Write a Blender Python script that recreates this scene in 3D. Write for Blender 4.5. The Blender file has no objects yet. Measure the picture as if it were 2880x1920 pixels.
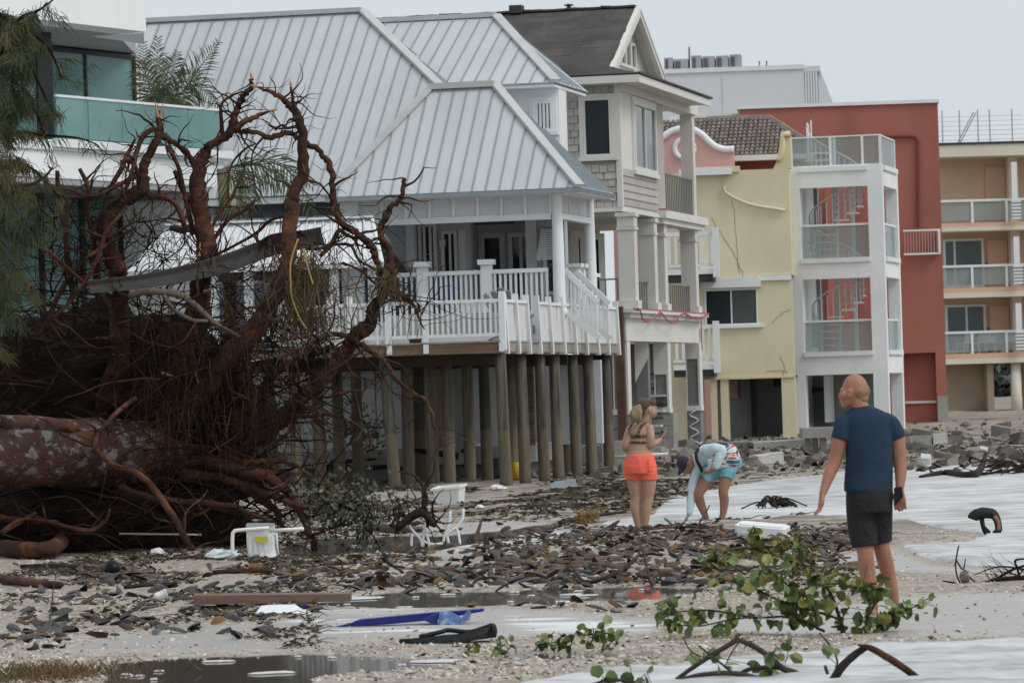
import bpy, math, random
import numpy as np
from mathutils import Vector, Matrix, Euler
R = math.radians
random.seed(7); rng = np.random.default_rng(7)
sc = bpy.context.scene
C = sc.collection
# ---------------------------------------------------------------- camera
FPX = 12000.0; H = 1.65; PITCH = 0.0125; ROLL = 0.03
cam_d = bpy.data.cameras.new('camera'); cam = bpy.data.objects.new('camera', cam_d); C.objects.link(cam)
_R0 = Vector((1, 0, 0)); _U0 = Vector((0, -math.sin(PITCH), math.cos(PITCH))); _F0 = Vector((0, math.cos(PITCH), math.sin(PITCH)))
_cr = _R0*math.cos(ROLL) - _U0*math.sin(ROLL); _cu = _R0*math.sin(ROLL) + _U0*math.cos(ROLL)
cam.matrix_world = Matrix(((_cr.x, _cu.x, -_F0.x, 0), (_cr.y, _cu.y, -_F0.y, 0), (_cr.z, _cu.z, -_F0.z, H), (0, 0, 0, 1)))
cam_d.sensor_width = 36; cam_d.lens = FPX/2880*36; cam_d.clip_start = 0.5; cam_d.clip_end = 9000
cam_d.dof.use_dof = True; cam_d.dof.focus_distance = 47; cam_d.dof.aperture_fstop = 9
sc.camera = cam
# ---------------------------------------------------------------- light: an overcast, bright-grey sky
world = bpy.data.worlds.new('World'); sc.world = world; world.use_nodes = True
_n = world.node_tree.nodes; _l = world.node_tree.links
_bg = _n['Background']; _sky = _n.new('ShaderNodeTexSky'); _sky.sky_type = 'NISHITA'; _sky.sun_disc = False
SUN_EL = 48; SUN_AZ = 118           # azimuth from +Y towards +X
_sky.sun_elevation = R(SUN_EL); _sky.sun_rotation = R(SUN_AZ); _sky.dust_density = 6; _sky.air_density = 1.5
_hs = _n.new('ShaderNodeHueSaturation'); _hs.inputs['Saturation'].default_value = 0.35
_l.new(_sky.outputs[0], _hs.inputs['Color'])
_cl = _n.new('ShaderNodeTexNoise'); _cl.inputs['Scale'].default_value = 2.2; _cl.inputs['Detail'].default_value = 4
_tc = _n.new('ShaderNodeTexCoord'); _l.new(_tc.outputs['Generated'], _cl.inputs['Vector'])
_cr2 = _n.new('ShaderNodeValToRGB'); _cr2.color_ramp.elements[0].position = .3; _cr2.color_ramp.elements[1].position = .75
_cr2.color_ramp.elements[0].color = (6.0, 6.6, 7.15, 1); _cr2.color_ramp.elements[1].color = (6.9, 7.35, 7.75, 1)
_l.new(_cl.outputs['Fac'], _cr2.inputs['Fac'])
_mx = _n.new('ShaderNodeMixRGB'); _mx.inputs[0].default_value = 0.85
_l.new(_hs.outputs[0], _mx.inputs[1]); _l.new(_cr2.outputs[0], _mx.inputs[2]); _l.new(_mx.outputs[0], _bg.inputs['Color'])
_bg.inputs['Strength'].default_value = 0.1
sun_d = bpy.data.lights.new('sun', 'SUN'); sun_d.energy = 1.1; sun_d.angle = R(24); sun_d.color = (1, .97, .93)
sun = bpy.data.objects.new('sun', sun_d); C.objects.link(sun)
_sd = Vector((math.sin(R(SUN_AZ))*math.cos(R(SUN_EL)), math.cos(R(SUN_AZ))*math.cos(R(SUN_EL)), math.sin(R(SUN_EL))))
sun.rotation_euler = _sd.to_track_quat('Z', 'Y').to_euler()
sc.view_settings.view_transform = 'Standard'; sc.view_settings.look = 'None'; sc.view_settings.gamma = 1
sc.view_settings.exposure = 0.25
sc.cycles.use_denoising = True; sc.cycles.max_bounces = 8; sc.cycles.transparent_max_bounces = 16
sc.cycles.caustics_reflective = False; sc.cycles.caustics_refractive = False
# ---------------------------------------------------------------- photo measurements -> places
def ray(px, py):
    a = (px-1440)/FPX; b = (960-py)/FPX
    r = a*math.cos(ROLL)+b*math.sin(ROLL); u = -a*math.sin(ROLL)+b*math.cos(ROLL)
    cp, sp = math.cos(PITCH), math.sin(PITCH)
    return Vector((r, cp-u*sp, sp+u*cp))
def G(px, py, z=0.0):
    d = ray(px, py); t = (z-H)/d.z; return Vector((d.x*t, d.y*t, z))
def W(px, py, y):
    d = ray(px, py); t = y/d.y; return Vector((d.x*t, y, H+d.z*t))
class Fr:
    """a building's own axes: x to the right, y away along the beach"""
    def __init__(s, o, deg): s.o = o; s.deg = deg; s.c = math.cos(R(deg)); s.s = math.sin(R(deg))
    def _l(s, x, y): return x*s.c+y*s.s, -x*s.s+y*s.c
    def fx(s, px, py, ly):
        d = ray(px, py); a, b = s._l(d.x, d.y); e, f = s._l(-s.o[0], -s.o[1]); t = (ly-f)/b
        return e+a*t, H+d.z*t-s.o[2]
    def fy(s, px, py, lx):
        d = ray(px, py); a, b = s._l(d.x, d.y); e, f = s._l(-s.o[0], -s.o[1]); t = (lx-e)/a
        return f+b*t, H+d.z*t-s.o[2]
    def X(s, px, py, ly): return s.fx(px, py, ly)[0]
    def Z(s, px, py, ly): return s.fx(px, py, ly)[1]
# ---------------------------------------------------------------- naming and tagging
def tag(o, label=None, cat=None, group=None, kind=None):
    if label: o['label'] = label
    if cat: o['category'] = cat
    if group: o['group'] = group
    if kind: o['kind'] = kind
    return o
def empty(name, loc=(0, 0, 0), rz=0, label=None, cat=None, group=None):
    o = bpy.data.objects.new(name, None); C.objects.link(o); o.location = loc; o.rotation_euler = (0, 0, rz)
    o.empty_display_size = .1
    return tag(o, label, cat, group)
def link(name, me, parent=None, loc=(0, 0, 0), rot=(0, 0, 0), scale=(1, 1, 1)):
    o = bpy.data.objects.new(name, me); C.objects.link(o); o.parent = parent
    o.location = loc; o.rotation_euler = rot; o.scale = scale
    return o
def inst(src, parent, loc, rot=None, scale=None, name=None):
    o = src.copy(); C.objects.link(o); o.parent = parent; o.location = loc
    if rot is not None: o.rotation_euler = rot
    if scale is not None: o.scale = scale
    return o
# ---------------------------------------------------------------- mesh building
class MB:
    def __init__(s): s.v = []; s.f = []
    def add(s, vs, fs):
        b = len(s.v); s.v.extend([tuple(p) for p in vs]); s.f.extend([tuple(i+b for i in f) for f in fs]); return s
    def box(s, x0, x1, y0, y1, z0, z1):
        if x0 > x1: x0, x1 = x1, x0
        if y0 > y1: y0, y1 = y1, y0
        if z0 > z1: z0, z1 = z1, z0
        return s.add([(x0, y0, z0), (x1, y0, z0), (x1, y1, z0), (x0, y1, z0), (x0, y0, z1), (x1, y0, z1), (x1, y1, z1), (x0, y1, z1)],
                     [(3, 2, 1, 0), (4, 5, 6, 7), (0, 1, 5, 4), (1, 2, 6, 5), (2, 3, 7, 6), (3, 0, 4, 7)])
    def beam(s, p, q, w, h, up=(0, 0, 1)):
        p = Vector(p); q = Vector(q); d = (q-p).normalized(); up = Vector(up)
        a = d.cross(up)
        if a.length < 1e-4: a = d.cross(Vector((1, 0, 0)))
        a.normalize(); b = a.cross(d).normalized(); a = a*w/2; b = b*h/2
        vs = [p-a-b, p+a-b, p+a+b, p-a+b, q-a-b, q+a-b, q+a+b, q-a+b]
        return s.add(vs, [(0, 1, 2, 3), (7, 6, 5, 4), (0, 4, 5, 1), (1, 5, 6, 2), (2, 6, 7, 3), (3, 7, 4, 0)])
    def prism(s, poly, vec):
        n = len(poly); vec = Vector(vec); a = [Vector(p) for p in poly]; b = [p+vec for p in a]
        nv = Vector((0, 0, 0))
        for i in range(n): nv += a[i].cross(a[(i+1) % n])
        idx = list(range(n)); jdx = list(range(n, 2*n))
        side = [(i, (i+1) % n, n+(i+1) % n, n+i) for i in range(n)]
        if nv.dot(vec) > 0: fs = [tuple(reversed(idx)), tuple(jdx)] + side
        else: fs = [tuple(idx), tuple(reversed(jdx))] + [tuple(reversed(q)) for q in side]
        return s.add(a+b, fs)
    def tube(s, pts, rad, n=6, cap=True, wob=0.0, flute=0.0):
        pts = [Vector(p) for p in pts]; m = len(pts)
        if not hasattr(rad, '__len__'): rad = [rad]*m
        t0 = (pts[1]-pts[0]).normalized(); a = t0.orthogonal().normalized(); base = len(s.v); fl = [random.uniform(-flute, flute) for _ in range(n)]
        for i in range(m):
            if flute: fl = [.86*x+random.uniform(-flute, flute)*.32 for x in fl]
            t = (pts[min(i+1, m-1)]-pts[max(i-1, 0)])
            t = t.normalized() if t.length > 1e-9 else t0
            a = (a - t*a.dot(t)); a = a.normalized() if a.length > 1e-6 else t.orthogonal().normalized()
            b = t.cross(a)
            for k in range(n):
                w = 1+(random.uniform(-wob, wob) if wob else 0)+fl[k]; g = 2*math.pi*k/n
                s.v.append(tuple(pts[i]+(a*math.cos(g)+b*math.sin(g))*rad[i]*w))
        for i in range(m-1):
            for k in range(n):
                s.f.append((base+i*n+k, base+i*n+(k+1) % n, base+(i+1)*n+(k+1) % n, base+(i+1)*n+k))
        if cap:
            s.f.append(tuple(base+k for k in reversed(range(n)))); s.f.append(tuple(base+(m-1)*n+k for k in range(n)))
        return s
    def lathe(s, prof, n=16, c=(0, 0, 0)):
        base = len(s.v); m = len(prof)
        for r, z in prof:
            for k in range(n):
                g = 2*math.pi*k/n; s.v.append((c[0]+r*math.cos(g), c[1]+r*math.sin(g), c[2]+z))
        for i in range(m-1):
            for k in range(n): s.f.append((base+i*n+k, base+i*n+(k+1) % n, base+(i+1)*n+(k+1) % n, base+(i+1)*n+k))
        s.f.append(tuple(base+k for k in reversed(range(n)))); s.f.append(tuple(base+(m-1)*n+k for k in range(n)))
        return s
    def ell(s, c, r, nu=10, nv=7, M=None):
        base = len(s.v); c = Vector(c)
        for i in range(nv+1):
            ph = math.pi*i/nv
            for k in range(nu):
                g = 2*math.pi*k/nu; p = Vector((r[0]*math.sin(ph)*math.cos(g), r[1]*math.sin(ph)*math.sin(g), -r[2]*math.cos(ph)))
                if M: p = M @ p
                s.v.append(tuple(c+p))
        for i in range(nv):
            for k in range(nu): s.f.append((base+i*nu+k, base+i*nu+(k+1) % nu, base+(i+1)*nu+(k+1) % nu, base+(i+1)*nu+k))
        return s
    def mesh(s, name, mat=None, smooth=False):
        me = bpy.data.meshes.new(name); me.from_pydata(s.v, [], s.f)
        if smooth: me.polygons.foreach_set('use_smooth', [True]*len(me.polygons))
        if mat: me.materials.append(mat)
        me.update(); return me
    def build(s, name, mat=None, parent=None, smooth=False, loc=(0, 0, 0), rot=(0, 0, 0)):
        return link(name, s.mesh(name, mat, smooth), parent, loc, rot)
def part(name, mat, parent, *boxes):
    m = MB()
    for b in boxes: m.box(*b)
    return m.build(name, mat, parent)
def spline(pts, n=6):
    """Catmull-Rom through control points"""
    P = [Vector(p) for p in pts]
    if len(P) < 3: return [P[0].lerp(P[-1], i/n) for i in range(n+1)]
    P = [P[0]*2-P[1]] + P + [P[-1]*2-P[-2]]; out = []
    for i in range(1, len(P)-2):
        for k in range(n):
            t = k/n; a, b, c, d = P[i-1], P[i], P[i+1], P[i+2]
            out.append(.5*((2*b)+(c-a)*t+(2*a-5*b+4*c-d)*t*t+(3*b-a-3*c+d)*t**3))
    out.append(P[-2]); return out
def lerps(vals, n):
    m = len(vals)-1; out = []
    for i in range(n):
        t = i/(n-1)*m; k = min(int(t), m-1); out.append(vals[k]+(vals[k+1]-vals[k])*(t-k))
    return out
# ---------------------------------------------------------------- materials
def _nt(name):
    m = bpy.data.materials.new(name); m.use_nodes = True
    return m, m.node_tree.nodes, m.node_tree.links, m.node_tree.nodes['Principled BSDF']
def rgba(c): return (c[0], c[1], c[2], 1)
def pmat(name, c, rough=.65, var=.12, sc_=1.5, bump=.08, bsc=40, c2=None, patch=None, streak=None, rnd=0, spec=.35, metal=0, stretch=(1, 1, 1), detail=5):
    """paint, stucco, wood: base colour with mottling, optional second colour in patches, optional vertical streaks, fine bump"""
    m, n, l, b = _nt(name)
    geo = n.new('ShaderNodeNewGeometry'); mp = n.new('ShaderNodeMapping'); mp.inputs['Scale'].default_value = stretch
    l.new(geo.outputs['Position'], mp.inputs['Vector'])
    nz = n.new('ShaderNodeTexNoise'); nz.inputs['Scale'].default_value = sc_; nz.inputs['Detail'].default_value = detail; nz.inputs['Roughness'].default_value = .6
    l.new(mp.outputs[0], nz.inputs['Vector'])
    rp = n.new('ShaderNodeValToRGB'); rp.color_ramp.elements[0].position = .3; rp.color_ramp.elements[1].position = .7
    rp.color_ramp.elements[0].color = rgba([x*(1-var) for x in c]); rp.color_ramp.elements[1].color = rgba([min(1, x*(1+var)) for x in c])
    l.new(nz.outputs['Fac'], rp.inputs['Fac']); col = rp.outputs[0]
    def mixin(col, fac, c_):
        mx = n.new('ShaderNodeMixRGB'); l.new(fac, mx.inputs[0]); l.new(col, mx.inputs[1]); mx.inputs[2].default_value = rgba(c_); return mx.outputs[0]
    if patch:                       # (scale, low, high, strength)
        pn = n.new('ShaderNodeTexNoise'); pn.inputs['Scale'].default_value = patch[0]; pn.inputs['Detail'].default_value = 6; pn.inputs['Roughness'].default_value = .65
        l.new(mp.outputs[0], pn.inputs['Vector'])
        mr = n.new('ShaderNodeMapRange'); mr.inputs[1].default_value = patch[1]; mr.inputs[2].default_value = patch[2]; mr.inputs[4].default_value = patch[3]
        l.new(pn.outputs['Fac'], mr.inputs[0]); col = mixin(col, mr.outputs[0], c2)
    if streak:                      # (colour, horizontal scale, low, high, strength)
        m2 = n.new('ShaderNodeMapping'); m2.inputs['Scale'].default_value = (streak[1], streak[1], streak[1]*.06)
        l.new(geo.outputs['Position'], m2.inputs['Vector'])
        sn = n.new('ShaderNodeTexNoise'); sn.inputs['Scale'].default_value = 1; sn.inputs['Detail'].default_value = 4; l.new(m2.outputs[0], sn.inputs['Vector'])
        mr = n.new('ShaderNodeMapRange'); mr.inputs[1].default_value = streak[2]; mr.inputs[2].default_value = streak[3]; mr.inputs[4].default_value = streak[4]
        l.new(sn.outputs['Fac'], mr.inputs[0]); col = mixin(col, mr.outputs[0], streak[0])
    if rnd:
        oi = n.new('ShaderNodeObjectInfo'); mr = n.new('ShaderNodeMapRange'); mr.inputs[3].default_value = 1-rnd; mr.inputs[4].default_value = 1+rnd
        l.new(oi.outputs['Random'], mr.inputs[0]); hs = n.new('ShaderNodeHueSaturation'); l.new(mr.outputs[0], hs.inputs['Value']); l.new(col, hs.inputs['Color']); col = hs.outputs[0]
    l.new(col, b.inputs['Base Color'])
    b.inputs['Roughness'].default_value = rough; b.inputs['Specular IOR Level'].default_value = spec; b.inputs['Metallic'].default_value = metal
    if bump:
        bn = n.new('ShaderNodeTexNoise'); bn.inputs['Scale'].default_value = bsc; bn.inputs['Detail'].default_value = 3; l.new(mp.outputs[0], bn.inputs['Vector'])
        bp = n.new('ShaderNodeBump'); bp.inputs['Strength'].default_value = min(1, bump*4); bp.inputs['Distance'].default_value = .02
        l.new(bn.outputs['Fac'], bp.inputs['Height']); l.new(bp.outputs[0], b.inputs['Normal'])
    return m
def glass(name, c, rough=.06, spec=.8):
    m, n, l, b = _nt(name)
    geo = n.new('ShaderNodeNewGeometry'); nz = n.new('ShaderNodeTexNoise'); nz.inputs['Scale'].default_value = .5; l.new(geo.outputs['Position'], nz.inputs['Vector'])
    rp = n.new('ShaderNodeValToRGB'); rp.color_ramp.elements[0].color = rgba([x*.7 for x in c]); rp.color_ramp.elements[1].color = rgba([x*1.3 for x in c])
    l.new(nz.outputs['Fac'], rp.inputs['Fac']); l.new(rp.outputs[0], b.inputs['Base Color'])
    b.inputs['Roughness'].default_value = rough; b.inputs['Specular IOR Level'].default_value = spec
    return m
def see_glass(name, tint, veil, fac):
    """balcony glazing: clear tinted sheet with a film of salt"""
    m, n, l, b = _nt(name)
    b.inputs['Base Color'].default_value = rgba(veil); b.inputs['Roughness'].default_value = .12
    tr = n.new('ShaderNodeBsdfTransparent'); tr.inputs[0].default_value = rgba(tint)
    geo = n.new('ShaderNodeNewGeometry'); nz = n.new('ShaderNodeTexNoise'); nz.inputs['Scale'].default_value = .9; nz.inputs['Detail'].default_value = 4
    l.new(geo.outputs['Position'], nz.inputs['Vector'])
    mr = n.new('ShaderNodeMapRange'); mr.inputs[1].default_value = .3; mr.inputs[2].default_value = .7; mr.inputs[3].default_value = fac*.8; mr.inputs[4].default_value = min(1, fac*1.2)
    l.new(nz.outputs['Fac'], mr.inputs[0])
    mx = n.new('ShaderNodeMixShader'); l.new(mr.outputs[0], mx.inputs[0]); l.new(tr.outputs[0], mx.inputs[1]); l.new(b.outputs[0], mx.inputs[2])
    l.new(mx.outputs[0], n['Material Output'].inputs[0]); return m
# value noise for terrain
_perm = rng.permutation(4096)
def vnoise(x, y):
    xi = np.floor(x).astype(int); yi = np.floor(y).astype(int); u = x-xi; v = y-yi
    u = u*u*(3-2*u); v = v*v*(3-2*v)
    def h(a, b): return _perm[(_perm[a % 4096]+b) % 4096]/4096.
    return (h(xi, yi)*(1-u)+h(xi+1, yi)*u)*(1-v)+(h(xi, yi+1)*(1-u)+h(xi+1, yi+1)*u)*v
def fbm(x, y, o=4):
    s = 0; a = .5
    for k in range(o): s = s+a*vnoise(x*2**k+17*k, y*2**k+31*k); a *= .5
    return s
def sstep(a, b, x): t = np.clip((x-a)/(b-a), 0, 1); return t*t*(3-2*t)
def project(x, y, z):
    """world point -> place in the photograph (source pixels), numpy"""
    zc = z-H; f = y*math.cos(PITCH)+zc*math.sin(PITCH); u = -y*math.sin(PITCH)+zc*math.cos(PITCH)
    a = x/f; b = u/f
    ca = a*math.cos(ROLL)-b*math.sin(ROLL); cb = a*math.sin(ROLL)+b*math.cos(ROLL)
    return 1440+ca*FPX, 960-cb*FPX
# ================================================================ the beach
PUDDLES = [
 [(280,1945),(330,1860),(450,1850),(720,1842),(950,1838),(1080,1843),(1180,1850),(1300,1856),(1290,1864),(1180,1874),(1060,1888),(950,1893),(880,1905),(830,1945)],
 [(1380,1846),(1450,1830),(1560,1832),(1720,1836),(1800,1830),(1810,1838),(1700,1848),(1450,1852)],
 [(880,1700),(900,1683),(1000,1672),(1130,1662),(1300,1665),(1450,1660),(1620,1652),(1780,1648),(1980,1653),(1960,1668),(1850,1684),(1760,1692),(1600,1696),(1440,1707),(1250,1713),(1100,1713),(980,1707)],
 [(800,1562),(830,1535),(900,1515),(1050,1506),(1250,1503),(1420,1488),(1560,1472),(1600,1478),(1480,1500),(1300,1532),(1180,1550),(1000,1562),(880,1570)],
 [(1080,1599),(1150,1588),(1300,1583),(1460,1585),(1670,1578),(1690,1586),(1440,1597),(1300,1605)],
 [(550,1712),(700,1700),(760,1702),(700,1712),(600,1718)]]
SEA = [
 [(1640,1480),(1700,1464),(1820,1445),(1870,1405),(1960,1385),(2080,1362),(2200,1345),(2320,1332),(2500,1310),(3100,1296),(3100,1612),(2900,1603),(2700,1590),(2590,1560),(2540,1532),(2620,1526),(2765,1510),(2755,1495),(2650,1478),(2560,1462),(2400,1450),(2200,1453),(2050,1472),(1900,1482),(1760,1487)],
 [(1340,1960),(1500,1914),(1650,1892),(1850,1870),(2000,1856),(2180,1840),(2300,1829),(2450,1813),(2600,1807),(2750,1801),(2950,1797),(3200,1790),(3200,2100),(1300,2100)]]
WET = [
 [(120,1842),(180,1800),(350,1785),(600,1765),(840,1740),(850,1722),(1050,1714),(1440,1714),(1700,1735),(1880,1745),(1850,1790),(1500,1794),(1420,1802),(1250,1792),(1000,1814),(800,1832),(500,1840)],
 [(2270,1568),(2500,1545),(2640,1590),(2950,1605),(2950,1622),(2700,1620),(2450,1614),(2270,1592)],
 [(2380,1702),(2600,1668),(3000,1660),(3000,1796),(2600,1797),(2350,1790),(1900,1782),(1850,1742),(2100,1732)],
 [(1000,1605),(1440,1600),(1700,1596),(1700,1640),(1400,1650),(1000,1640)],
 [(1100,1480),(1300,1470),(1640,1470),(1700,1500),(1500,1560),(1250,1570),(1100,1560)]]
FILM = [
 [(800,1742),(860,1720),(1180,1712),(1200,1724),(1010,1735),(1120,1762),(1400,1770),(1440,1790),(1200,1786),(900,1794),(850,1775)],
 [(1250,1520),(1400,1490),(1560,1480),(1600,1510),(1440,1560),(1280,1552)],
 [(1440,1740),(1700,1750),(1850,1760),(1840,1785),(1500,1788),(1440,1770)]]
def inpoly(px, py, poly):
    """signed distance-like field: positive inside (in source pixels, y stretched because the beach is seen at a flat angle)"""
    P = np.array(poly, float); n = len(P); ins = np.zeros(px.shape, bool); dist = np.full(px.shape, 1e9); S = 6.0
    for i in range(n):
        ax, ay = P[i]; bx, by = P[(i+1) % n]
        cond = ((ay > py) != (by > py)) & (px < (bx-ax)*(py-ay)/((by-ay) if by != ay else 1e-9)+ax); ins ^= cond
        ex, ey = bx-ax, (by-ay)*S; wx, wy = px-ax, (py-ay)*S
        t = np.clip((wx*ex+wy*ey)/(ex*ex+ey*ey), 0, 1); dist = np.minimum(dist, np.hypot(wx-t*ex, wy-t*ey))
    return np.where(ins, dist, -dist)
def fields(px, py, polys):
    d = np.full(px.shape, -1e9)
    for p in polys: d = np.maximum(d, inpoly(px, py, p))
    return d
def beach(x, y):
    """height of the sand and its state at ground points"""
    px, py = project(x, y, np.zeros_like(x))
    wob = (fbm(x*1.1, y*.35, 4)-.47)*110
    pud = sstep(-18, 22, fields(px, py, PUDDLES)+wob*.8)
    sea = sstep(-10, 20, fields(px, py, SEA)+wob*.5)
    wet = sstep(-40, 60, fields(px, py, WET)+wob)
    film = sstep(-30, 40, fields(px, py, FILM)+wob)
    far = sstep(30, 60, y)
    z = .012+(fbm(x*.8, y*.25+5, 4)-.45)*(.07+.10*far)*(1-.75*wet) + (fbm(x*6, y*3, 2)-.4)*.02*(1-wet)
    z = np.maximum(z, -.004)
    z = z+np.where(y > 90, (y-90)*.004, 0)*np.where(y < 400, 1, 0)+np.where(y >= 400, 1.24, 0)
    z = z*(1-pud)-.06*pud
    z = np.where(sea > 0, np.minimum(z, z*(1-sea)-.05*sea), z)
    return z, pud, sea, wet, film
_ys = [6, 9, 13, 18, 21]+[float(G(1440, p).y) for p in np.arange(1945, 1300, -2.1)]+[float(G(1440, p).y) for p in np.arange(1300, 1160, -5)]+[480, 600, 800, 1200, 2000, 3500, 6000]
_ts = [-6, -3, -1.5, -.8, -.45, -.28, -.2, -.165]+list(np.arange(-.14, .1401, .00062))+[.165, .2, .28, .45, .8, 1.5, 3, 6]
_Y, _T = np.meshgrid(np.array(_ys), np.array(_ts), indexing='ij'); _X = _T*_Y
_Z, _pud, _sea, _wet, _film = beach(_X, _Y)
def gridmesh(name, X, Y, Z, mat, attr=None, keep=None):
    ny, nx = X.shape; co = np.stack([X, Y, Z], -1).reshape(-1, 3)
    i = np.arange(ny*nx).reshape(ny, nx); q = np.stack([i[:-1, :-1], i[:-1, 1:], i[1:, 1:], i[1:, :-1]], -1).reshape(-1, 4)
    if keep is not None:
        k = keep.reshape(-1)[q].max(1) > 0; q = q[k]; used = np.unique(q); mp = -np.ones(ny*nx, int); mp[used] = np.arange(len(used)); q = mp[q]; co = co[used]
        if attr is not None: attr = attr.reshape(-1, 4)[used]
    me = bpy.data.meshes.new(name); me.vertices.add(len(co)); me.vertices.foreach_set('co', co.ravel())
    me.loops.add(q.size); me.loops.foreach_set('vertex_index', q.ravel()); me.polygons.add(len(q))
    me.polygons.foreach_set('loop_start', np.arange(0, q.size, 4)); me.polygons.foreach_set('use_smooth', np.ones(len(q), bool)); me.update(calc_edges=True)
    if attr is not None:
        a = me.color_attributes.new('state', 'FLOAT_COLOR', 'POINT'); a.data.foreach_set('color', attr.reshape(-1).astype(np.float32))
    me.materials.append(mat); return link(name, me)
def sand_material():
    m, n, l, b = _nt('shell_sand')
    geo = n.new('ShaderNodeNewGeometry'); at = n.new('ShaderNodeAttribute'); at.attribute_name = 'state'
    sp = n.new('ShaderNodeSeparateColor'); l.new(at.outputs['Color'], sp.inputs[0])
    def noise(s, d=4, stretch=None):
        t = n.new('ShaderNodeTexNoise'); t.inputs['Scale'].default_value = s; t.inputs['Detail'].default_value = d
        if stretch:
            mp = n.new('ShaderNodeMapping'); mp.inputs['Scale'].default_value = stretch; l.new(geo.outputs['Position'], mp.inputs['Vector']); l.new(mp.outputs[0], t.inputs['Vector'])
        else: l.new(geo.outputs['Position'], t.inputs['Vector'])
        return t.outputs['Fac']
    def ramp(f, *st):
        r = n.new('ShaderNodeValToRGB'); e = r.color_ramp.elements
        while len(e) < len(st): e.new(.5)
        for q, (p, c) in zip(e, st): q.position = p; q.color = rgba(c)
        l.new(f, r.inputs[0]); return r.outputs[0]
    def mix(f, a, c, mode='MIX'):
        x = n.new('ShaderNodeMixRGB'); x.blend_type = mode
        for s, v in ((0, f), (1, a), (2, c)):
            if hasattr(v, 'links'): l.new(v, x.inputs[s])
            elif isinstance(v, tuple): x.inputs[s].default_value = rgba(v)
            else: x.inputs[s].default_value = v
        return x.outputs[0]
    vo = n.new('ShaderNodeTexVoronoi'); vo.inputs['Scale'].default_value = 26; l.new(geo.outputs['Position'], vo.inputs['Vector'])
    vs = n.new('ShaderNodeSeparateColor'); l.new(vo.outputs['Color'], vs.inputs[0])
    chips = ramp(vs.outputs[0], (0, (.14, .115, .095)), (.14, (.31, .26, .215)), (.45, (.44, .38, .32)), (.8, (.54, .49, .425)), (.95, (.68, .64, .58)))
    v2 = n.new('ShaderNodeTexVoronoi'); v2.inputs['Scale'].default_value = 9; l.new(geo.outputs['Position'], v2.inputs['Vector'])
    s2 = n.new('ShaderNodeSeparateColor'); l.new(v2.outputs['Color'], s2.inputs[0])
    big = ramp(s2.outputs[1], (0, (.13, .10, .075)), (.07, (.25, .20, .155)), (.18, (.43, .375, .315)), (.9, (.45, .395, .335)), (1, (.72, .69, .64)))
    dry = mix(.45, chips, big)
    dry = mix(noise(.7, 5), dry, mix(1, dry, (.80, .77, .74), 'MULTIPLY'))
    wetc = mix(noise(2.5, 5, (.35, 1.2, 1)), (.28, .265, .24), (.40, .385, .36))
    wetc = mix(.24, wetc, chips)
    col = mix(sp.outputs[0], dry, wetc)
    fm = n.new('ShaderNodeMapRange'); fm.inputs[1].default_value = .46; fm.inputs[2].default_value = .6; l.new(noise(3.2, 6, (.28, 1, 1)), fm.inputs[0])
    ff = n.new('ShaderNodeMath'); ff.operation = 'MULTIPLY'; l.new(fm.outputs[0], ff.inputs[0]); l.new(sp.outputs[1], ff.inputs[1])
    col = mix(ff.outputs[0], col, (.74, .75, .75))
    wr = n.new('ShaderNodeMapRange'); wr.inputs[1].default_value = .45; wr.inputs[2].default_value = .60; wr.inputs[4].default_value = .85; l.new(noise(1.1, 6, (.5, 1.3, 1)), wr.inputs[0])
    wf = n.new('ShaderNodeMath'); wf.operation = 'MULTIPLY'; l.new(wr.outputs[0], wf.inputs[0]); l.new(sp.outputs[2], wf.inputs[1])
    col = mix(wf.outputs[0], col, mix(noise(14), (.06, .05, .035), (.17, .14, .10)))
    l.new(col, b.inputs['Base Color'])
    rr = n.new('ShaderNodeMapRange'); rr.inputs[3].default_value = .85; rr.inputs[4].default_value = .34; l.new(sp.outputs[0], rr.inputs[0]); l.new(rr.outputs[0], b.inputs['Roughness'])
    b.inputs['Specular IOR Level'].default_value = .35
    bp = n.new('ShaderNodeBump'); bp.inputs['Distance'].default_value = .05
    bs = n.new('ShaderNodeMapRange'); bs.inputs[3].default_value = .9; bs.inputs[4].default_value = .12; l.new(sp.outputs[0], bs.inputs[0]); l.new(bs.outputs[0], bp.inputs['Strength'])
    hh = mix(.5, vo.outputs['Distance'], noise(60, 3)); l.new(hh, bp.inputs['Height']); l.new(bp.outputs[0], b.inputs['Normal'])
    return m
M_SAND = sand_material()
_dens = sstep(44, 56, _Y)*.85+.15
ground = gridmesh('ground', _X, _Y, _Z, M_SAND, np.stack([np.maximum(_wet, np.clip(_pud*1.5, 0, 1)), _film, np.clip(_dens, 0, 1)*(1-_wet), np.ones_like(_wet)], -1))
tag(ground, 'wet shell sand beach strewn with storm debris', kind='structure')
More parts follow.
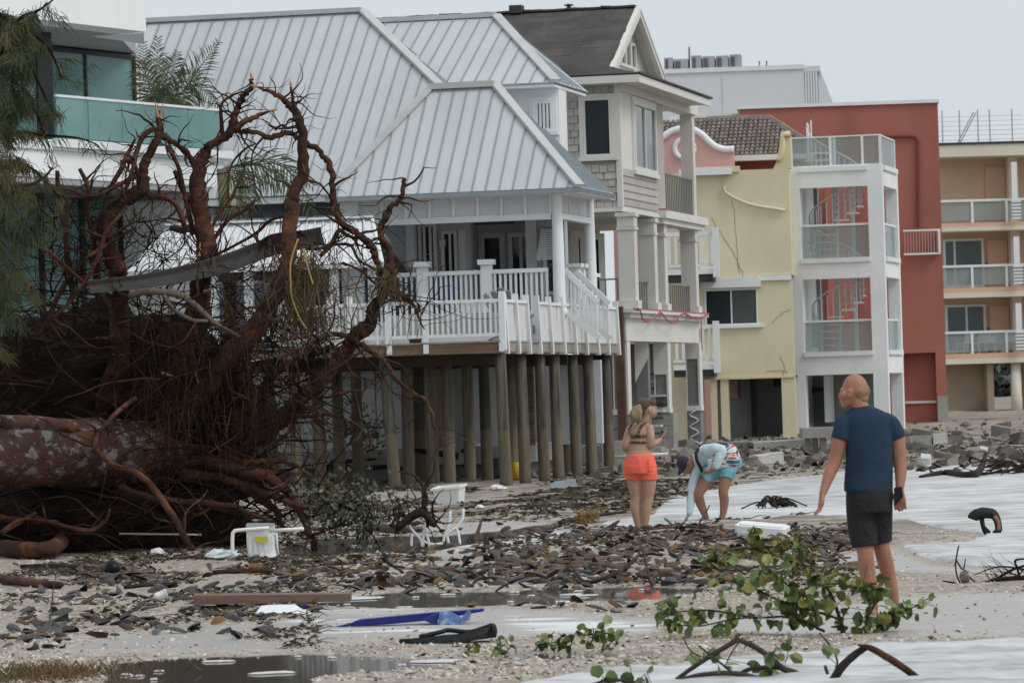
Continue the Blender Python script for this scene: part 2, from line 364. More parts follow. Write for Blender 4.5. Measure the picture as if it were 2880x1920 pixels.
# standing water in the hollows
def water_material():
    m, n, l, b = _nt('puddle_water')
    geo = n.new('ShaderNodeNewGeometry'); t = n.new('ShaderNodeTexNoise'); t.inputs['Scale'].default_value = 3; t.inputs['Detail'].default_value = 3
    mp = n.new('ShaderNodeMapping'); mp.inputs['Scale'].default_value = (1, .5, 1); l.new(geo.outputs['Position'], mp.inputs['Vector']); l.new(mp.outputs[0], t.inputs['Vector'])
    bp = n.new('ShaderNodeBump'); bp.inputs['Strength'].default_value = .004; bp.inputs['Distance'].default_value = .02; l.new(t.outputs['Fac'], bp.inputs['Height']); l.new(bp.outputs[0], b.inputs['Normal'])
    b.inputs['Base Color'].default_value = (.105, .095, .08, 1); b.inputs['Roughness'].default_value = .07; b.inputs['IOR'].default_value = 1.33
    return m
M_WATER = water_material()
def sheet(name, polys, z, mat):
    for k, P in enumerate(polys):
        q = [G(*p) for p in P]; cx = sum(p.x for p in q)/len(q); cy = sum(p.y for p in q)/len(q)
        m = MB(); m.add([(cx+(p.x-cx)*1.25, cy+(p.y-cy)*1.6, z-k*.0004) for p in q], [tuple(range(len(q)))])
        o = m.build(name, mat); tag(o, kind='structure')
        if o.data.polygons[0].normal.z < 0: o.data.flip_normals()
sheet('puddle_water', PUDDLES, -.006, M_WATER)
# the sea wash, white with foam
def foam_material():
    m, n, l, b = _nt('sea_foam')
    geo = n.new('ShaderNodeNewGeometry')
    def noise(s, d, st):
        mp = n.new('ShaderNodeMapping'); mp.inputs['Scale'].default_value = st; l.new(geo.outputs['Position'], mp.inputs['Vector'])
        t = n.new('ShaderNodeTexNoise'); t.inputs['Scale'].default_value = s; t.inputs['Detail'].default_value = d; t.inputs['Roughness'].default_value = .6; t.inputs['Distortion'].default_value = .4
        l.new(mp.outputs[0], t.inputs['Vector']); return t.outputs['Fac']
    a = noise(2.2, 9, (.6, .9, 1)); c = noise(.45, 5, (.6, .45, 1))
    ad = n.new('ShaderNodeMath'); ad.operation = 'MULTIPLY_ADD'; ad.inputs[1].default_value = .55; l.new(c, ad.inputs[0]); l.new(a, ad.inputs[2])
    r = n.new('ShaderNodeValToRGB'); e = r.color_ramp.elements; e.new(.5); e.new(.6)
    for q, (p, cc) in zip(e, ((.58, (.25, .24, .22)), (.69, (.40, .395, .38)), (.78, (.50, .51, .51)), (.93, (.64, .66, .665)))): q.position = p; q.color = rgba(cc)
    l.new(ad.outputs[0], r.inputs[0]); l.new(r.outputs[0], b.inputs['Base Color'])
    rr = n.new('ShaderNodeMapRange'); rr.inputs[1].default_value = .54; rr.inputs[2].default_value = .7; rr.inputs[3].default_value = .15; rr.inputs[4].default_value = .8
    l.new(ad.outputs[0], rr.inputs[0]); l.new(rr.outputs[0], b.inputs['Roughness'])
    bp = n.new('ShaderNodeBump'); bp.inputs['Strength'].default_value = .8; bp.inputs['Distance'].default_value = .08; l.new(a, bp.inputs['Height']); l.new(bp.outputs[0], b.inputs['Normal'])
    return m
M_FOAM = foam_material()
_edge = np.exp(-((_sea-.35)/.28)**2)
_sz = np.where(_sea > .02, .004+.012*_edge*(_Y < 45)+(fbm(_X*2.2, _Y*1.4, 4)-.4)*(.07*(_Y < 45)+.03), -.05)
_wave = (fbm(_X*2.2, _Y*1.4, 4)-.42)*(.06*(_Y < 45)+.02)
_sz = -.03+(.036+.012*_edge+_wave)*sstep(.08, .8, _sea)
sea = gridmesh('sea_water', _X, _Y, _sz, M_FOAM, None, (_sea > .1).astype(int)); tag(sea, 'foaming white sea wash running up the beach', kind='structure')
# strips of foam floating on the puddles: too many and thin to count
fo = MB()
for k in range(60):
    P = random.choice(PUDDLES[:1]*3+PUDDLES[2:4]*3+PUDDLES[4:5])
    xs = [p[0] for p in P]; ys_ = [p[1] for p in P]; g = G(random.uniform(max(0, min(xs)), max(xs)), random.uniform(min(ys_), max(ys_)))
    px, py = project(np.array([g.x]), np.array([g.y]), np.zeros(1))
    if inpoly(px, py, P)[0] < 4: continue
    L = random.choice((.03, .04, .05, .08, .1, .25))*random.uniform(.6, 1.4); wd = L*random.uniform(.3, .7)+.03; N = 12
    ring = [(g.x+math.cos(6.283*i/N)*L*random.uniform(.45, 1.15), g.y+math.sin(6.283*i/N)*wd*random.uniform(.4, 1.15), -.002) for i in range(N)]
    fo.add(ring+[(p[0]*.8+g.x*.2, p[1]*.8+g.y*.2, .006) for p in ring], [tuple(range(N, 2*N))]+[(i, (i+1) % N, N+(i+1) % N, N+i) for i in range(N)])
M_FROTH = pmat('froth', (.62, .62, .60), .8, .1, 20, .2, 60)
tag(fo.build('foam', M_FROTH), 'small strips of white foam floating on the puddles', kind='stuff')
def ground_z(x, y):
    z = beach(np.array([float(x)]), np.array([float(y)]))[0][0]; return float(max(z, -.01))
def GP(px, py, lift=0.0):
    g = G(px, py); z = ground_z(g.x, g.y); g = G(px, py, max(z, 0)*.8); g.z = ground_z(g.x, g.y)+lift; return g
# ================================================================ building materials
M_WHITE = pmat('white_paint', (.74, .76, .77), .55, .05, .8, .03, 30, streak=((.55, .56, .55), 1.2, .55, .8, .35))
M_STUCCO = pmat('white_stucco', (.80, .82, .825), .8, .06, .7, .12, 25, streak=((.45, .46, .45), .9, .5, .75, .55))
M_CONDO = pmat('condo_stucco', (.80, .825, .83), .7, .04, .4, .05, 20, streak=((.55, .50, .40), 1.4, .62, .72, .35))
M_SOFFIT = pmat('grey_soffit', (.36, .35, .34), .8, .08, .6, .04)
M_TRIM = pmat('cream_trim', (.72, .71, .67), .6, .06, 1, .03)
M_FRAME = pmat('black_window_frame', (.018, .018, .022), .45, .2, 2, 0)
M_TEAL = glass('teal_glass', (.13, .245, .245), .16, .5)
M_DARKG = glass('dark_glass', (.020, .028, .032), .05, .35)
M_GREYG = glass('grey_glass', (.07, .085, .085), .1, .5)
M_BALC = see_glass('balcony_glass', (.60, .82, .80), (.30, .46, .455), .45)
M_CLEAR = see_glass('clear_rail_glass', (.82, .88, .88), (.42, .46, .46), .38)
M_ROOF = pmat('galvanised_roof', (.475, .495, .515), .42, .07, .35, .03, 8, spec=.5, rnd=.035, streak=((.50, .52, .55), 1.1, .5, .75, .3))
M_SEAM = pmat('roof_seam', (.25, .29, .31), .5, .1, 2, 0)
M_RIDGE = pmat('ridge_cap', (.47, .48, .475), .5, .08, 2, .05)
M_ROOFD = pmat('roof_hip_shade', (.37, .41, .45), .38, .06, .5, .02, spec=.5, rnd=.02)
M_SIDING = pmat('blue_grey_siding', (.135, .16, .205), .6, .1, .8, .03, rnd=.04)
M_LSIDING = pmat('pale_blue_siding', (.40, .47, .55), .6, .06, .8, .03, rnd=.03)
M_BLUE = pmat('blue_siding', (.035, .115, .27), .55, .12, .8, .03, rnd=.05)
M_INT = pmat('porch_wall_grey', (.56, .59, .61), .7, .06, .8, .03)
def pile_material():
    m = pmat('weathered_piling', (.135, .122, .10), .9, .4, 3, .5, 22, stretch=(4, 4, .35), rnd=.3, streak=((.045, .036, .028), 9, .5, .66, .7), spec=.15)
    n = m.node_tree.nodes; l = m.node_tree.links; b = n['Principled BSDF']
    src = b.inputs['Base Color'].links[0].from_socket
    g = n.new('ShaderNodeNewGeometry'); s = n.new('ShaderNodeSeparateXYZ'); l.new(g.outputs['Position'], s.inputs[0])
    mr = n.new('ShaderNodeMapRange'); mr.inputs[1].default_value = 1.03; mr.inputs[2].default_value = .98; mr.inputs[4].default_value = .4; l.new(s.outputs[2], mr.inputs[0])
    mx = n.new('ShaderNodeMixRGB'); l.new(mr.outputs[0], mx.inputs[0]); l.new(src, mx.inputs[1]); mx.inputs[2].default_value = (.22, .175, .11, 1)
    l.new(mx.outputs[0], b.inputs['Base Color']); return m
M_PILE = pile_material()
M_LUMBER = pmat('brown_lumber', (.20, .135, .085), .8, .3, 2, .2, 40, stretch=(.4, .4, 6), c2=(.34, .31, .27), patch=(1.2, .5, .7, .6))
M_FLAKE = pmat('flaking_white_paint', (.70, .71, .70), .8, .06, 3, .2, 30, stretch=(5, 5, .6), c2=(.24, .21, .18), patch=(1.3, .6, .66, .8))
M_FLAKER = pmat('flaking_rim_board', (.29, .27, .24), .85, .2, 3, .2, 30, c2=(.15, .12, .09), patch=(2.2, .5, .6, .8))
M_GIRD = pmat('shaded_girder', (.06, .045, .034), .85, .3, 2, .2)  # girder timber near-black: the shade under the deck is in its colour
M_CONC = pmat('concrete', (.33, .325, .31), .9, .2, 1.3, .3, 18, c2=(.17, .16, .15), patch=(.9, .5, .7, .6))
M_CONCD = pmat('dark_concrete', (.19, .19, .19), .9, .2, 1.5, .3, 22)
M_WRAP = pmat('house_wrap', (.62, .64, .68), .6, .06, 1, .04, c2=(.45, .46, .5), patch=(.6, .5, .7, .5))
M_PLY = pmat('plywood', (.33, .21, .12), .8, .2, 1.5, .1)
M_GRYP = pmat('grey_paint', (.30, .31, .31), .7, .12, 1, .06)
# ---------------------------------------------------------------- building helpers
def clip(poly, ax, v, keep_gt):
    out = []; n = len(poly)
    for i in range(n):
        a = Vector(poly[i]); b = Vector(poly[(i+1) % n]); ia = (a[ax] >= v) == keep_gt; ib = (b[ax] >= v) == keep_gt
        if abs(a[ax]-v) < 1e-9: ia = True
        if ia: out.append(a)
        if ia != ib and abs(a[ax]-b[ax]) > 1e-9: out.append(a.lerp(b, (v-a[ax])/(b[ax]-a[ax])))
    return out
def metal_roof(parent, poly, ax, step, start=None, mat=M_ROOF, pname='roof_panel', seams=True, rib=.014):
    """standing-seam plane: one panel per strip, a raised rib on each joint"""
    P = [Vector(p) for p in poly]; nrm = (P[1]-P[0]).cross(P[2]-P[0]).normalized()
    if nrm.z < 0: nrm = -nrm
    lo = min(p[ax] for p in P); hi = max(p[ax] for p in P); x = lo if start is None else start
    while x > lo: x -= step
    sm = MB(); any_s = False
    while x < hi-1e-6:
        q = clip(clip(P, ax, x, True), ax, x+step, False)
        if len(q) >= 3:
            m = MB(); m.prism([p-nrm*.03 for p in q], nrm*.03); m.build(pname, mat, parent)
        if seams and lo+.02 < x < hi-.02:
            e = [p for p in clip(P, ax, x, True) if abs(p[ax]-x) < 1e-6]
            if len(e) >= 2:
                e.sort(key=lambda p: p.z); a, b = e[0], e[-1]
                if (b-a).length > .05: MB().beam(a+nrm*.02, b+nrm*.02, rib, rib*1.6, nrm).build('roof_seam', M_SEAM, parent)
        x += step
def cap(parent, a, b, w=.16, h=.07, mat=None): MB().beam(Vector(a)+Vector((0, 0, .03)), Vector(b)+Vector((0, 0, .03)), w, h).build('ridge_cap', mat or M_RIDGE, parent)
def balusters(parent, p, q, step, z0, z1, mat, w=.04, name='baluster'):
    p = Vector((p[0], p[1], 0)); q = Vector((q[0], q[1], 0)); L = (q-p).length; n = max(1, int(L/step)); src = None
    for i in range(n+1):
        c = p.lerp(q, i/n)
        if src is None: src = MB().box(-w/2, w/2, -w/2, w/2, 0, z1-z0).build(name, mat, parent, loc=(c.x, c.y, z0))
        else: inst(src, parent, (c.x, c.y, z0))
def boards(parent, x0, x1, z0, z1, y, h, mat, name='siding_board', t=.03, axis=0):
    """lap siding: each course tips out a little at its lower edge"""
    n = max(1, round((z1-z0)/h)); h = (z1-z0)/n; src = None
    for i in range(n):
        if axis == 0: vs = [(x0, -t, 0), (x1, -t, 0), (x1, .01, 0), (x0, .01, 0), (x0, -.006, h*.985), (x1, -.006, h*.985), (x1, .01, h*.985), (x0, .01, h*.985)]; loc = (0, y, z0+i*h)
        else: vs = [(t, x0, 0), (t, x1, 0), (-.01, x1, 0), (-.01, x0, 0), (.006, x0, h*.985), (.006, x1, h*.985), (-.01, x1, h*.985), (-.01, x0, h*.985)]; loc = (y, 0, z0+i*h)
        if src is None:
            m = MB(); m.add(vs, [(0, 1, 5, 4), (1, 2, 6, 5), (2, 3, 7, 6), (3, 0, 4, 7), (4, 5, 6, 7), (3, 2, 1, 0)]); src = m.build(name, mat, parent, loc=loc)
        else: inst(src, parent, loc)
def window(parent, x0, x1, z0, z1, y, gl, fr, fw=.06, mull=(), rails=(), trim=None, tw=.1, axis=0, name='window', out=-1):
    """window > pane(s), frame bars; axis 0: in a plane y=const seen from -y, axis 1: plane x=const seen from +x (out=+1)"""
    def bx(a0, a1, d0, d1, b0, b1): return (a0, a1, y+d0*out, y+d1*out, b0, b1) if axis == 0 else (y+d0*out, y+d1*out, a0, a1, b0, b1)
    fm = MB()
    fm.box(*bx(x0, x0+fw, 0, .07, z0, z1)); fm.box(*bx(x1-fw, x1, 0, .07, z0, z1)); fm.box(*bx(x0+fw, x1-fw, 0, .07, z0, z0+fw)); fm.box(*bx(x0+fw, x1-fw, 0, .07, z1-fw, z1))
    for mx in mull: fm.box(*bx(mx-fw*.4, mx+fw*.4, 0, .06, z0+fw, z1-fw))
    w = fm.build(name, fr, parent)
    xs = [x0+fw]+sorted(mull)+[x1-fw]; zs = [z0+fw]+sorted(rails)+[z1-fw]
    for i in range(len(xs)-1):
        for k in range(len(zs)-1): MB().box(*bx(xs[i], xs[i+1], .005, .02, zs[k]+(.012 if k else 0), zs[k+1]-(.012 if k < len(zs)-2 else 0))).build('pane', gl, w)
    if trim:
        t = MB(); t.box(*bx(x0-tw, x0-.002, 0, .05, z0-.002, z1+tw)); t.box(*bx(x1+.002, x1+tw, 0, .05, z0-.002, z1+tw)); t.box(*bx(x0-.002, x1+.002, 0, .05, z1+.002, z1+tw)); t.build('window_trim', trim, w)
        t = MB(); t.box(*bx(x0-tw*1.4, x1+tw*1.4, 0, .1, z0-tw, z0-.004)); t.build('window_sill', trim, w)
    return w
def root_at(name, fr, label, cat):
    return empty(name, (fr.o[0], fr.o[1], fr.o[2]), R(fr.deg), label, cat)
# ================================================================ modern white condominium at the left
_o = W(637, 700, 88); CA = Fr((_o.x, _o.y, 0), 63.2)
condo = root_at('modern_condominium', CA, 'white modern beachfront building with teal glass balcony and black framed windows', 'building')
X = CA.X; Z = CA.Z
xr = X(410, 60, -.4); zb = Z(410, 90, -.4); x_l = -22
zbal = Z(400, 412, 0); zrail = Z(400, 291, 0); zlow = Z(400, 515, 0)
part('roof_fascia', M_CONDO, condo, (x_l, xr, -.4, .3, zb, zb+.95))
part('roof_slab', M_CONDO, condo, (x_l, xr+.12, -.52, .3, zb+.952, zb+1.3))
wx1 = X(388, 250, 2.6)
MB().prism([(x_l, .302, zb+.02), (xr-.02, .302, zb+.02), (wx1+.2, 2.75, zb+.02), (wx1+.2, 6, zb+.02), (x_l, 6, zb+.02)], (0, 0, .9)).build('soffit', M_SOFFIT, condo)
def onz(px, py, z):
    d = ray(px, py); t = (z-H)/d.z; x, y = d.x*t-CA.o[0], d.y*t-CA.o[1]; return Vector((*CA._l(x, y), z))
MB().prism([onz(258, 103, zb), onz(404, 94, zb), onz(406, 125, zb)], (0, 0, .018)).build('soffit_panel', M_CONDO, condo)
wz0 = zbal+.02; wx1 = X(388, 250, 2.6); wx0 = X(146, 250, 2.6); mid = X(249, 250, 2.6)
part('upper_wall', M_SOFFIT, condo, (x_l, wx1+.12, 2.72, 8, zbal, zb-.005))
window(condo, wx0, wx1, wz0, zb-.02, 2.7, M_TEAL, M_FRAME, .09, mull=(mid,), name='sliding_door')
xa = X(142, 250, 1.2)
part('corner_post', M_FRAME, condo, (xa-.45, xa, 1.15, 2.69, zbal, zb+.015))
window(condo, xa-3.2, xa-.46, wz0, zb+.01, 1.2, M_TEAL, M_FRAME, .09, mull=(xa-1.7,), name='sliding_door')
part('side_wall', M_CONDO, condo, (wx1+.12, wx1+.3, 2.75, 9, zbal, zb-.005))
part('downpipe', M_WHITE, condo, (wx1+.31, wx1+.4, 2.72, 2.8, zbal, zb-.01))
xe = X(615, 312, 0)
part('balcony_slab', M_CONDO, condo, (x_l, xe+.25, -.06, 3.2, zbal-.2, zbal))
part('balcony_kerb', M_WHITE, condo, (X(152, 400, -.1), xe+.3, -.16, -.062, zbal-.14, zbal+.02))
part('balcony_fascia', M_CONDO, condo, (x_l, 0, 0, 3.2, zlow, zbal-.202))
gx = [X(p, 300, -.03) for p in (155, 245, 340, 436, 526, 615)]
for a, b in zip(gx, gx[1:]): part('balcony_pane', M_BALC, condo, (a+.012, b-.012, -.05, -.03, zbal+.06, zrail-.03))
part('balcony_pane', M_BALC, condo, (xe-.02, xe, -.02, 2.6, zbal+.06, zrail-.03))
part('handrail', M_WHITE, condo, (gx[0], xe+.01, -.07, -.01, zrail-.028, zrail+.02))
part('handrail', M_WHITE, condo, (xe-.035, xe+.012, -.008, 2.6, zrail-.028, zrail+.02))
# lower storey
lx = [X(p, 640, 2.0) for p in (-330, -230, -125, -20, 110, 226, 336, 455)]; z0 = .35
part('lower_soffit', M_SOFFIT, condo, (x_l, X(637, 520, 0)-.02, .02, 3.2, zlow-.12, zlow-.002))
zw = Z(300, 533, 2)
for a, b in zip(lx, lx[1:]): window(condo, a, b, max(z0, zw-3.3), zw, 2.0, M_TEAL, M_FRAME, .08, name='window')
part('lower_header', M_SOFFIT, condo, (x_l, lx[-1]+.8, 1.98, 2.3, zw, zlow-.125))
part('lower_wall', M_CONDO, condo, (x_l, lx[-1], 2.02, 2.3, 0, max(z0, zw-3.3)-.002))
part('side_wall', M_INT, condo, (lx[-1]+.002, X(512, 600, 2.0), 1.99, 2.3, 0, zw-.002))
part('end_wall', M_CONDO, condo, (X(560, 600, .1), 0, .06, 4.2, 0, zlow-.125))
part('end_wall', M_CONDO, condo, (X(500, 600, 2.4), X(560, 600, .1)-.002, 2.31, 4.2, 0, zlow-.125))
part('core_wall', M_CONDO, condo, (x_l, -1, 8, 8.3, 0, zb))
part('upper_floor', M_SOFFIT, condo, (x_l, wx1, 3.25, 8, zbal-.2, zbal-.01))
# ================================================================ grey-roofed house on piles
_o = W(1415, 1365, 77); D = Fr((_o.x, _o.y, 0), -12.5)
house = root_at('stilt_house', D, 'white and grey beach house with standing-seam metal roofs and a porch above pilings', 'house')
X = D.X; Z = D.Z
ZD0, ZD1 = 2.42, 2.64                      # deck rim
YP = 5.9; ZPF = Z(1200, 765, YP)-.95       # porch front plane, porch floor
DL = -5.6; DEPTH = 11.0
# pilings
def pile(lx, ly, top=ZD0-.01, lean=(0, 0), r=.108):
    m = MB(); n = 12; pts = [Vector((lx+lean[0]*(1-i/6), ly+lean[1]*(1-i/6), -.3+(top+.3)*i/6)) for i in range(7)]
    m.tube(pts, [r*(1.08-.14*i/6) for i in range(7)], n, True, .015); m.build('piling', M_PILE, house, True)
for px, ly, ln in ((1085, .25, .16), (1146, 3.2, 0), (1211, 2.2, .03), (1258, 2.0, .02), (1318, 4.2, 0), (1364, 5.2, .02), (1412, .2, .05), (893, 1.2, .03), (951, 4, 0), (1004, 5, 0), (830, .6, 0), (760, 2, .02), (700, .6, 0), (1180, 7.5, 0)):
    pile(X(px, 1180, ly), ly, lean=(ln, 0))
for px in (1468, 1522, 1562, 1614, 1657, 1706):
    ly = D.fy(px, 1150, -.2)[0]; pile(-.2, ly, lean=(.03, 0))
for px, ly in ((1440, 6.5), (1590, 9.5)): pile(X(px, 1180, ly), ly)
# deck
part('rim_joist', M_LUMBER, house, (DL, 0, 0, .05, ZD0, ZD1-.03))
part('rim_joist', M_FLAKER, house, (-.05, .002, .052, DEPTH, ZD0, ZD1-.03))
for k, ly in enumerate((1.0, 2.7, 4.6, 6.8, 9, 10.8)): part('girder', M_GIRD, house, (DL, -.16, ly-.06, ly+.06, ZD0-.2, ZD0-.004))
n_b = 60
src = MB().box(DL, .03, 0, DEPTH/n_b-.012, 0, .03).build('deck_board', M_FLAKER, house, loc=(0, -.02, ZD1-.03))
for i in range(1, n_b): inst(src, house, (0, -.02+i*DEPTH/n_b, ZD1-.03))
for px in (1096, 1199, 1412): part('bracket', M_WHITE, house, (X(px, 975, 0)-.045, X(px, 975, 0)+.045, -.05, -.002, ZD0+.02, ZD1-.035))
# lower railing along the deck front
posts = [X(p, 900, .06) for p in (700, 790, 928, 982, 1092, 1197, 1413)]
zt = Z(1300, 843, .06)
for x in posts: part('railing_post', M_WHITE, house, (x-.055, x+.055, .01, .12, ZD0+.05, zt+.13))
for a, b in zip(posts, posts[1:]):
    part('rail', M_WHITE, house, (a+.056, b-.056, .03, .1, zt-.06, zt)); part('rail', M_WHITE, house, (a+.056, b-.056, .045, .085, ZD1+.08, ZD1+.14))
    balusters(house, (a+.12, .065), (b-.12, .065), .098, ZD1+.14, zt-.06, M_WHITE)
part('privacy_panel', M_FLAKE, house, (X(1092, 900, .2), X(1413, 900, .2), .16, .19, ZD1+.08, ZD1+.52))
# weathered panels along the beach side of the deck
ys = [D.fy(p, 900, 0)[0] for p in (1420, 1452, 1483, 1513, 1546, 1581, 1613, 1644, 1676, 1705, 1734)]
for k, (a, b) in enumerate(zip(ys, ys[1:])):
    if k == 2: continue
    jig = random.uniform(-.05, .05)
    MB().add([(0, a+.05, -.06), (.03, a+.05, -.06), (.03, b-.05, -.06), (0, b-.05, -.06), (0, a-.12+.05, .66+jig), (.03, a-.12+.05, .66+jig), (.03, b-.17, .66+jig*.4), (0, b-.17, .66+jig*.4)],
             [(0, 1, 2, 3), (7, 6, 5, 4), (0, 4, 5, 1), (1, 5, 6, 2), (2, 6, 7, 3), (3, 7, 4, 0)]).build('railing_panel', M_FLAKE, house, loc=(-.02, 0, ZD1+.03))
    part('rail', M_WHITE, house, (-.05, .04, a-.1, b-.18, ZD1+.695, ZD1+.75))
    part('rim_panel', M_FLAKER, house, (.006, .03, a+.08, b-.03, ZD0+.02, ZD1-.04))
for y in ys:
    MB().add([(-.03, y-.05, ZD0-.02), (.07, y-.05, ZD0-.02), (.07, y+.05, ZD0-.02), (-.03, y+.05, ZD0-.02), (-.03, y-.25, ZD1+.86), (.07, y-.25, ZD1+.86), (.07, y-.15, ZD1+.86), (-.03, y-.15, ZD1+.86)],
             [(0, 1, 2, 3), (7, 6, 5, 4), (0, 4, 5, 1), (1, 5, 6, 2), (2, 6, 7, 3), (3, 7, 4, 0)]).build('railing_post', M_WHITE, house)
# raised porch
PL = X(975, 560, YP); PB = 9.4
part('porch_floor', M_LUMBER, house, (PL-1.5, -.1, YP, 10.6, ZPF-.2, ZPF))
part('porch_skirt', M_WHITE, house, (PL-1.5, -.1, YP-.06, YP-.003, ZPF-.55, ZPF))
zr = ZPF+.95
rp = [X(p, 800, YP+.02) for p in (1105, 1190, 1370, 1556)]
for k, p in enumerate(rp[1:3]):
    part('railing_post', M_WHITE, house, (p-.1, p+.1, YP-.08, YP+.12, ZPF-.3, zr+.1)); part('post_cap', M_WHITE, house, (p-.15, p+.15, YP-.13, YP+.17, zr+.101, zr+.2))
for a, b in zip(rp, rp[1:]):
    part('rail', M_WHITE, house, (a+.1, b-.1, YP-.02, YP+.08, zr-.08, zr)); part('rail', M_WHITE, house, (a+.1, b-.1, YP, YP+.06, ZPF+.06, ZPF+.13))
    balusters(house, (a+.16, YP+.03), (b-.12, YP+.03), .1, ZPF+.13, zr-.08, M_WHITE, .045)
# columns, frieze of louvres
zl0 = Z(1300, 610, YP); zl1 = Z(1300, 558, YP); ze = Z(1300, 530, YP)
cx1 = X(1570, 700, YP); cy2 = D.fy(1657, 700, cx1-.02)[0]
zc = Z(1570, 545, YP)
for cy, r in ((YP, .115), (cy2, .115)):
    o = MB().lathe([(r*1.35, 0), (r*1.35, .1), (r*1.15, .14), (r*1.08, .2), (r*1.0, 1.2), (r*.86, zl1-ZPF-.1), (r*.86, zl1-ZPF-.02), (r*1.15, zl1-ZPF+.03), (r*1.3, zl1-ZPF+.08), (r*1.3, zl1-ZPF+.14)], 20, (cx1, cy, ZPF)).build('column', M_WHITE, house, True)
part('pilaster', M_WHITE, house, (PL-.12, PL+.25, YP-.1, YP+.25, ZPF, zl1+.02))
part('pilaster_cap', M_WHITE, house, (PL-.3, PL+.3, YP-.16, YP+.3, zl1+.022, zl1+.12))
part('porch_beam', M_WHITE, house, (PL-.1, cx1+.02, YP+.02, YP+.22, zl1+.15, ze+.25))
part('frieze_rail', M_WHITE, house, (PL+.26, cx1-.12, YP+.03, YP+.13, zl1+.01, zl1+.145)); part('frieze_rail', M_WHITE, house, (PL+.26, cx1-.12, YP-.01, YP+.2, zl0-.11, zl0))
lv = [X(p, 585, YP) for p in (1002, 1073, 1141, 1208, 1275, 1343, 1410, 1477, 1548)]
lm = MB(); nl = 8; wl = lv[1]-lv[0]-.06
for i in range(nl):
    zz = (zl1-zl0)*(i+.5)/nl; lm.add([(0, -.012, zz-.032), (wl, -.012, zz-.032), (wl, .012, zz+.014), (0, .012, zz+.014), (0, -.012, zz-.02), (wl, -.012, zz-.02), (wl, .012, zz+.026), (0, .012, zz+.026)], [(0, 1, 2, 3), (7, 6, 5, 4), (0, 4, 5, 1), (2, 6, 7, 3)])
lm.box(0, wl, .02, .03, 0, zl1-zl0)
src = None
for a, b in zip(lv, lv[1:]):
    part('frieze_stile', M_WHITE, house, (b-.03, b+.03, YP, YP+.12, zl0+.002, zl1+.008))
    if src is None: src = lm.build('louver_panel', M_WHITE, house, loc=(a+.03, YP+.05, zl0+.004))
    else: inst(src, house, (a+.03, YP+.05, zl0+.004))
part('porch_beam', M_WHITE, house, (cx1-.13, cx1+.08, YP+.23, cy2+.1, zl1+.15, ze+.25))
ln = MB(); wl2 = (cy2-YP-.3)/3-.05
for i in range(nl):
    zz = (zl1-zl0)*(i+.5)/nl; ln.add([(.012, 0, zz-.032), (.012, wl2, zz-.032), (-.012, wl2, zz+.014), (-.012, 0, zz+.014), (.012, 0, zz-.02), (.012, wl2, zz-.02), (-.012, wl2, zz+.026), (-.012, 0, zz+.026)], [(0, 1, 2, 3), (7, 6, 5, 4), (0, 4, 5, 1), (2, 6, 7, 3)])
ln.box(-.03, -.02, 0, wl2, 0, zl1-zl0); src = None
for k in range(3):
    yy = YP+.15+k*(wl2+.05)
    if src is None: src = ln.build('louver_panel', M_WHITE, house, loc=(cx1, yy, zl0+.004))
    else: inst(src, house, (cx1, yy, zl0+.004))
    part('frieze_stile', M_WHITE, house, (cx1-.05, cx1+.05, yy-.045, yy-.005, zl0, zl1))
part('frieze_rail', M_WHITE, house, (cx1-.1, cx1+.08, YP+.13, cy2-.12, zl0-.11, zl0))
# stairs down from the porch with sloping rails
for dy in (0, 1.1):
    MB().beam((cx1+.05, YP+.3+dy, zr-.05), (cx1+.7, YP+.3+dy, ZD1+.75), .07, .1).build('stair_rail', M_WHITE, house)
    MB().beam((cx1+.05, YP+.3+dy, ZPF+.1), (cx1+.7, YP+.3+dy, ZD1+.06), .05, .12).build('stair_stringer', M_WHITE, house)
    for k in range(8):
        t = (k+.5)/8; x = cx1+.05+.65*t; MB().box(-.02, .02, -.02, .02, ZPF+.1+(ZD1+.06-ZPF-.1)*t, zr-.05+(ZD1+.75-zr+.05)*t).build('baluster', M_WHITE, house, loc=(x, YP+.3+dy, 0))
for k in range(3):
    y = cy2-.9+k*.45; part('railing_post', M_WHITE, house, (cx1-.25, cx1-.05, y, y+.18, ZPF, zr+.05)); part('post_cap', M_WHITE, house, (cx1-.3, cx1, y-.05, y+.23, zr+.052, zr+.13))
part('rail', M_WHITE, house, (cx1-.2, cx1-.1, cy2-.72, cy2+1.5, zr-.1, zr-.02))
# porch back wall with doors and windows
zpc = zl0-.02                                   # porch ceiling
part('porch_ceiling', M_INT, house, (PL, cx1-.14, YP+.24, PB+3, zl1+.15, zl1+.2))
xw = lambda p: X(p, 700, PB)
boards(house, xw(1090), xw(1152), ZPF, zl1+.14, PB-.3, .2, M_LSIDING)
part('wall', M_SIDING, house, (xw(1090), xw(1152), PB-.29, PB, ZPF, zl1+.14))
part('corner_board', M_WHITE, house, (xw(1153), xw(1176), PB-.33, PB, ZPF, zl1+.14))
window(house, xw(1180), xw(1232), Z(1200, 772, PB), Z(1200, 628, PB), PB-.05, M_DARKG, M_WHITE, .07, mull=(xw(1197), xw(1214)), rails=(Z(1200, 715, PB),), name='window')
part('wall', M_INT, house, (xw(1177), xw(1324), PB-.02, PB+.15, ZPF, zl1+.14))
window(house, xw(1244), xw(1288), ZPF+.05, Z(1260, 650, PB), PB-.03, M_DARKG, M_WHITE, .06, mull=(xw(1268),), name='patio_door')
part('wall_lamp', M_WHITE, house, (xw(1240), xw(1256), PB-.16, PB-.03, Z(1250, 692, PB), Z(1250, 674, PB)))
part('corner_board', M_WHITE, house, (xw(1292), xw(1310), PB-.06, PB-.021, ZPF, Z(1300, 645, PB)))
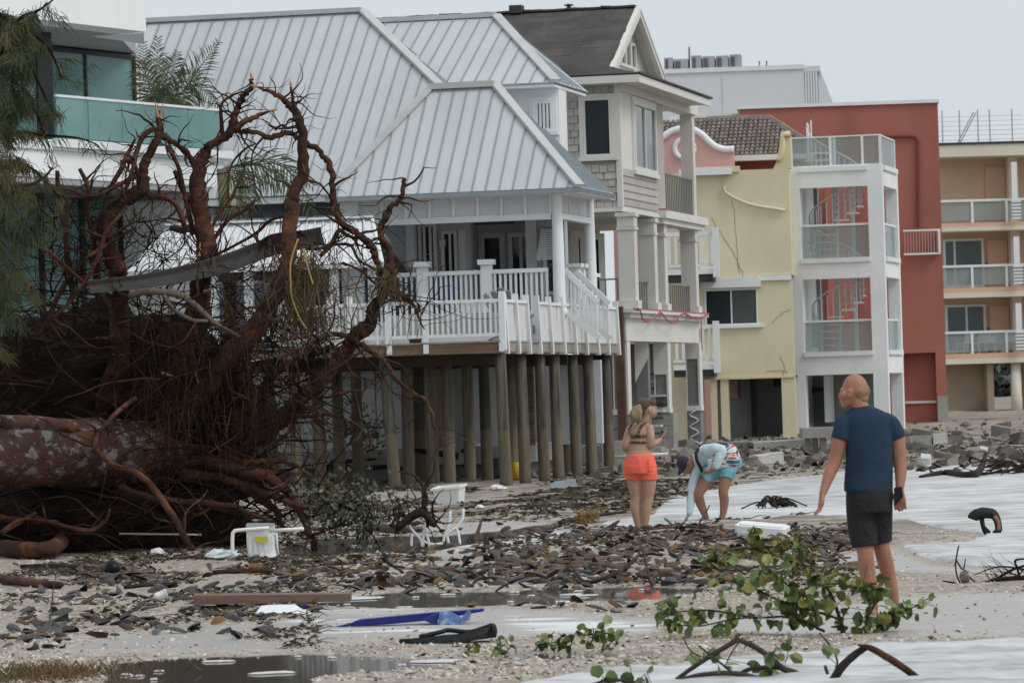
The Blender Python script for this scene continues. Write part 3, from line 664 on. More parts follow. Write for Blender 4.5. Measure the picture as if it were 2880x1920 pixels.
window(house, xw(1320), xw(1396), ZPF+.02, Z(1350, 650, PB), PB+.9, M_DARKG, M_INT, .12, name='front_door')
part('recess_wall', M_INT, house, (xw(1300), xw(1500), PB+.93, PB+1.05, ZPF, zl1+.14))
window(house, xw(1404), xw(1474), ZPF+.02, Z(1350, 654, PB), PB+.9, M_DARKG, M_WHITE, .09, mull=(xw(1440),), name='patio_door')
part('transom', M_SIDING, house, (xw(1312), xw(1424), PB+.86, PB+.925, Z(1350, 628, PB), Z(1350, 612, PB)))
part('corner_board', M_WHITE, house, (xw(1482), xw(1514), PB-.1, PB+.9, ZPF, zl1+.14))
boards(house, xw(1516), xw(1592), ZPF, zl1+.14, PB-.1, .2, M_LSIDING)
part('wall', M_LSIDING, house, (xw(1516), xw(1592), PB-.09, PB+.2, ZPF, zl1+.14))
window(house, xw(1532), xw(1584), ZPF+.5, Z(1550, 645, PB), PB-.12, M_DARKG, M_WHITE, .07, name='window')
sh = MB(); zs0 = Z(1550, 735, PB); zs1 = Z(1550, 645, PB); xa, xb = xw(1534), xw(1582)
for i in range(14):
    t = i/14; t2 = (i+.7)/14; z_a = zs1+(zs0-zs1)*t; z_b = zs1+(zs0-zs1)*t2; sh.box(xa, xb, PB-.22-.55*t-.02, PB-.22-.55*t+.02, z_b, z_a)
for x in (xa, xb): sh.beam((x, PB-.2, zs1), (x, PB-.77, zs0), .06, .05)
sh.build('storm_shutter', M_WHITE, house)
# wall of the house left of the porch and the storey above
part('wall', M_SIDING, house, (-9, PL-.15, PB-.1, PB+.2, 2.6, Z(800, 540, PB)+.1))
boards(house, -7.5, PL-.15, ZPF+1.2, Z(800, 540, PB)+.05, PB-.1, .2, M_SIDING)
part('wall_cap', M_WHITE, house, (-9, PL-.13, PB-.18, PB-.101, Z(800, 620, PB), Z(800, 612, PB)))
# roofs
def V3(t, y): return Vector((t[0], y, t[1]))
# main roof
YE, YR = 8.8, 14.0
e0 = D.fx(880, 546, YE); zE = e0[1]; r0 = D.fx(1018, 32, YR); zR = r0[1]; xR = r0[0]
xER = xR+ (YR-YE)*.95
front = [(-13, YE, zE), (xER, YE, zE), (xR, YR, zR), (-13, YR, zR)]
metal_roof(house, front, 0, .30, start=xR-.02)
right = [(xER, YE, zE), (xER, 13, zE), (xR, YR, zR)]
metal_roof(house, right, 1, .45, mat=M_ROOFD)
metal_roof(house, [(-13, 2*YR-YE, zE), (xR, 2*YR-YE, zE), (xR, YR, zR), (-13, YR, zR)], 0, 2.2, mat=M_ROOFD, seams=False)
cap(house, (-13, YR, zR), (xR, YR, zR), .24, .1); cap(house, (xR, YR, zR), (xER, YE, zE), .22, .06)
part('gable_wall', M_SIDING, house, (-9, -3.2, PB+1.3, 2*YR-YE-.6, 2.6, zE-.05))
part('fascia', M_WHITE, house, (-13, xER, YE+.02, YE+.3, zE-.16, zE-.035))
# second roof behind
YE2, YR2 = 13.2, 17.0
c0 = D.fx(1562, 230, YE2); r2 = D.fx(1394, 46, YR2); zE2, xE2 = c0[1], c0[0]; zR2, xR2 = r2[1], r2[0]
yb2 = D.fy(1655, 257, xE2)[0]
metal_roof(house, [(xR-1, YE2, zE2), (xE2, YE2, zE2), (xR2, YR2, zR2), (xR-1, YR2, zR2)], 0, .31, start=xR2)
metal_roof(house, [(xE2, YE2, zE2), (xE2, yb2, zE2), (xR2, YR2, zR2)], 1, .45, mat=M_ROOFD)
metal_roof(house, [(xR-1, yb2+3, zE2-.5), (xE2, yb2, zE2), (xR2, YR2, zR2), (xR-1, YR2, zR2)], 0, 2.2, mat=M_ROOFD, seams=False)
cap(house, (xR-1, YR2, zR2), (xR2, YR2, zR2), .24, .1); cap(house, (xR2, YR2, zR2), (xE2, YE2, zE2), .22, .06)
part('soffit', M_WHITE, house, (xR-1, xE2-.05, YE2+.05, yb2-.05, zE2-.1, zE2-.035))
yw = YE2+.6; xk = X(1572, 300, yw)
part('upper_wall', M_WHITE, house, (-4, xk, yw, yw+.8, zE-.5, zE2-.102))
wz = (Z(1500, 372, yw), Z(1500, 285, yw))
window(house, X(1500, 320, yw), X(1556, 320, yw), wz[0], wz[1], yw, M_GREYG, M_WHITE, .06, mull=tuple(X(p, 320, yw) for p in (1511, 1521, 1531, 1541)), trim=M_WHITE, tw=.08)
# porch roof
YE3, YR3 = YP-.55, YP+1.75
l3 = D.fx(912, 549, YE3); c3 = D.fx(1630, 526, YE3); ra = D.fx(1212, 242, YR3); rb = D.fx(1392, 240, YR3)
zE3 = c3[1]; zR3 = rb[1]; yb3 = D.fy(1726, 533, c3[0])[0]
metal_roof(house, [(l3[0], YE3, zE3), (c3[0], YE3, zE3), (rb[0], YR3, zR3), (ra[0], YR3, zR3)], 0, .27, start=rb[0])
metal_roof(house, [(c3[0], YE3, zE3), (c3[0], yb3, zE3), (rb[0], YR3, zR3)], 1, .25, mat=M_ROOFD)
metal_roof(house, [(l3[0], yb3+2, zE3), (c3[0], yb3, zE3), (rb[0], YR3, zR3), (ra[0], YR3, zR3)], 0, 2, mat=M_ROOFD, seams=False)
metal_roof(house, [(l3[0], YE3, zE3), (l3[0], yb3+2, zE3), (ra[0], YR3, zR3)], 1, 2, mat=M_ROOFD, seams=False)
cap(house, (ra[0], YR3, zR3), (rb[0], YR3, zR3), .26, .12); cap(house, (rb[0], YR3, zR3), (c3[0], YE3, zE3), .2, .06); cap(house, (ra[0], YR3, zR3), (l3[0], YE3, zE3), .2, .06)
part('soffit', M_WHITE, house, (l3[0]+.05, c3[0]-.05, YE3+.05, yb3-.05, zE3-.1, zE3-.04))
part('gutter', M_SEAM, house, (l3[0]+.02, c3[0]-.01, YE3-.05, YE3+.03, zE3-.1, zE3-.02))
src = MB().box(-.02, .03, -.03, .03, 0, .08).build('eave_fin', M_SEAM, house, loc=(c3[0], YE3+.05, zE3-.1))
for k in range(1, 16): inst(src, house, (c3[0], YE3+.05+(yb3-YE3-.1)*k/15, zE3-.1))
# ground floor behind the pilings: stripped walls on a bare slab
LZ0 = .62; LY = 9.2
xw2 = lambda p: X(p, 1120, LY)
part('slab', M_CONC, house, (-8, -1.5, LY-.35, LY+5, .28, LZ0)); part('footing', M_CONCD, house, (-8, -1.7, LY-.1, LY+4.8, -.2, .278))
for p0, p1, mt, nm in ((640, 880, M_INT, 'wall_panel'), (882, 1055, M_WRAP, 'wrapped_wall'), (1058, 1130, M_WRAP, 'wrapped_wall'), (1160, 1192, M_PLY, 'plywood_panel'), (1194, 1206, M_WHITE, 'door_jamb'), (1228, 1240, M_PLY, 'plywood_panel'), (1278, 1304, M_GRYP, 'steel_door'), (1352, 1376, M_PLY, 'stud'), (1378, 1402, M_WRAP, 'wrapped_wall'), (1478, 1500, M_LUMBER, 'stud'), (1568, 1602, M_WRAP, 'wrapped_wall'), (1664, 1692, M_WRAP, 'wrapped_wall')):
    part(nm, mt, house, (xw2(p0), xw2(p1), LY, LY+.12, LZ0+.002, 2.3))
part('back_wall', M_GRYP, house, (-8, -1.8, LY+4.6, LY+4.8, LZ0, 2.6))
part('siding_band', M_LSIDING, house, (xw2(882), xw2(1055), LY-.03, LY-.002, Z(950, 1092, LY), 2.25))
for k in range(4): part('window_trim', M_WHITE, house, (xw2(1196)+k*.03, xw2(1196)+k*.03+.012, LY-.06, LY-.01, LZ0+.1, 2.2))
# ---------------------------------------------------------------- chair and plant on the decks
def adirondack(fr, lx, ly, z, rz, label, sc_=1):
    t = empty('garden_chair', Vector((fr.o[0], fr.o[1], 0))+Vector((lx*fr.c-ly*fr.s, lx*fr.s+ly*fr.c, z)), rz, label, 'chair')
    for k in range(5):
        x = -.26+k*.13; MB().beam((x, .12, .3), (x*1.25, .55, .98+.06*(2-abs(k-2))), .11, .025, (0, 1, 0)).build('back_slat', M_CHAIRG, t)
    for k in range(5): MB().beam((-.3, -.42+k*.11, .36-k*.025), (.3, -.42+k*.11, .36-k*.025), .095, .025).build('seat_slat', M_CHAIRG, t)
    for s in (-1, 1):
        MB().beam((s*.34, -.45, .56), (s*.34, .35, .56), .13, .03).build('armrest', M_CHAIRG, t)
        MB().box(s*.34-.035, s*.34+.035, -.42, -.36, 0, .55).build('leg', M_CHAIRG, t); MB().beam((s*.3, -.42, .36), (s*.3, .45, .03), .03, .1).build('leg', M_CHAIRG, t)
    t.scale = (sc_,)*3
    return t
M_CHAIRG = pmat('grey_chair_paint', (.27, .29, .31), .6, .1, 2, .02)
adirondack(D, X(1448, 840, 4.9), 4.9, ZPF-.55, R(150), 'grey slatted garden chair behind the deck railing')
part('chair_platform', M_WHITE, house, (X(1448, 840, 4.9)-.7, X(1448, 840, 4.9)+.7, 4.2, 5.7, ZD1+.002, ZPF-.55))
adirondack(D, -.45, ys[2]+.6, ZD1, R(100), 'white chair showing through the broken panel of the deck railing', .85)
pt = empty('potted_plant', Vector((D.o[0], D.o[1], 0))+Vector((X(1168, 930, .8)*D.c-.8*D.s, X(1168, 930, .8)*D.s+.8*D.c, ZD1)), 0, 'small plant in a brown pot behind the white deck railing', 'plant')
M_POT = pmat('brown_pot', (.16, .09, .06), .7, .2, 6, .05); M_PLEAF = pmat('pot_leaf', (.05, .075, .04), .6, .3, 8, 0)
MB().lathe([(.1, 0), (.14, .2), (.16, .24), (.15, .25)], 14).build('pot', M_POT, pt, True)
for k in range(22):
    a = random.uniform(0, 6.28); h = random.uniform(.15, .4); d = Vector((math.cos(a), math.sin(a), 0)); s = Vector((-d.y, d.x, 0))*.03; p = Vector((0, 0, .22)); q = p+d*h*.5+Vector((0, 0, h)); m_ = p.lerp(q, .6)
    MB().add([p, m_+s, q, m_-s], [(0, 1, 2, 3)]).build('leaf', M_PLEAF, pt)
# ---------------------------------------------------------------- low gabled shelter in front of the house
SY = 4.6
r_b = D.fx(1047, 614, SY); zrg = r_b[1]; xg = r_b[0]; xl_ = D.fx(470, 620, SY)[0]
nE = D.fx(1076, 736, SY-1.7); fE = D.fx(1160, 770, SY+2.6)
_loc = Vector((D.o[0], D.o[1], 0))
shelter = empty('gable_shelter', _loc, R(D.deg), 'low open shelter with white ribbed gable roof beside the deck', 'shelter')
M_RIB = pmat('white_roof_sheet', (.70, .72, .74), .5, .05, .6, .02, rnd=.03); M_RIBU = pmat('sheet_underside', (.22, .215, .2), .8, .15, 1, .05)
n_s = 26
for sgn, E_, ye in ((-1, nE, SY-1.7), (1, fE, SY+2.6)):
    a0 = Vector((xl_, SY, zrg)); a1 = Vector((xg, SY, zrg)); b0 = Vector((xl_-.3, ye, E_[1])); b1 = Vector((E_[0], ye, E_[1]))
    for k in range(n_s):
        p = a0.lerp(a1, k/n_s); q = a0.lerp(a1, (k+.97)/n_s); u = b0.lerp(b1, k/n_s); v = b0.lerp(b1, (k+.97)/n_s); up = Vector((0, 0, .03)); dn = Vector((0, 0, -.015))
        q7 = p.lerp(q, .7); v7 = u.lerp(v, .7); q8 = p.lerp(q, .8); v8 = u.lerp(v, .8)
        vs = [p, q7, q8+up, q+up, u, v7, v8+up, v+up]; vs = vs+[w+dn for w in vs]
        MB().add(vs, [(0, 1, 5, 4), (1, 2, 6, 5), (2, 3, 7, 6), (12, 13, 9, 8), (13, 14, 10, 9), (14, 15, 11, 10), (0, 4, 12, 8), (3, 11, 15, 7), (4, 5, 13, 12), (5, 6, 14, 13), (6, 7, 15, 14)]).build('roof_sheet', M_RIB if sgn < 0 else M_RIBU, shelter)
    for k in range(1, 9):
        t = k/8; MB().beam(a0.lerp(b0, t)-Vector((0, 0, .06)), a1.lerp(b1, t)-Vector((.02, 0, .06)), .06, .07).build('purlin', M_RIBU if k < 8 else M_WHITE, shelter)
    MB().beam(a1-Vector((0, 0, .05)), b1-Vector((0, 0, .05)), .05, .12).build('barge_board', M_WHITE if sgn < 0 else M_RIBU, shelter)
cap(shelter, (xl_, SY, zrg), (xg, SY, zrg), .3, .04, M_WHITE)
for px, yy, zz in ((940, SY-1.5, nE[1]), (1048, SY+.4, zrg-.25), (700, SY-1.5, nE[1]), (600, SY-1.5, nE[1])):
    x = X(px, 800, yy); part('post', M_WHITE, shelter, (x-.075, x+.075, yy-.075, yy+.075, ZD1+.002, zz-.1))
bx0, bx1 = X(860, 830, SY+2.4), X(1295, 830, SY+2.4)
boards(shelter, bx0, bx1, ZD1+.01, Z(1000, 788, SY+2.4), SY+2.4, .16, M_BLUE, t=.025)
# debris under the house
# ================================================================ shingled house with columns
M_SHING = pmat('grey_cedar_shingle', (.43, .41, .38), .8, .08, 2, .1, 30, rnd=.1)
M_ASPH = pmat('asphalt_shingle', (.075, .068, .062), .95, .3, 1.2, .3, 20, rnd=.16)
M_CREAM = pmat('cream_column_paint', (.62, .61, .575), .6, .06, .8, .03)
M_CREAMB = pmat('cream_board', (.66, .655, .62), .6, .05, .8, .03)
M_SCREEN = pmat('grey_rail_metal', (.20, .20, .195), .5, .1, 2, 0)
M_RED_TARP = pmat('torn_red_flashing', (.42, .09, .07), .6, .15, 3, .05)
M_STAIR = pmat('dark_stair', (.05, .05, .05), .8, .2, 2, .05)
_o = W(1770, 1270, 104); S = Fr((_o.x, _o.y, 0), -12.5)
sh_house = root_at('shingle_house', S, 'cream shingled house with dark gabled roof and storm damaged columns', 'house')
X = S.X; Z = S.Z; fy = S.fy
xL = X(1540, 500, 0)
zs0 = Z(1770, 582, 0); zs1 = Z(1770, 240, 0)          # shingle wall bottom / top
win = (X(1642, 350, 0), X(1720, 350, 0), Z(1680, 440, 0), Z(1680, 277, 0))
part('wall', M_SHING, sh_house, (xL-3, -.02, .03, 6, zs0, zs1+.4))
ch = .175; cw = .2; src = None; row = 0; z = zs0
sh_m = MB(); sh_m.add([(0, -.03, 0), (cw-.012, -.03, 0), (cw-.012, .02, 0), (0, .02, 0), (0, -.004, ch), (cw-.012, -.004, ch), (cw-.012, .02, ch), (0, .02, ch)], [(0, 1, 5, 4), (1, 2, 6, 5), (3, 0, 4, 7), (4, 5, 6, 7), (3, 2, 1, 0)])
shm = sh_m.mesh('shingle', M_SHING)
while z < zs1:
    x = -.02-cw+ (cw/2 if row % 2 else 0)
    while x > xL-.1:
        if not (win[0]-.12 < x+cw/2 < win[1]+.12 and win[2]-.15 < z+ch/2 < win[3]+.15) and x+cw <= .01:
            link('shingle', shm, sh_house, (x+random.uniform(-.006, .006), .0, z+random.uniform(-.008, .008)))
        x -= cw
    z += ch; row += 1
window(sh_house, *win, -.005, M_DARKG, M_CREAMB, .05, trim=M_CREAMB, tw=.11)
part('corner_board', M_CREAMB, sh_house, (-.1, .0, -.05, -.031, zs0, zs1+.1)); part('corner_board', M_CREAMB, sh_house, (-.02, .03, -.03, .12, zs0, zs1+.1))
part('frieze', M_CREAMB, sh_house, (xL-2, .035, -.06, .02, zs1+.02, zs1+.3))
# beach front, upper storey: window bay then open balcony
yb = fy(1842, 350, 0)[0]; ye = fy(1957, 480, 0)[0]
part('bay_wall', M_CREAMB, sh_house, (-.3, -.001, .1, yb, zs0, zs1+.35))
boards(sh_house, .15, yb-.05, Z(1770, 575, 0), Z(1770, 470, 0), 0, .17, M_SHING, axis=1)
window(sh_house, fy(1776, 350, 0)[0]+.1, yb-.15, Z(1800, 462, 0)-.05, Z(1800, 268, 0), 0, M_GREYG, M_CREAMB, .1, mull=(yb*.38, yb*.66), axis=1, out=1, trim=M_CREAMB, tw=.1)
part('frieze', M_CREAMB, sh_house, (-.3, .06, .025, ye+.25, zs1-.12, zs1+.3))
part('balcony_ceiling', M_CREAMB, sh_house, (-3, -.32, yb, ye, zs1+.02, zs1+.08))
part('balcony_back_wall', M_SHING, sh_house, (-3.2, -3, yb, ye, zs0, zs1))
part('column', M_CREAM, sh_house, (-.33, .0, ye-.38, ye, zs0+.1, zs1-.125)); part('column_base', M_CREAM, sh_house, (-.38, .05, ye-.43, ye+.05, zs0, zs0+.1))
zr = Z(1880, 448, 0)
part('rail', M_SCREEN, sh_house, (-.08, -.03, yb+.05, ye-.4, zr-.04, zr)); balusters(sh_house, (-.055, yb+.1), (-.055, ye-.45), .24, zs0, zr-.04, M_SCREEN, .03)
# roofs: main gable, eave line with dark skirt
zEv = Z(1797, 207, -.55); yE = -.55; yR = 3.6
pk = S.fx(1790, 22, yR); xg, zRd = pk
near = fy(1715, 166, xg); far_ = fy(1866, 222, xg)
xe = X(1797, 205, yE)
def asph(poly, step=.2):
    """courses of asphalt shingles up the slope, each strip a piece of its own"""
    P = [Vector(p) for p in poly]; nrm = (P[1]-P[0]).cross(P[2]-P[0]).normalized(); nrm = nrm if nrm.z > 0 else -nrm
    lo = min(p.z for p in P); hi = max(p.z for p in P); z = lo; k = 0
    while z < hi-1e-4:
        q = clip(clip(P, 2, z, True), 2, min(z+step, hi+1), False)
        if len(q) >= 3:
            x0 = min(p.x for p in q); x1 = max(p.x for p in q); x = x0-random.uniform(0, .9)
            while x < x1:
                w = random.uniform(.8, 1.1); qq = clip(clip(q, 0, x, True), 0, x+w-.006, False)
                if len(qq) >= 3: MB().prism([p-nrm*.01+nrm*random.uniform(0, .012) for p in qq], nrm*.025).build('roof_shingle', M_ASPH, sh_house)
                x += w
        z += step
def onf(x, y): return (x, y, zEv+(zRd-zEv)*(y-yE)/(yR-yE))
asph([onf(xL-4, yE), onf(xe, yE), onf(xg, near[0] if near[0] > yE else yE+.3), onf(xg, yR), onf(xL-4, yR)])
MB().prism([(xL-4, 2*yR-yE, zEv), (xg, 2*yR-yE, zEv), (xg, yR, zRd), (xL-4, yR, zRd)], (0, 0, .03)).build('roof_slope', M_ASPH, sh_house)
for k in range(26): MB().beam((xg-.02-k*.3, yR, zRd+.03+random.uniform(0, .02)), (xg-.3-k*.3, yR, zRd+.03+random.uniform(0, .03)), .25, .05).build('ridge_shingle', M_ASPH, sh_house)
for px, h in ((1452, .14), (1600, .12)): MB().lathe([(.05, -.2), (.05, h), (.12, h+.01), (.12, h+.04), (.02, h+.06)], 10, (X(px, 25, yR), yR, zRd)).build('roof_vent', M_STAIR, sh_house)
part('roof_vent', M_STAIR, sh_house, (X(1436, 25, yR), X(1470, 25, yR), yR-.2, yR+.2, zRd, zRd+.2))
zn = onf(0, near[0])[2]; yf = 2*yR-near[0]
def rake(y0, z0, y1, z1, nm='rake_board'):
    MB().add([(xg-.02, y0, z0-.28), (xg+.1, y0, z0-.28), (xg+.1, y0, z0), (xg-.02, y0, z0), (xg-.02, y1, z1-.22), (xg+.1, y1, z1-.22), (xg+.1, y1, z1+.03), (xg-.02, y1, z1+.03)], [(0, 1, 2, 3), (7, 6, 5, 4), (0, 4, 5, 1), (1, 5, 6, 2), (2, 6, 7, 3), (3, 7, 4, 0)]).build(nm, M_CREAMB, sh_house)
rake(near[0], zn+.02, yR, zRd); rake(yf, zn+.02, yR, zRd)
for y0, y1 in ((near[0], yR), (yf, yR)):
    MB().prism([(xg-1.0, y0, zn-.03), (xg+.12, y0, zn-.03), (xg+.12, y1, zRd-.03), (xg-1.0, y1, zRd-.03)], (0, 0, -.06)).build('gable_soffit', M_CREAM, sh_house)
MB().prism([(xg-.3, near[0]+.1, zn-.1), (xg-.3, yf-.1, zn-.1), (xg-.3, yR, zRd-.15)], (-.1, 0, 0)).build('gable_wall', M_CREAMB, sh_house)
gy = [yR-1.0, yR-.35, yR+.35, yR+1.0]; gz = zn+.25
for a, b in zip(gy, gy[1:]):
    t = max(abs(a-yR), abs(b-yR)); zt = gz+(zRd-gz)*.72*(1-t/2.6)
    window(sh_house, a+.02, b-.02, gz, zt, xg-.295, M_GREYG, M_CREAMB, .07, axis=1, out=1, name='gable_window')
part('gable_sill', M_CREAMB, sh_house, (xg-.3, xg+.05, near[0], yf, zn-.25, zn-.12))
fE = fy(1992, 272, .5)
part('eave_fascia', M_CREAMB, sh_house, (xL-3, xe, yE, yE+.08, zEv-.2, zEv-.02)); part('eave_fascia', M_CREAMB, sh_house, (xe-.08, xe+.001, yE+.081, fE[0]-.4, zEv-.2, zEv-.02))
part('eave_soffit', M_CREAM, sh_house, (-.2, xe-.081, yE+.081, fE[0]-.45, zEv-.16, zEv-.1)); part('eave_soffit', M_CREAM, sh_house, (xL-3, -.2, yE+.081, 0, zEv-.16, zEv-.1))
MB().prism([(xe+.05, yE, zEv), (xe+.05, fE[0]-.3, zEv), (xg-.8, fE[0]-.8, zEv+.04), (xg-.8, yE+.9, zEv+.04)], (0, 0, .05)).build('skirt_roof', M_ASPH, sh_house)
# entablature under the upper storey
yc = fy(1990, 560, .18)[0]
z_a, z_b = Z(1770, 660, 0), zs0
part('entablature', M_CREAMB, sh_house, (xL-2, .02, -.04, .4, Z(1700, 596, 0), zs0-.003)); part('entablature', M_CREAMB, sh_house, (-.35, .021, .41, yc-.4, Z(1700, 596, 0), zs0-.003))
part('cornice', M_CREAMB, sh_house, (-.3, .2, yb+.1, yc-.1, zs0+.02-.12, zs0+.1)); part('cornice', M_CREAMB, sh_house, (-.3, .12, yb+.15, yc-.2, zs0-.24, zs0-.105))
part('torn_flashing', M_RED_TARP, sh_house, (.0, .215, yb+.12, yb+.5, zs0+.101, zs0+.14))
# veranda columns
zc1 = Z(1700, 600, 0); zc0 = Z(1760, 868, 0)
def column(x0, x1, y0, y1, za, zb_, name='column'):
    part(name, M_CREAM, sh_house, (x0, x1, y0, y1, za+.2, zb_-.35)); part(name+'_base', M_CREAM, sh_house, (x0-.06, x1+.06, y0-.06, y1+.06, za, za+.2))
    part(name+'_cap', M_CREAM, sh_house, (x0-.05, x1+.05, y0-.05, y1+.05, zb_-.1, zb_-.003)); part(name+'_neck', M_CREAM, sh_house, (x0-.01, x1+.01, y0-.01, y1+.01, zb_-.35, zb_-.1)); part(name+'_ring', M_CREAM, sh_house, (x0-.03, x1+.03, y0-.03, y1+.03, zb_-.42, zb_-.36))
cws = [(1738, 1788, 0)]
column(X(1740, 750, 0), X(1786, 750, 0), 0, .4, zc0, zc1)
for px in (1850, 1878, 1964):
    y1 = fy(px, 750, .02)[0]; column(-.38, .02, y1-.4, y1, zc0, zc1)
part('porch_back_wall', M_SHING, sh_house, (-3, -2.8, .3, yc, zc0, zc1)); part('porch_back_wall', M_CREAM, sh_house, (xL-1, -2.8, 2.6, 2.8, zc0, zc1))
window(sh_house, X(1622, 750, 2.6), X(1644, 750, 2.6), zc0, Z(1630, 660, 2.6), 2.59, M_DARKG, M_CREAM, .08, trim=M_CREAM, name='door'); window(sh_house, X(1668, 750, 2.6), X(1692, 750, 2.6), zc0, Z(1680, 668, 2.6), 2.59, M_DARKG, M_CREAM, .05, trim=M_CREAM, name='door')
zr = Z(1830, 778, 0)
part('rail', M_SCREEN, sh_house, (-.2, -.15, .45, yc-.6, zr-.04, zr)); balusters(sh_house, (-.175, .5), (-.175, yc-.7), .3, zc0, zr-.04, M_SCREEN, .03)
part('rail', M_SCREEN, sh_house, (X(1668, 780, .3), X(1738, 780, .3), .28, .32, zr-.04, zr)); balusters(sh_house, (X(1670, 780, .3), .3), (X(1736, 780, .3), .3), .25, zc0, zr-.04, M_SCREEN, .025)
part('porch_ceiling', M_CREAM, sh_house, (xL-1, -.36, .41, yc, zc1, zc1+.05))
# lower entablature, broken lower columns with bare concrete cores
yd = fy(1990, 880, .22)[0]; zq = Z(1770, 958, 0)
x0_ = X(1748, 900, -.1)
part('lower_entablature', M_CREAMB, sh_house, (x0_, .04, -.12, .5, zq, zc0-.22)); part('lower_entablature', M_CREAMB, sh_house, (-.4, .041, .501, yd-.4, zq, zc0-.22))
part('lower_cornice', M_CREAMB, sh_house, (x0_, .16, -.2, yd-.2, zc0-.218, zc0-.1)); part('lower_cornice', M_CREAMB, sh_house, (x0_-.02, .26, -.26, yd-.05, zc0-.099, zc0-.005))
m = MB(); pts = [Vector((.27, -.2+(yd)*t, zc0-.03-.28*abs(math.sin(t*9.5))*(t > .08)*(.4 if t > .55 else 1))) for t in [i/40 for i in range(41)]]
m.tube(pts, .02, 5); m.build('torn_flashing', M_RED_TARP, sh_house, True)
part('torn_flashing', M_RED_TARP, sh_house, (.245, .275, -.27, yd-.04, zc0-.015, zc0+.01)); part('torn_flashing', M_RED_TARP, sh_house, (.24, .26, yd-1.2, yd-1.17, zq-.2, zc0-.02))
zg = Z(1770, 1166, 0)
for k, px in enumerate((1788, 1886, 1974)):
    y1 = fy(px, 1060, .0)[0] if k else .42; xx0, xx1, yy0, yy1 = -.36, .0, y1-.4, y1
    zt = zq-.002; zm = (Z(1770, 975, 0), Z(1850, 1010, 0)-.35, Z(1960, 1000, 0))[k]
    part('core_column', M_CONCD, sh_house, (xx0+.04, xx1-.04, yy0+.04, yy1-.04, .1, zt))
    part('column_casing', M_CREAMB, sh_house, (xx0, xx1, yy0, yy0+.038, zm, zt)); part('column_casing', M_CREAMB, sh_house, (xx0-.005, xx0+.03, yy0+.04, yy1, zg+.05, zt)); part('column_casing', M_CREAMB, sh_house, (xx1-.035, xx1+.02, yy0-.002, yy1, zg+.05, zt))
    part('casing_collar', M_CREAMB, sh_house, (xx0-.02, xx1+.03, yy0-.02, yy1+.02, zg, zg+.14))
    if k < 2:
        for a in range(3):
            for b in range(2): part('stone_block', M_CONC, sh_house, (xx0-.12+b*.31, xx0-.12+b*.31+.3, yy0-.15+random.uniform(0, .03), yy1+.1, .15+a*.3, .44+a*.3))
    else: part('pier', M_CONCD, sh_house, (xx0, xx1, yy0, yy1, -.1, zg))
y2 = fy(1840, 1060, 0)[0]
part('core_column', M_CONCD, sh_house, (-.4, -.1, y2-.3, y2, .1, zq)); MB().prism([(-.42, y2-.34, zq), (-.08, y2-.34, zq), (-.08, y2-.34, zq-.4), (-.42, y2-.34, zq-1.0)], (0, .03, 0)).build('column_casing', M_CREAMB, sh_house)
for k in range(10): part('stair_tread', M_STAIR if k % 2 else M_CREAM, sh_house, (X(1795, 1050, 4.5), X(1852, 1050, 4.5), 4.2+k*.2, 4.5+k*.2, .35+k*.19, .4+k*.19))
part('ground_wall', M_CONCD, sh_house, (xL-1, -.6, 7.5, 7.7, 0, zq)); part('ground_slab', M_CONC, sh_house, (xL+1.2, .25, -.3, 8, .0, .16)); part('broken_slab', M_CONC, sh_house, (-.7, .85, -.35, .4, .165, .28))
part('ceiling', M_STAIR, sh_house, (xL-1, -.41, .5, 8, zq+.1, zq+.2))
MB().tube([(.02, y1-.41, .25+i*.05) if i == 0 else (-.17+.12*math.sin(i*1.1), y1-.43, .12+i*.055) for i in range(20)], .018, 5).build('hanging_cable', M_WHITE, sh_house, True)
MB().beam((X(1742, 860, -.3), -.3, 0), (X(1740, 860, -.3), -.3, zc0+.05), .22, .2).build('timber_post', pmat('dark_brown_timber', (.10, .055, .035), .85, .3, 2, .2), sh_house)
# ================================================================ yellow stucco house
M_YEL = pmat('yellow_stucco', (.67, .605, .425), .9, .08, .5, .07, 25, c2=(.52, .44, .26), patch=(.35, .5, .75, .45), streak=((.36, .31, .21), .8, .5, .75, .5))
M_YELL = pmat('pale_yellow_trim', (.66, .585, .36), .85, .08, .6, .1)
M_INTG = pmat('bare_grey_interior', (.235, .245, .25), .85, .15, .7, .1)
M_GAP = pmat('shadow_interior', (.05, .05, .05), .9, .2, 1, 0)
_o = W(2222, 1235, 124); YH = Fr((_o.x, _o.y, 0), -6); X = YH.X; Z = YH.Z
yel = root_at('yellow_house', YH, 'cracked yellow stucco house with its ground floor washed open', 'house')
xa = X(1962, 600, 0); xb_ = X(2000, 900, 0); x1 = X(2222, 600, 0)
zt = Z(2100, 478, 0); zband = Z(2100, 783, 0); wz0, wz1 = Z(2050, 915, 0), Z(2050, 812, 0); wxa, wxb = X(1982, 860, 0), X(2132, 860, 0)
oz = Z(2120, 1064, 0); ox0, ox1 = X(2050, 1150, 0), X(2200, 1150, 0); zfl = Z(2100, 1238, 0)
part('upper_wall', M_YEL, yel, (xa, x1, 0, 8, zband+.08, zt))
part('wall_coping', M_YELL, yel, (xa-.05, X(2080, 490, 0), -.06, .3, zt-.05, zt+.12))
part('gutter', M_WHITE, yel, (xa-.5, X(2058, 490, -.2), -.25, -.062, zt-.12, zt+.06))
part('string_course', M_WHITE, yel, (X(2130, 780, 0), x1-.02, -.08, .1, zband-.08, zband+.07))
part('shutter_box', M_WHITE, yel, (wxa-.1, wxb+.1, -.22, -.002, wz1+.03, wz1+.3))
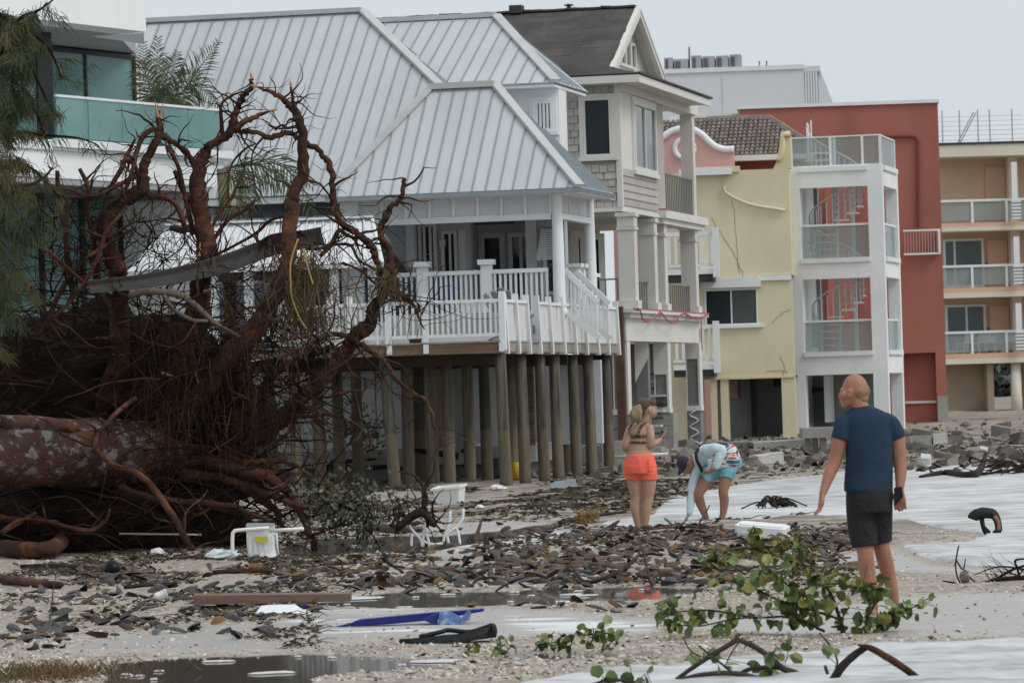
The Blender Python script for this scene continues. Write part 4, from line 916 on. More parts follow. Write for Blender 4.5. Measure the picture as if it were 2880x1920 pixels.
part('mid_wall', M_YEL, yel, (wxa-.25, wxa, -.001, .3, oz, zband+.078)); part('mid_wall', M_YEL, yel, (wxb, x1, .001, .3, oz, zband-.09)); part('mid_wall', M_YEL, yel, (wxa, wxb, .001, .3, oz, wz0)); part('mid_wall', M_YEL, yel, (wxa, wxb, .001, .3, wz1, zband+.078))
window(yel, wxa, wxb, wz0, wz1, .06, M_GREYG, M_WHITE, .05, mull=((wxa+wxb)/2,)); part('open_sash', M_DARKG, yel, (wxa+.05, (wxa+wxb)/2-.03, .02, .03, wz0+.05, wz1-.05)); part('window_sill', M_WHITE, yel, (wxa-.1, wxb+.15, -.1, .0, wz0-.08, wz0-.002))
part('lower_pier', M_YEL, yel, (X(2000, 1150, 0), X(2018, 1150, 0), 0, .5, zfl-.2, oz)); part('lower_pier', M_YEL, yel, (X(2028, 1150, 0), ox0, .02, .5, zfl-.2, oz-.002)); part('lower_pier', M_YEL, yel, (ox1, x1, 0, .5, zfl-.2, oz))
part('door_lintel', M_YELL, yel, (X(1985, 1050, 0), x1-.01, -.05, .0, oz-.002, oz+.05))
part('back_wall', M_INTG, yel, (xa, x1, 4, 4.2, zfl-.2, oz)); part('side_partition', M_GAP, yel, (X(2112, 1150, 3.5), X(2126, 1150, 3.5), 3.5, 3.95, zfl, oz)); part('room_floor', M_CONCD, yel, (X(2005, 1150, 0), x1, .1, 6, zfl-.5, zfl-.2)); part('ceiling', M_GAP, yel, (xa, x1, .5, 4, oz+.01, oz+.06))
part('wall_box', M_STAIR, yel, (X(2160, 1080, .1), X(2190, 1080, .1), 3.8, 3.99, Z(2175, 1088, 3.8), Z(2175, 1068, 3.8)))
part('torn_pink_panel', pmat('pink_board', (.45, .27, .27), .8, .3, 3, .1), yel, (X(2046, 1100, 3.9), X(2075, 1100, 3.9), 3.93, 3.99, Z(2060, 1120, 3.9), Z(2060, 1070, 3.9)))
# parapet with rounded top at the corner
xp0, xp1 = X(2172, 420, 0), X(2224, 420, 0); zp = Z(2200, 378, 0)
prof = [(xp0, zt)]+[(xp0+(xp1-xp0)*.25+(xp1-xp0)*.35*math.sin(t*math.pi/2), zt+(zp-zt)*(.25+.75*(1-math.cos(t*math.pi/2)))) for t in [i/6 for i in range(7)]]+[(xp1, zp), (xp1, zt)]
MB().prism([(x, 0, z) for x, z in prof], (0, .5, 0)).build('parapet', M_YELL, yel)
MB().tube([(x, -.03, z) for x, z in prof[1:-1]], .09, 6).build('parapet_roll', M_YELL, yel, True)
MB().tube(spline([(X(2035, 525, -.08), -.08, Z(2035, 525, 0)), (X(2045, 545, -.08), -.08, Z(2045, 545, 0)), (X(2110, 575, -.08), -.08, Z(2110, 575, 0)), (X(2208, 590, -.08), -.08, Z(2208, 592, 0))], 5), .045, 6).build('plaster_roll', M_YEL, yel, True)
M_CRACK = pmat('crack', (.12, .10, .07), .9, .1, 3, 0)
for pts in ([(2150, 1045), (2200, 1042), (2215, 1048)], [(2000, 612), (2040, 680), (2075, 730), (2095, 790)], [(2225, 870), (2195, 885), (2170, 910)], [(2195, 1000), (2205, 1040), (2200, 1060)], [(2060, 560), (2066, 640), (2080, 770)]):
    q = [Vector((X(a, b, -.006), -.006, Z(a, b, -.006))) for a, b in pts]; q = [p+Vector((random.uniform(-.04, .04), 0, random.uniform(-.03, .03))) for p in spline(q, 5)]; MB().tube(q, .005, 4).build('crack', M_CRACK, yel)
# white balconies on its near side
for (za, zb_, px0, px1) in ((Z(1950, 762, -1.5), Z(1950, 652, -1.5), 1872, 2004), (Z(1950, 1030, -1.5), Z(1950, 914, -1.5), 1885, 1998)):
    xx0, xx1 = X(px0, 700, -1.5), X(px1, 700, -1.5)
    part('balcony_floor', M_WHITE, yel, (xx0, xx1, -1.55, 0, za-.1, za+.05)); part('balcony_rail', M_WHITE, yel, (xx0, xx1, -1.55, -1.45, zb_-.12, zb_)); part('balcony_rail', M_WHITE, yel, (xx0, xx1, -1.53, -1.47, za+.12, za+.2)); part('balcony_post', M_WHITE, yel, (xx1-.001, xx1+.18, -1.6, -1.4, za-.2, zb_+.1))
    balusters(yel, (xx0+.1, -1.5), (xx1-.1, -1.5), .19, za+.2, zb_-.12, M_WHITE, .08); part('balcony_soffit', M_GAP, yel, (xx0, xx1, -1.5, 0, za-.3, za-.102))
part('side_wall', M_YEL, yel, (X(1865, 700, .6), xa-.002, .5, .7, 0, zt)); part('stub_wall', M_CONC, yel, (X(2000, 1250, -.4), x1+.3, -.5, 3, .0, zfl-.22))
# ================================================================ pink curved gable and clay-tiled roof behind
M_PINK = pmat('pink_stucco', (.62, .37, .345), .85, .06, .6, .08); M_TILE = pmat('clay_roof_tile', (.185, .15, .13), .85, .25, 2.5, .1, rnd=.25)
_o = W(1960, 1150, 133); PK = Fr((_o.x, _o.y, 0), -6); X = PK.X; Z = PK.Z
pink = root_at('pink_house', PK, 'pink house front with curved white-edged gable under a clay tile roof', 'house')
crv = [(1800, 440), (1830, 420), (1858, 392), (1885, 372), (1912, 363), (1945, 364), (1972, 377), (1992, 396), (2010, 411), (2035, 420), (2064, 420)]
top = [(X(a, b, 0), Z(a, b, 0)) for a, b in spline([(a, b, 0) for a, b in crv], 4) for a, b in [(a, b)]] if False else [(X(p.x, p.y, 0), Z(p.x, p.y, 0)) for p in spline([(a, b, 0) for a, b in crv], 4)]
zb0 = Z(1960, 640, 0)
MB().prism([(top[0][0], 0, zb0)]+[(x, 0, z) for x, z in top]+[(top[-1][0], 0, zb0)], (0, .3, 0)).build('gable_wall', M_PINK, pink)
MB().tube([(x, -.03, z) for x, z in top], .11, 6).build('gable_coping', M_WHITE, pink, True)
cx_, cz_ = X(1925, 418, 0), Z(1925, 418, 0); MB().tube([(cx_+.3*math.cos(a), -.03, cz_+.3*math.sin(a)) for a in [i*6.2832/28 for i in range(29)]], .085, 6).build('round_moulding', M_WHITE, pink, True)
part('body', M_PINK, pink, (top[0][0]-1, X(2068, 560, 1.2), 1.2, 6, 0, Z(2060, 470, 1.2))); part('eave_band', M_TRIM, pink, (X(2050, 440, 1), X(2290, 440, 1), .9, 1.4, Z(2100, 452, 1), Z(2100, 437, 1)))
part('dark_red_wall', pmat('dark_red_wall', (.24, .055, .045), .8, .1, 1, .05), pink, (X(2060, 460, 1.5), X(2260, 460, 1.5), 1.5, 1.7, Z(2100, 482, 1.5), Z(2100, 452, 1.5)))
ty0, ty1 = 1.0, 5.2; tz0 = Z(2100, 440, ty0); tz1 = Z(2050, 336, ty1); n_c = 36; tx0 = X(1850, 400, 3); tx1 = X(2320, 430, ty0); dx = (tx1-tx0)/n_c; nt = 11
tm = MB(); L = math.hypot(ty1-ty0, tz1-tz0)/nt; slope = math.atan2(tz1-tz0, ty1-ty0)
for i in range(6):
    a = math.pi*i/5; r0, r1 = dx*.52, dx*.42; tm.v.append((-r0*math.cos(a), 0, r0*.8*math.sin(a)+.03)); tm.v.append((-r1*math.cos(a), L*1.12, r1*.8*math.sin(a)))
for i in range(5): tm.f.append((2*i, 2*i+2, 2*i+3, 2*i+1))
tm.f.append((0, 2, 4, 6, 8, 10)); tme = tm.mesh('roof_tile', M_TILE, False)
hipx = X(2160, 340, ty1)
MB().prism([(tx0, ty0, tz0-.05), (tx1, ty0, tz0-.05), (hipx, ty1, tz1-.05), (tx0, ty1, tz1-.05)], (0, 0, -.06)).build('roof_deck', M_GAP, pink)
cnt = 0; stuff_t = MB()
for c in range(n_c):
    x = tx0+(c+.5)*dx
    for t in range(nt):
        y = ty0+(ty1-ty0)*t/nt; z = tz0+(tz1-tz0)*t/nt
        if x > tx1+(hipx-tx1)*(t/nt): continue
        px, py = project(np.array([(PK.o[0]+x*PK.c-y*PK.s)]), np.array([(PK.o[1]+x*PK.s+y*PK.c)]), np.array([z]))
        if px[0] < 1845: continue
        cnt += 1
        if cnt <= 300: link('roof_tile', tme, pink, (x+random.uniform(-.01, .01), y, z), (slope, 0, 0))
        else:
            b = len(stuff_t.v); M_ = Matrix.Translation((x, y, z)) @ Matrix.Rotation(slope, 4, 'X'); stuff_t.v += [tuple(M_ @ Vector(v)) for v in tm.v]; stuff_t.f += [tuple(i+b for i in f) for f in tm.f]
if stuff_t.v: tag(stuff_t.build('roof_tiles', M_TILE, pink), kind='stuff')
MB().tube([(hipx-2, ty1, tz1), (hipx, ty1, tz1), (tx1, ty0, tz0)], .13, 6).build('hip_cap', M_TILE, pink)
# ================================================================ white balcony tower with spiral stair
_o = W(2220, 1186, 126); T = Fr((_o.x, _o.y, 0), -12.5); X = T.X; Z = T.Z; fy = T.fy
tower = root_at('balcony_tower', T, 'white stucco balcony tower with glass rails and a spiral staircase inside', 'tower')
M_STW = pmat('white_stair_metal', (.72, .73, .74), .45, .04, 1, 0)
xL, xR = 0.0, X(2490, 800, 0); pL, pR = X(2252, 640, 0), X(2443, 640, 0); dep = fy(2537, 900, xR)[0]
dep = min(max(dep, 2.5), 5.0)
zg = Z(2350, 1188, 0); lv = [(Z(2350, 1053, 0), Z(2350, 990, 0)), (Z(2350, 783, 0), Z(2350, 727, 0)), (Z(2350, 526, 0), Z(2350, 470, 0))]   # (opening top, next floor)
ztop = lv[2][1]
part('pier', M_STUCCO, tower, (xL, pL, 0, .45, zg-.3, ztop)); part('pier', M_STUCCO, tower, (pR, xR, 0, .3, zg-.3, ztop)); part('pier', M_STUCCO, tower, (xR-.35, xR, dep-.3, dep, zg-.3, ztop))
part('side_wall', M_STUCCO, tower, (xL, xL+.25, .451, dep+2, zg-.3, ztop))
for k, (a, b) in enumerate(lv):
    part('beam', M_STUCCO, tower, (pL+.001, pR-.001, .002, .35, a, b)); part('beam', M_STUCCO, tower, (xR-.3, xR-.002, .302, dep-.302, a, b))
    if k < 2: part('floor_slab', M_STUCCO, tower, (xL+.26, xR-.31, .36, dep+2, b-.25, b-.02))
    part('ledge', M_WHITE, tower, (pL-.02, pR+.02, -.06, .0, b-.12, b+.02)); part('ledge', M_WHITE, tower, (xR, xR+.06, .3, dep-.3, b-.12, b+.02))
part('roof_slab', M_STUCCO, tower, (xL+.26, xR-.31, .36, dep+2, ztop-.3, ztop-.02))
floors = [(lv[0][1], lv[1][0], 902-0), (lv[1][1], lv[2][0], 632)]
for (f0, f1, py) in ((lv[0][1], lv[1][0], 905), (lv[1][1], lv[2][0], 635)):
    zr = Z(2350, py, 0)
    part('glass_panel', M_CLEAR, tower, (pL+.03, pR-.03, .1, .115, f0+.03, zr)); part('handrail', M_WHITE, tower, (pL, pR, .07, .14, zr+.001, zr+.06))
    part('glass_panel', M_CLEAR, tower, (xR-.12, xR-.105, .32, dep-.32, f0+.03, zr)); part('handrail', M_WHITE, tower, (xR-.16, xR-.08, .3, dep-.3, zr+.001, zr+.06))
    part('grey_wall', M_INTG, tower, (xL+.26, X(2300, 640, dep+1), dep+1, dep+1.2, f0-.2, f1+.2)); part('back_post', M_WHITE, tower, (X(2395, 640, dep), X(2405, 640, dep), dep-.1, dep, f0-.2, f1+.3))
    part('patio_door', M_GREYG, tower, (X(2268, 700, dep+.9), X(2286, 700, dep+.9), dep+.9, dep+.98, f0-.1, f1-.3))
part('grey_wall', M_INTG, tower, (xL+.26, xR-.4, dep-.4, dep-.2, zg-.2, lv[0][0])); part('partition', M_STUCCO, tower, (X(2325, 1120, 2), X(2330, 1120, 2), 1.5, dep-.45, zg, lv[0][0]-.02)); part('conduit', M_STAIR, tower, (X(2270, 1093, dep-.45), X(2325, 1093, dep-.45), dep-.5, dep-.42, Z(2290, 1100, dep-.4), Z(2290, 1090, dep-.4))); part('meter_box', M_STAIR, tower, (X(2272, 1093, dep-.5), X(2290, 1093, dep-.5), dep-.55, dep-.42, Z(2290, 1106, dep-.4), Z(2290, 1086, dep-.4)))
part('plinth', M_CONC, tower, (xL-.3, xR-.2, .05, dep, 0, zg-.302))
# roof terrace
zr = Z(2350, 382, 0); gx = [X(p, 420, .06) for p in (2225, 2335, 2425, 2475)]
for a, b in zip(gx, gx[1:]): part('glass_panel', M_CLEAR, tower, (a+.04, b-.04, .06, .075, ztop+.03, zr-.04))
for a in gx: part('terrace_post', M_WHITE, tower, (a-.035, a+.035, .03, .1, ztop, zr-.041))
part('handrail', M_WHITE, tower, (gx[0], gx[-1]+.05, .03, .1, zr-.04, zr)); part('handrail', M_WHITE, tower, (xR-.15, xR-.05, .12, dep, zr-.04, zr)); part('glass_panel', M_CLEAR, tower, (xR-.11, xR-.09, .15, dep, ztop+.03, zr-.041)); part('terrace_kerb', M_STUCCO, tower, (xL, xR, 0, .16, ztop-.001, ztop+.06))
part('terrace_post', M_WHITE, tower, (xR-.15, xR-.05, dep-.1, dep, ztop, zr-.041))
# spiral stair through all floors
stair = empty('spiral_staircase', (X(2353, 700, 1.9), 1.9, 0)); stair.parent = tower
MB().tube([(0, 0, lv[0][1]), (0, 0, ztop+1.0)], .07, 10).build('stair_pole', M_STW, stair, True)
zz = lv[0][1]; k = 0; trd = MB(); trd.prism([(.06, -.05, 0), (.82, -.24, 0), (.82, .24, 0), (.06, .05, 0)], (0, 0, .05)); tme = trd.mesh('stair_tread', M_STW); bal = MB().box(.77, .8, -.015, .015, .05, .9).mesh('stair_baluster', M_STW)
rail_pts = []
while zz < ztop+.6:
    a = k*R(27)+2.4; link('stair_tread', tme, stair, (0, 0, zz), (0, 0, a)); link('stair_baluster', bal, stair, (0, 0, zz), (0, 0, a+.15)); link('stair_baluster', bal, stair, (0, 0, zz+.1), (0, 0, a+.38))
    rail_pts.append((.785*math.cos(a), .785*math.sin(a), zz+.92)); zz += .205; k += 1
MB().tube(spline(rail_pts, 3), .025, 5).build('stair_handrail', M_STW, stair, True)
# ================================================================ red building
M_RED = pmat('brick_red_stucco', (.37, .135, .10), .85, .06, .5, .06, c2=(.28, .105, .085), patch=(.3, .45, .7, .5), streak=((.22, .08, .066), .6, .5, .75, .6)); M_REDD = pmat('dark_red_trim', (.22, .05, .04), .8, .06, 1, 0)
_o = W(2640, 1195, 150); RB = Fr((_o.x, _o.y, 0), -3); X = RB.X; Z = RB.Z
red = root_at('red_building', RB, 'tall plain brick red building behind the white balcony tower', 'building')
xl, x1 = X(2090, 600, 0), X(2650, 700, 0); zt = Z(2400, 297, 0); zr0 = Z(2590, 992, 0); rx0, rx1 = X(2545, 1090, 0), X(2634, 1090, 0); zb0 = Z(2600, 1200, 0)
part('wall', M_RED, red, (xl, x1, 0, 10, zr0, zt)); part('parapet_cap', M_WHITE, red, (xl-.1, x1+.05, -.08, 10, zt+.001, zt+.12))
part('pier', M_RED, red, (rx1, x1, .001, 10, zb0, zr0-.002)); part('wall', M_RED, red, (xl, rx0, .002, 10, zb0, zr0-.002)); part('recess_wall', M_RED, red, (rx0, rx1, .5, .7, zb0, zr0-.002)); part('recess_rail', M_TRIM, red, (rx0, rx1, .42, .5, Z(2590, 1134, 0), Z(2590, 1127, 0)))
part('bare_patch', M_CONC, red, (rx1+.02, x1+.03, -.03, .4, zb0+.002, Z(2650, 1113, 0)))
MB().tube([(X(a, b, -.08), -.08, Z(a, b, -.08)) for a, b in ((2480, 384), (2560, 383), (2575, 386), (2582, 396), (2584, 640))], .06, 6).build('conduit', M_REDD, red)
zb1, zb2 = Z(2600, 716, -.3), Z(2600, 645, -.3); xx0, xx1 = X(2541, 680, -.3), X(2645, 680, -.3)
part('bracket_rail', M_WHITE, red, (xx0, xx1, -.32, -.26, zb2-.06, zb2)); part('bracket_rail', M_WHITE, red, (xx0, xx1, -.32, -.26, zb1, zb1+.06)); part('bracket_post', M_WHITE, red, (xx1-.08, xx1, -.34, -.001, zb1+.06, zb2-.06)); balusters(red, (xx0+.05, -.29), (xx1-.12, -.29), .1, zb1+.06, zb2-.06, pmat('pinkish_rail', (.5, .3, .28), .6, .05, 1, 0), .03)
part('orange_band', pmat('ochre_band', (.6, .3, .1), .8, .05, 1, 0), red, (X(1950, 330, 1), xl-.01, 1, 1.3, Z(2000, 340, 1), Z(2000, 332, 1))); part('cream_band', M_TRIM, red, (X(1950, 330, 1), xl-.01, .95, 1.3, Z(2000, 331, 1), Z(2000, 322, 1))); part('low_wall', M_STUCCO, red, (X(1880, 330, 1), xl-.01, 1.31, 6, 0, Z(2000, 322, 1)))
part('orange_side_wall', pmat('orange_red_stucco', (.38, .13, .095), .85, .05, .5, .05), red, (X(2330, 700, -3), X(2400, 700, -3), -.6, -.3, Z(2400, 985, 0), Z(2400, 530, 0)))  # plain orange-red wall behind the tower stair, not emissive
# ================================================================ peach apartment block at the right
M_PEACH = pmat('peach_stucco', (.60, .44, .315), .85, .06, .5, .05); M_PEACHB = pmat('peach_band', (.62, .41, .29), .8, .05, 1, .02); M_CRM = pmat('cream_slab', (.66, .61, .52), .8, .06, .6, .04); M_TEALD = glass('sea_glass_window', (.06, .105, .105), .12, .4); M_TAN = pmat('tan_wall', (.33, .25, .185), .9, .15, .6, .1, c2=(.24, .19, .15), patch=(.5, .5, .75, .5))
_o = W(2650, 1195, 180); PA = Fr((_o.x, _o.y, 0), 3); X = PA.X; Z = PA.Z
peach = root_at('peach_apartments', PA, 'peach apartment block with cream balcony slabs beyond the red building', 'building')
x0, x1 = X(2636, 700, 0), X(3060, 700, 0)
rf = Z(2760, 440, 0)
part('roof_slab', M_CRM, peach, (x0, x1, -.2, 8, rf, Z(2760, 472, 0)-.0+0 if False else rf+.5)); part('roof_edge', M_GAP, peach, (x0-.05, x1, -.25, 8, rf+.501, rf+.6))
fl = [(Z(2760, 626, 0), Z(2760, 649, 0)), (Z(2760, 808, 0), Z(2760, 836, 0)), (Z(2760, 993, 0), Z(2760, 1022, 0))]
levels = [(fl[0][0], rf, 560, 0), (fl[1][0], fl[0][1], 744, 1), (fl[2][0], fl[1][1], 930, 2)]
for (za, zb_) in fl: part('slab_band', M_PEACHB, peach, (x0, x1, -.1, 4, (za+zb_)/2, za)); part('slab_edge', M_CRM, peach, (x0, x1, -.14, 4, zb_, (za+zb_)/2-.002))
for f0, f1, py, k in levels:
    part('back_wall', M_PEACH, peach, (x0, x1, 2, 2.3, f0, f1)); part('fin_wall', M_CRM, peach, (X(2838, 600, 1.4), X(2864, 600, 1.4), 1.2, 2, f0, f1))
    zr = Z(2760, py, 0); part('handrail', M_WHITE, peach, (x0, x1, -.06, 0, zr-.1, zr)); 
    for p in (2733, 2830, 2930): part('rail_post', M_WHITE, peach, (X(p, py, 0)-.05, X(p, py, 0)+.05, -.05, 0, f0, zr-.1))
    part('glass_panel', M_CLEAR, peach, (x0, x1, .005, .02, f0+.1, zr-.1))
    zt_ = f1-.25
    if k: window(peach, X(2652, 700, 2), X(2766, 700, 2), f0+.05, zt_, 1.98, M_TEALD, M_TRIM, .1, mull=(X(2684 if k == 1 else 2712, 700, 2),), name='sliding_door')
    part('door', M_PEACHB, peach, (X(2776, 700, 2), X(2832, 700, 2), 1.9, 1.98, f0, zt_-.1)); part('wall_lamp', M_STAIR, peach, (X(2772, 700, 1.8), X(2776, 700, 1.8), 1.8, 1.9, f0+.95, f0+1.1))
    part('screen', M_WHITE, peach, (X(2848, 600, -.4), X(2864, 600, -.4), -.4, -.3, zr-.1, f1-.3)); src = None
    for i in range(6): part('screen_slat', M_WHITE, peach, (X(2846, 600, -.4), X(2872, 600, -.4), -.42, -.3, f0+.1+i*.14, f0+.17+i*.14))
gz = Z(2760, 1195, 0)
part('ground_wall', M_TAN, peach, (x0, X(2788, 1100, 1), 1, 1.3, gz-.3, fl[2][1])); part('ground_fin', M_TAN, peach, (X(2780, 1100, 0), X(2798, 1100, 0), .2, 1, gz-.3, fl[2][1])); MB().lathe([(.24, gz-.3), (.22, fl[2][1])], 14, (X(2862, 1100, 0), .3, 0)).build('column', M_CRM, peach, True); part('far_wall', M_TAN, peach, (X(2890, 1100, 0), x1, 1, 1.3, gz-.3, fl[2][1])); part('plinth', M_CONC, peach, (x0, x1, -.2, 3, 0, gz-.302))
M_RAILF = pmat('hazed_rail_metal', (.42, .43, .44), .5, .08, 1, 0); zr = Z(2750, 382, 2)  # rail metal paled: distance haze is put into its colour
for i in range(7): MB().tube([(x0, 2, rf+.62+i*.2), (X(2880, 400, 2), 2, rf+.62+i*.2)], .012, 4).build('roof_rail', M_RAILF, peach)
for p in (2652, 2700, 2752, 2785, 2848): part('roof_rail_post', M_RAILF, peach, (X(p, 400, 2)-.022, X(p, 400, 2)+.022, 1.96, 2.04, rf+.6, rf+2.1))
MB().beam((X(2690, 430, 2), 2, rf+.6), (X(2740, 385, 2), 2, rf+2.0), .04, .05).build('roof_stair', M_RAILF, peach); MB().beam((X(2700, 430, 2), 2.3, rf+.6), (X(2750, 385, 2), 2.3, rf+2.0), .04, .05).build('roof_stair', M_RAILF, peach)
# patio furniture on the first balcony
M_PATIO = pmat('white_patio_metal', (.62, .62, .60), .5, .05, 1, 0)
for i, px in enumerate((2712, 2752, 2800, 2838)):
    f0 = fl[2][0]; lx = X(px, 970, .8); p = Vector((PA.o[0]+lx*PA.c-.8*PA.s, PA.o[1]+lx*PA.s+.8*PA.c, f0+.005))
    t = empty('patio_chair', p, R(random.uniform(-60, 60)), ('white patio chair nearest the red wall on the peach balcony', 'second white patio chair on the peach balcony', 'third white patio chair on the peach balcony', 'white patio chair farthest from the red wall on the peach balcony')[i], 'chair', 'patio chairs on the peach balcony')
    for sx in (-1, 1):
        for sy in (-1, 1): MB().tube([(sx*.26, sy*.26, 0), (sx*.2, sy*.2, .42)], .025, 5).build('leg', M_PATIO, t)
    MB().box(-.26, .26, -.26, .26, .42, .46).build('seat', M_PATIO, t); MB().add([(-.26, .24, .46), (.26, .24, .46), (.3, .36, .95), (-.3, .36, .95), (-.26, .27, .46), (.26, .27, .46), (.3, .39, .95), (-.3, .39, .95)], [(0, 1, 2, 3), (7, 6, 5, 4), (0, 4, 5, 1), (1, 5, 6, 2), (2, 6, 7, 3), (3, 7, 4, 0)]).build('backrest', M_PATIO, t)
# ================================================================ far white block with rooftop plant
M_FARW = pmat('far_white_wall', (.66, .675, .70), .85, .04, .3, .03); M_ACU = pmat('ac_unit_metal', (.30, .31, .33), .6, .15, 1, .03); M_ACD = pmat('ac_grille', (.09, .09, .10), .7, .15, 1, 0)
_o = W(2255, 1150, 235); FW = Fr((_o.x, _o.y, 0), -5); X = FW.X; Z = FW.Z
farw = root_at('white_block', FW, 'far white building with grey air conditioners on its roof', 'building')
x0, x1 = X(1780, 250, 0), X(2262, 250, 0); zt = Z(2100, 200, 0)
part('wall', M_FARW, farw, (x0, x1, 0, 20, 0, zt)); part('parapet_cap', M_WHITE, farw, (x0, x1+.05, -.1, 20, zt+.001, zt+.25)); part('corner_pier', M_FARW, farw, (X(2034, 250, 0)-.03, X(2034, 250, 0)+.03, -.04, 0, 0, zt))
xx = X(2302, 250, 0); zt2 = Z(2280, 186, 0)
for k in range(5):
    za = zt2-2.2-k*2.2; part('sunroom_frame', M_WHITE, farw, (x1+.01, xx+k*.4, 0, .15, za, za+.12))
for i in range(5):
    x = x1+.1+(xx-x1-.2)*i/4; part('sunroom_post', M_WHITE, farw, (x-.05, x+.05, .01, .14, 0, zt2-.3))
part('sunroom_glass', see_glass('sunroom_glass', (.9, .95, .96), (.5, .55, .56), .6), farw, (x1+.02, xx, .2, .25, 0, zt2-.3)); part('sunroom_roof', M_FARW, farw, (x1+.01, xx+.1, 0, 6, zt2-.3, zt2)); part('sunroom_side', M_FARW, farw, (x1+.01, xx, 2, 6, 0, zt2-.31))
MB().prism([(xx+.05, .1, zt2), (xx+2.3, .1, zt2-6.5), (xx+.05, .1, zt2-6.5)], (0, .12, 0)).build('sloping_glazing', see_glass('hazy_glass', (.95, .97, .98), (.6, .65, .67), .5), farw)
for i, (p0, p1, py) in enumerate(((1868, 1892, 158), (1896, 1935, 163), (1944, 1972, 155), (1976, 2010, 158), (2014, 2048, 158), (2052, 2084, 156))):
    u = part('air_conditioner', M_ACU, farw, (X(p0, 175, 3), X(p1, 175, 3), 3, 5, zt+.252, Z(2000, py, 3))); part('grille', M_ACD, u, (X(p0, 175, 3)+.06, X(p0, 175, 3)+(X(p1, 175, 3)-X(p0, 175, 3))*.45, 2.96, 2.998, zt+.35, Z(2000, py, 3)-.12))
MB().tube([(X(1938, 170, 3), 3.2, zt+.2), (X(1938, 130, 3), 3.2, Z(1938, 132, 3))], .05, 5).build('antenna', M_ACD, farw)
for p in (2136, 2156): MB().tube([(X(p, 190, 1), 1, zt+.2), (X(p, 175, 1), 1, zt+.6)], .04, 5).build('roof_pipe', M_ACD, farw)
# ================================================================ uprooted tree
def bark_material(name, c, c2, patch, c3=None, p3=None, rnd=.12):
    m = pmat(name, c, .85, .35, 3.0, .5, 25, c2=c2, patch=patch, stretch=(1, 1, 1), rnd=rnd, spec=.2)
    if c3:
        n = m.node_tree.nodes; l = m.node_tree.links; b = n['Principled BSDF']; src = b.inputs['Base Color'].links[0].from_socket
        g = n.new('ShaderNodeNewGeometry'); t = n.new('ShaderNodeTexNoise'); t.inputs['Scale'].default_value = p3[0]; t.inputs['Detail'].default_value = 7; t.inputs['Roughness'].default_value = .7; l.new(g.outputs['Position'], t.inputs['Vector'])
        mr = n.new('ShaderNodeMapRange'); mr.inputs[1].default_value = p3[1]; mr.inputs[2].default_value = p3[2]; mr.inputs[4].default_value = .85; l.new(t.outputs['Fac'], mr.inputs[0])
        mx = n.new('ShaderNodeMixRGB'); l.new(mr.outputs[0], mx.inputs[0]); l.new(src, mx.inputs[1]); mx.inputs[2].default_value = rgba(c3); l.new(mx.outputs[0], b.inputs['Base Color'])
    return m
M_TRUNK = bark_material('lichened_bark', (.058, .029, .022), (.12, .052, .028), (2.2, .5, .65, .8), (.17, .17, .168), (6.5, .52, .58))
M_ROOT = bark_material('red_root_bark', (.05, .024, .016), (.17, .075, .04), (2.4, .5, .68, .9))  # bark variation; orange-brown patches also put the lit parts into the colour
M_ROOTG = bark_material('grey_root_bark', (.13, .105, .085), (.08, .05, .035), (3, .5, .65, .8))
M_SPLIT = pmat('split_wood', (.42, .24, .125), .8, .25, 8, .3, 60, stretch=(1, 1, .2))
M_FINE = pmat('fine_roots', (.016, .010, .0075), .9, .4, 2.0, .1, 40, c2=(.06, .03, .018), patch=(1.3, .58, .75, .8), spec=.1)
M_CORE = pmat('shaded_root_soil', (.018, .013, .010), .95, .5, 3, .6, 12)
TD = 48.0
tree = empty('uprooted_tree', W(330, 1540, TD), 0, 'huge uprooted tree lying on the beach with its red root plate facing up', 'tree')
T0 = tree.location.copy()
def TP(px, py, d=0.0): return W(px, py, TD+d)-T0
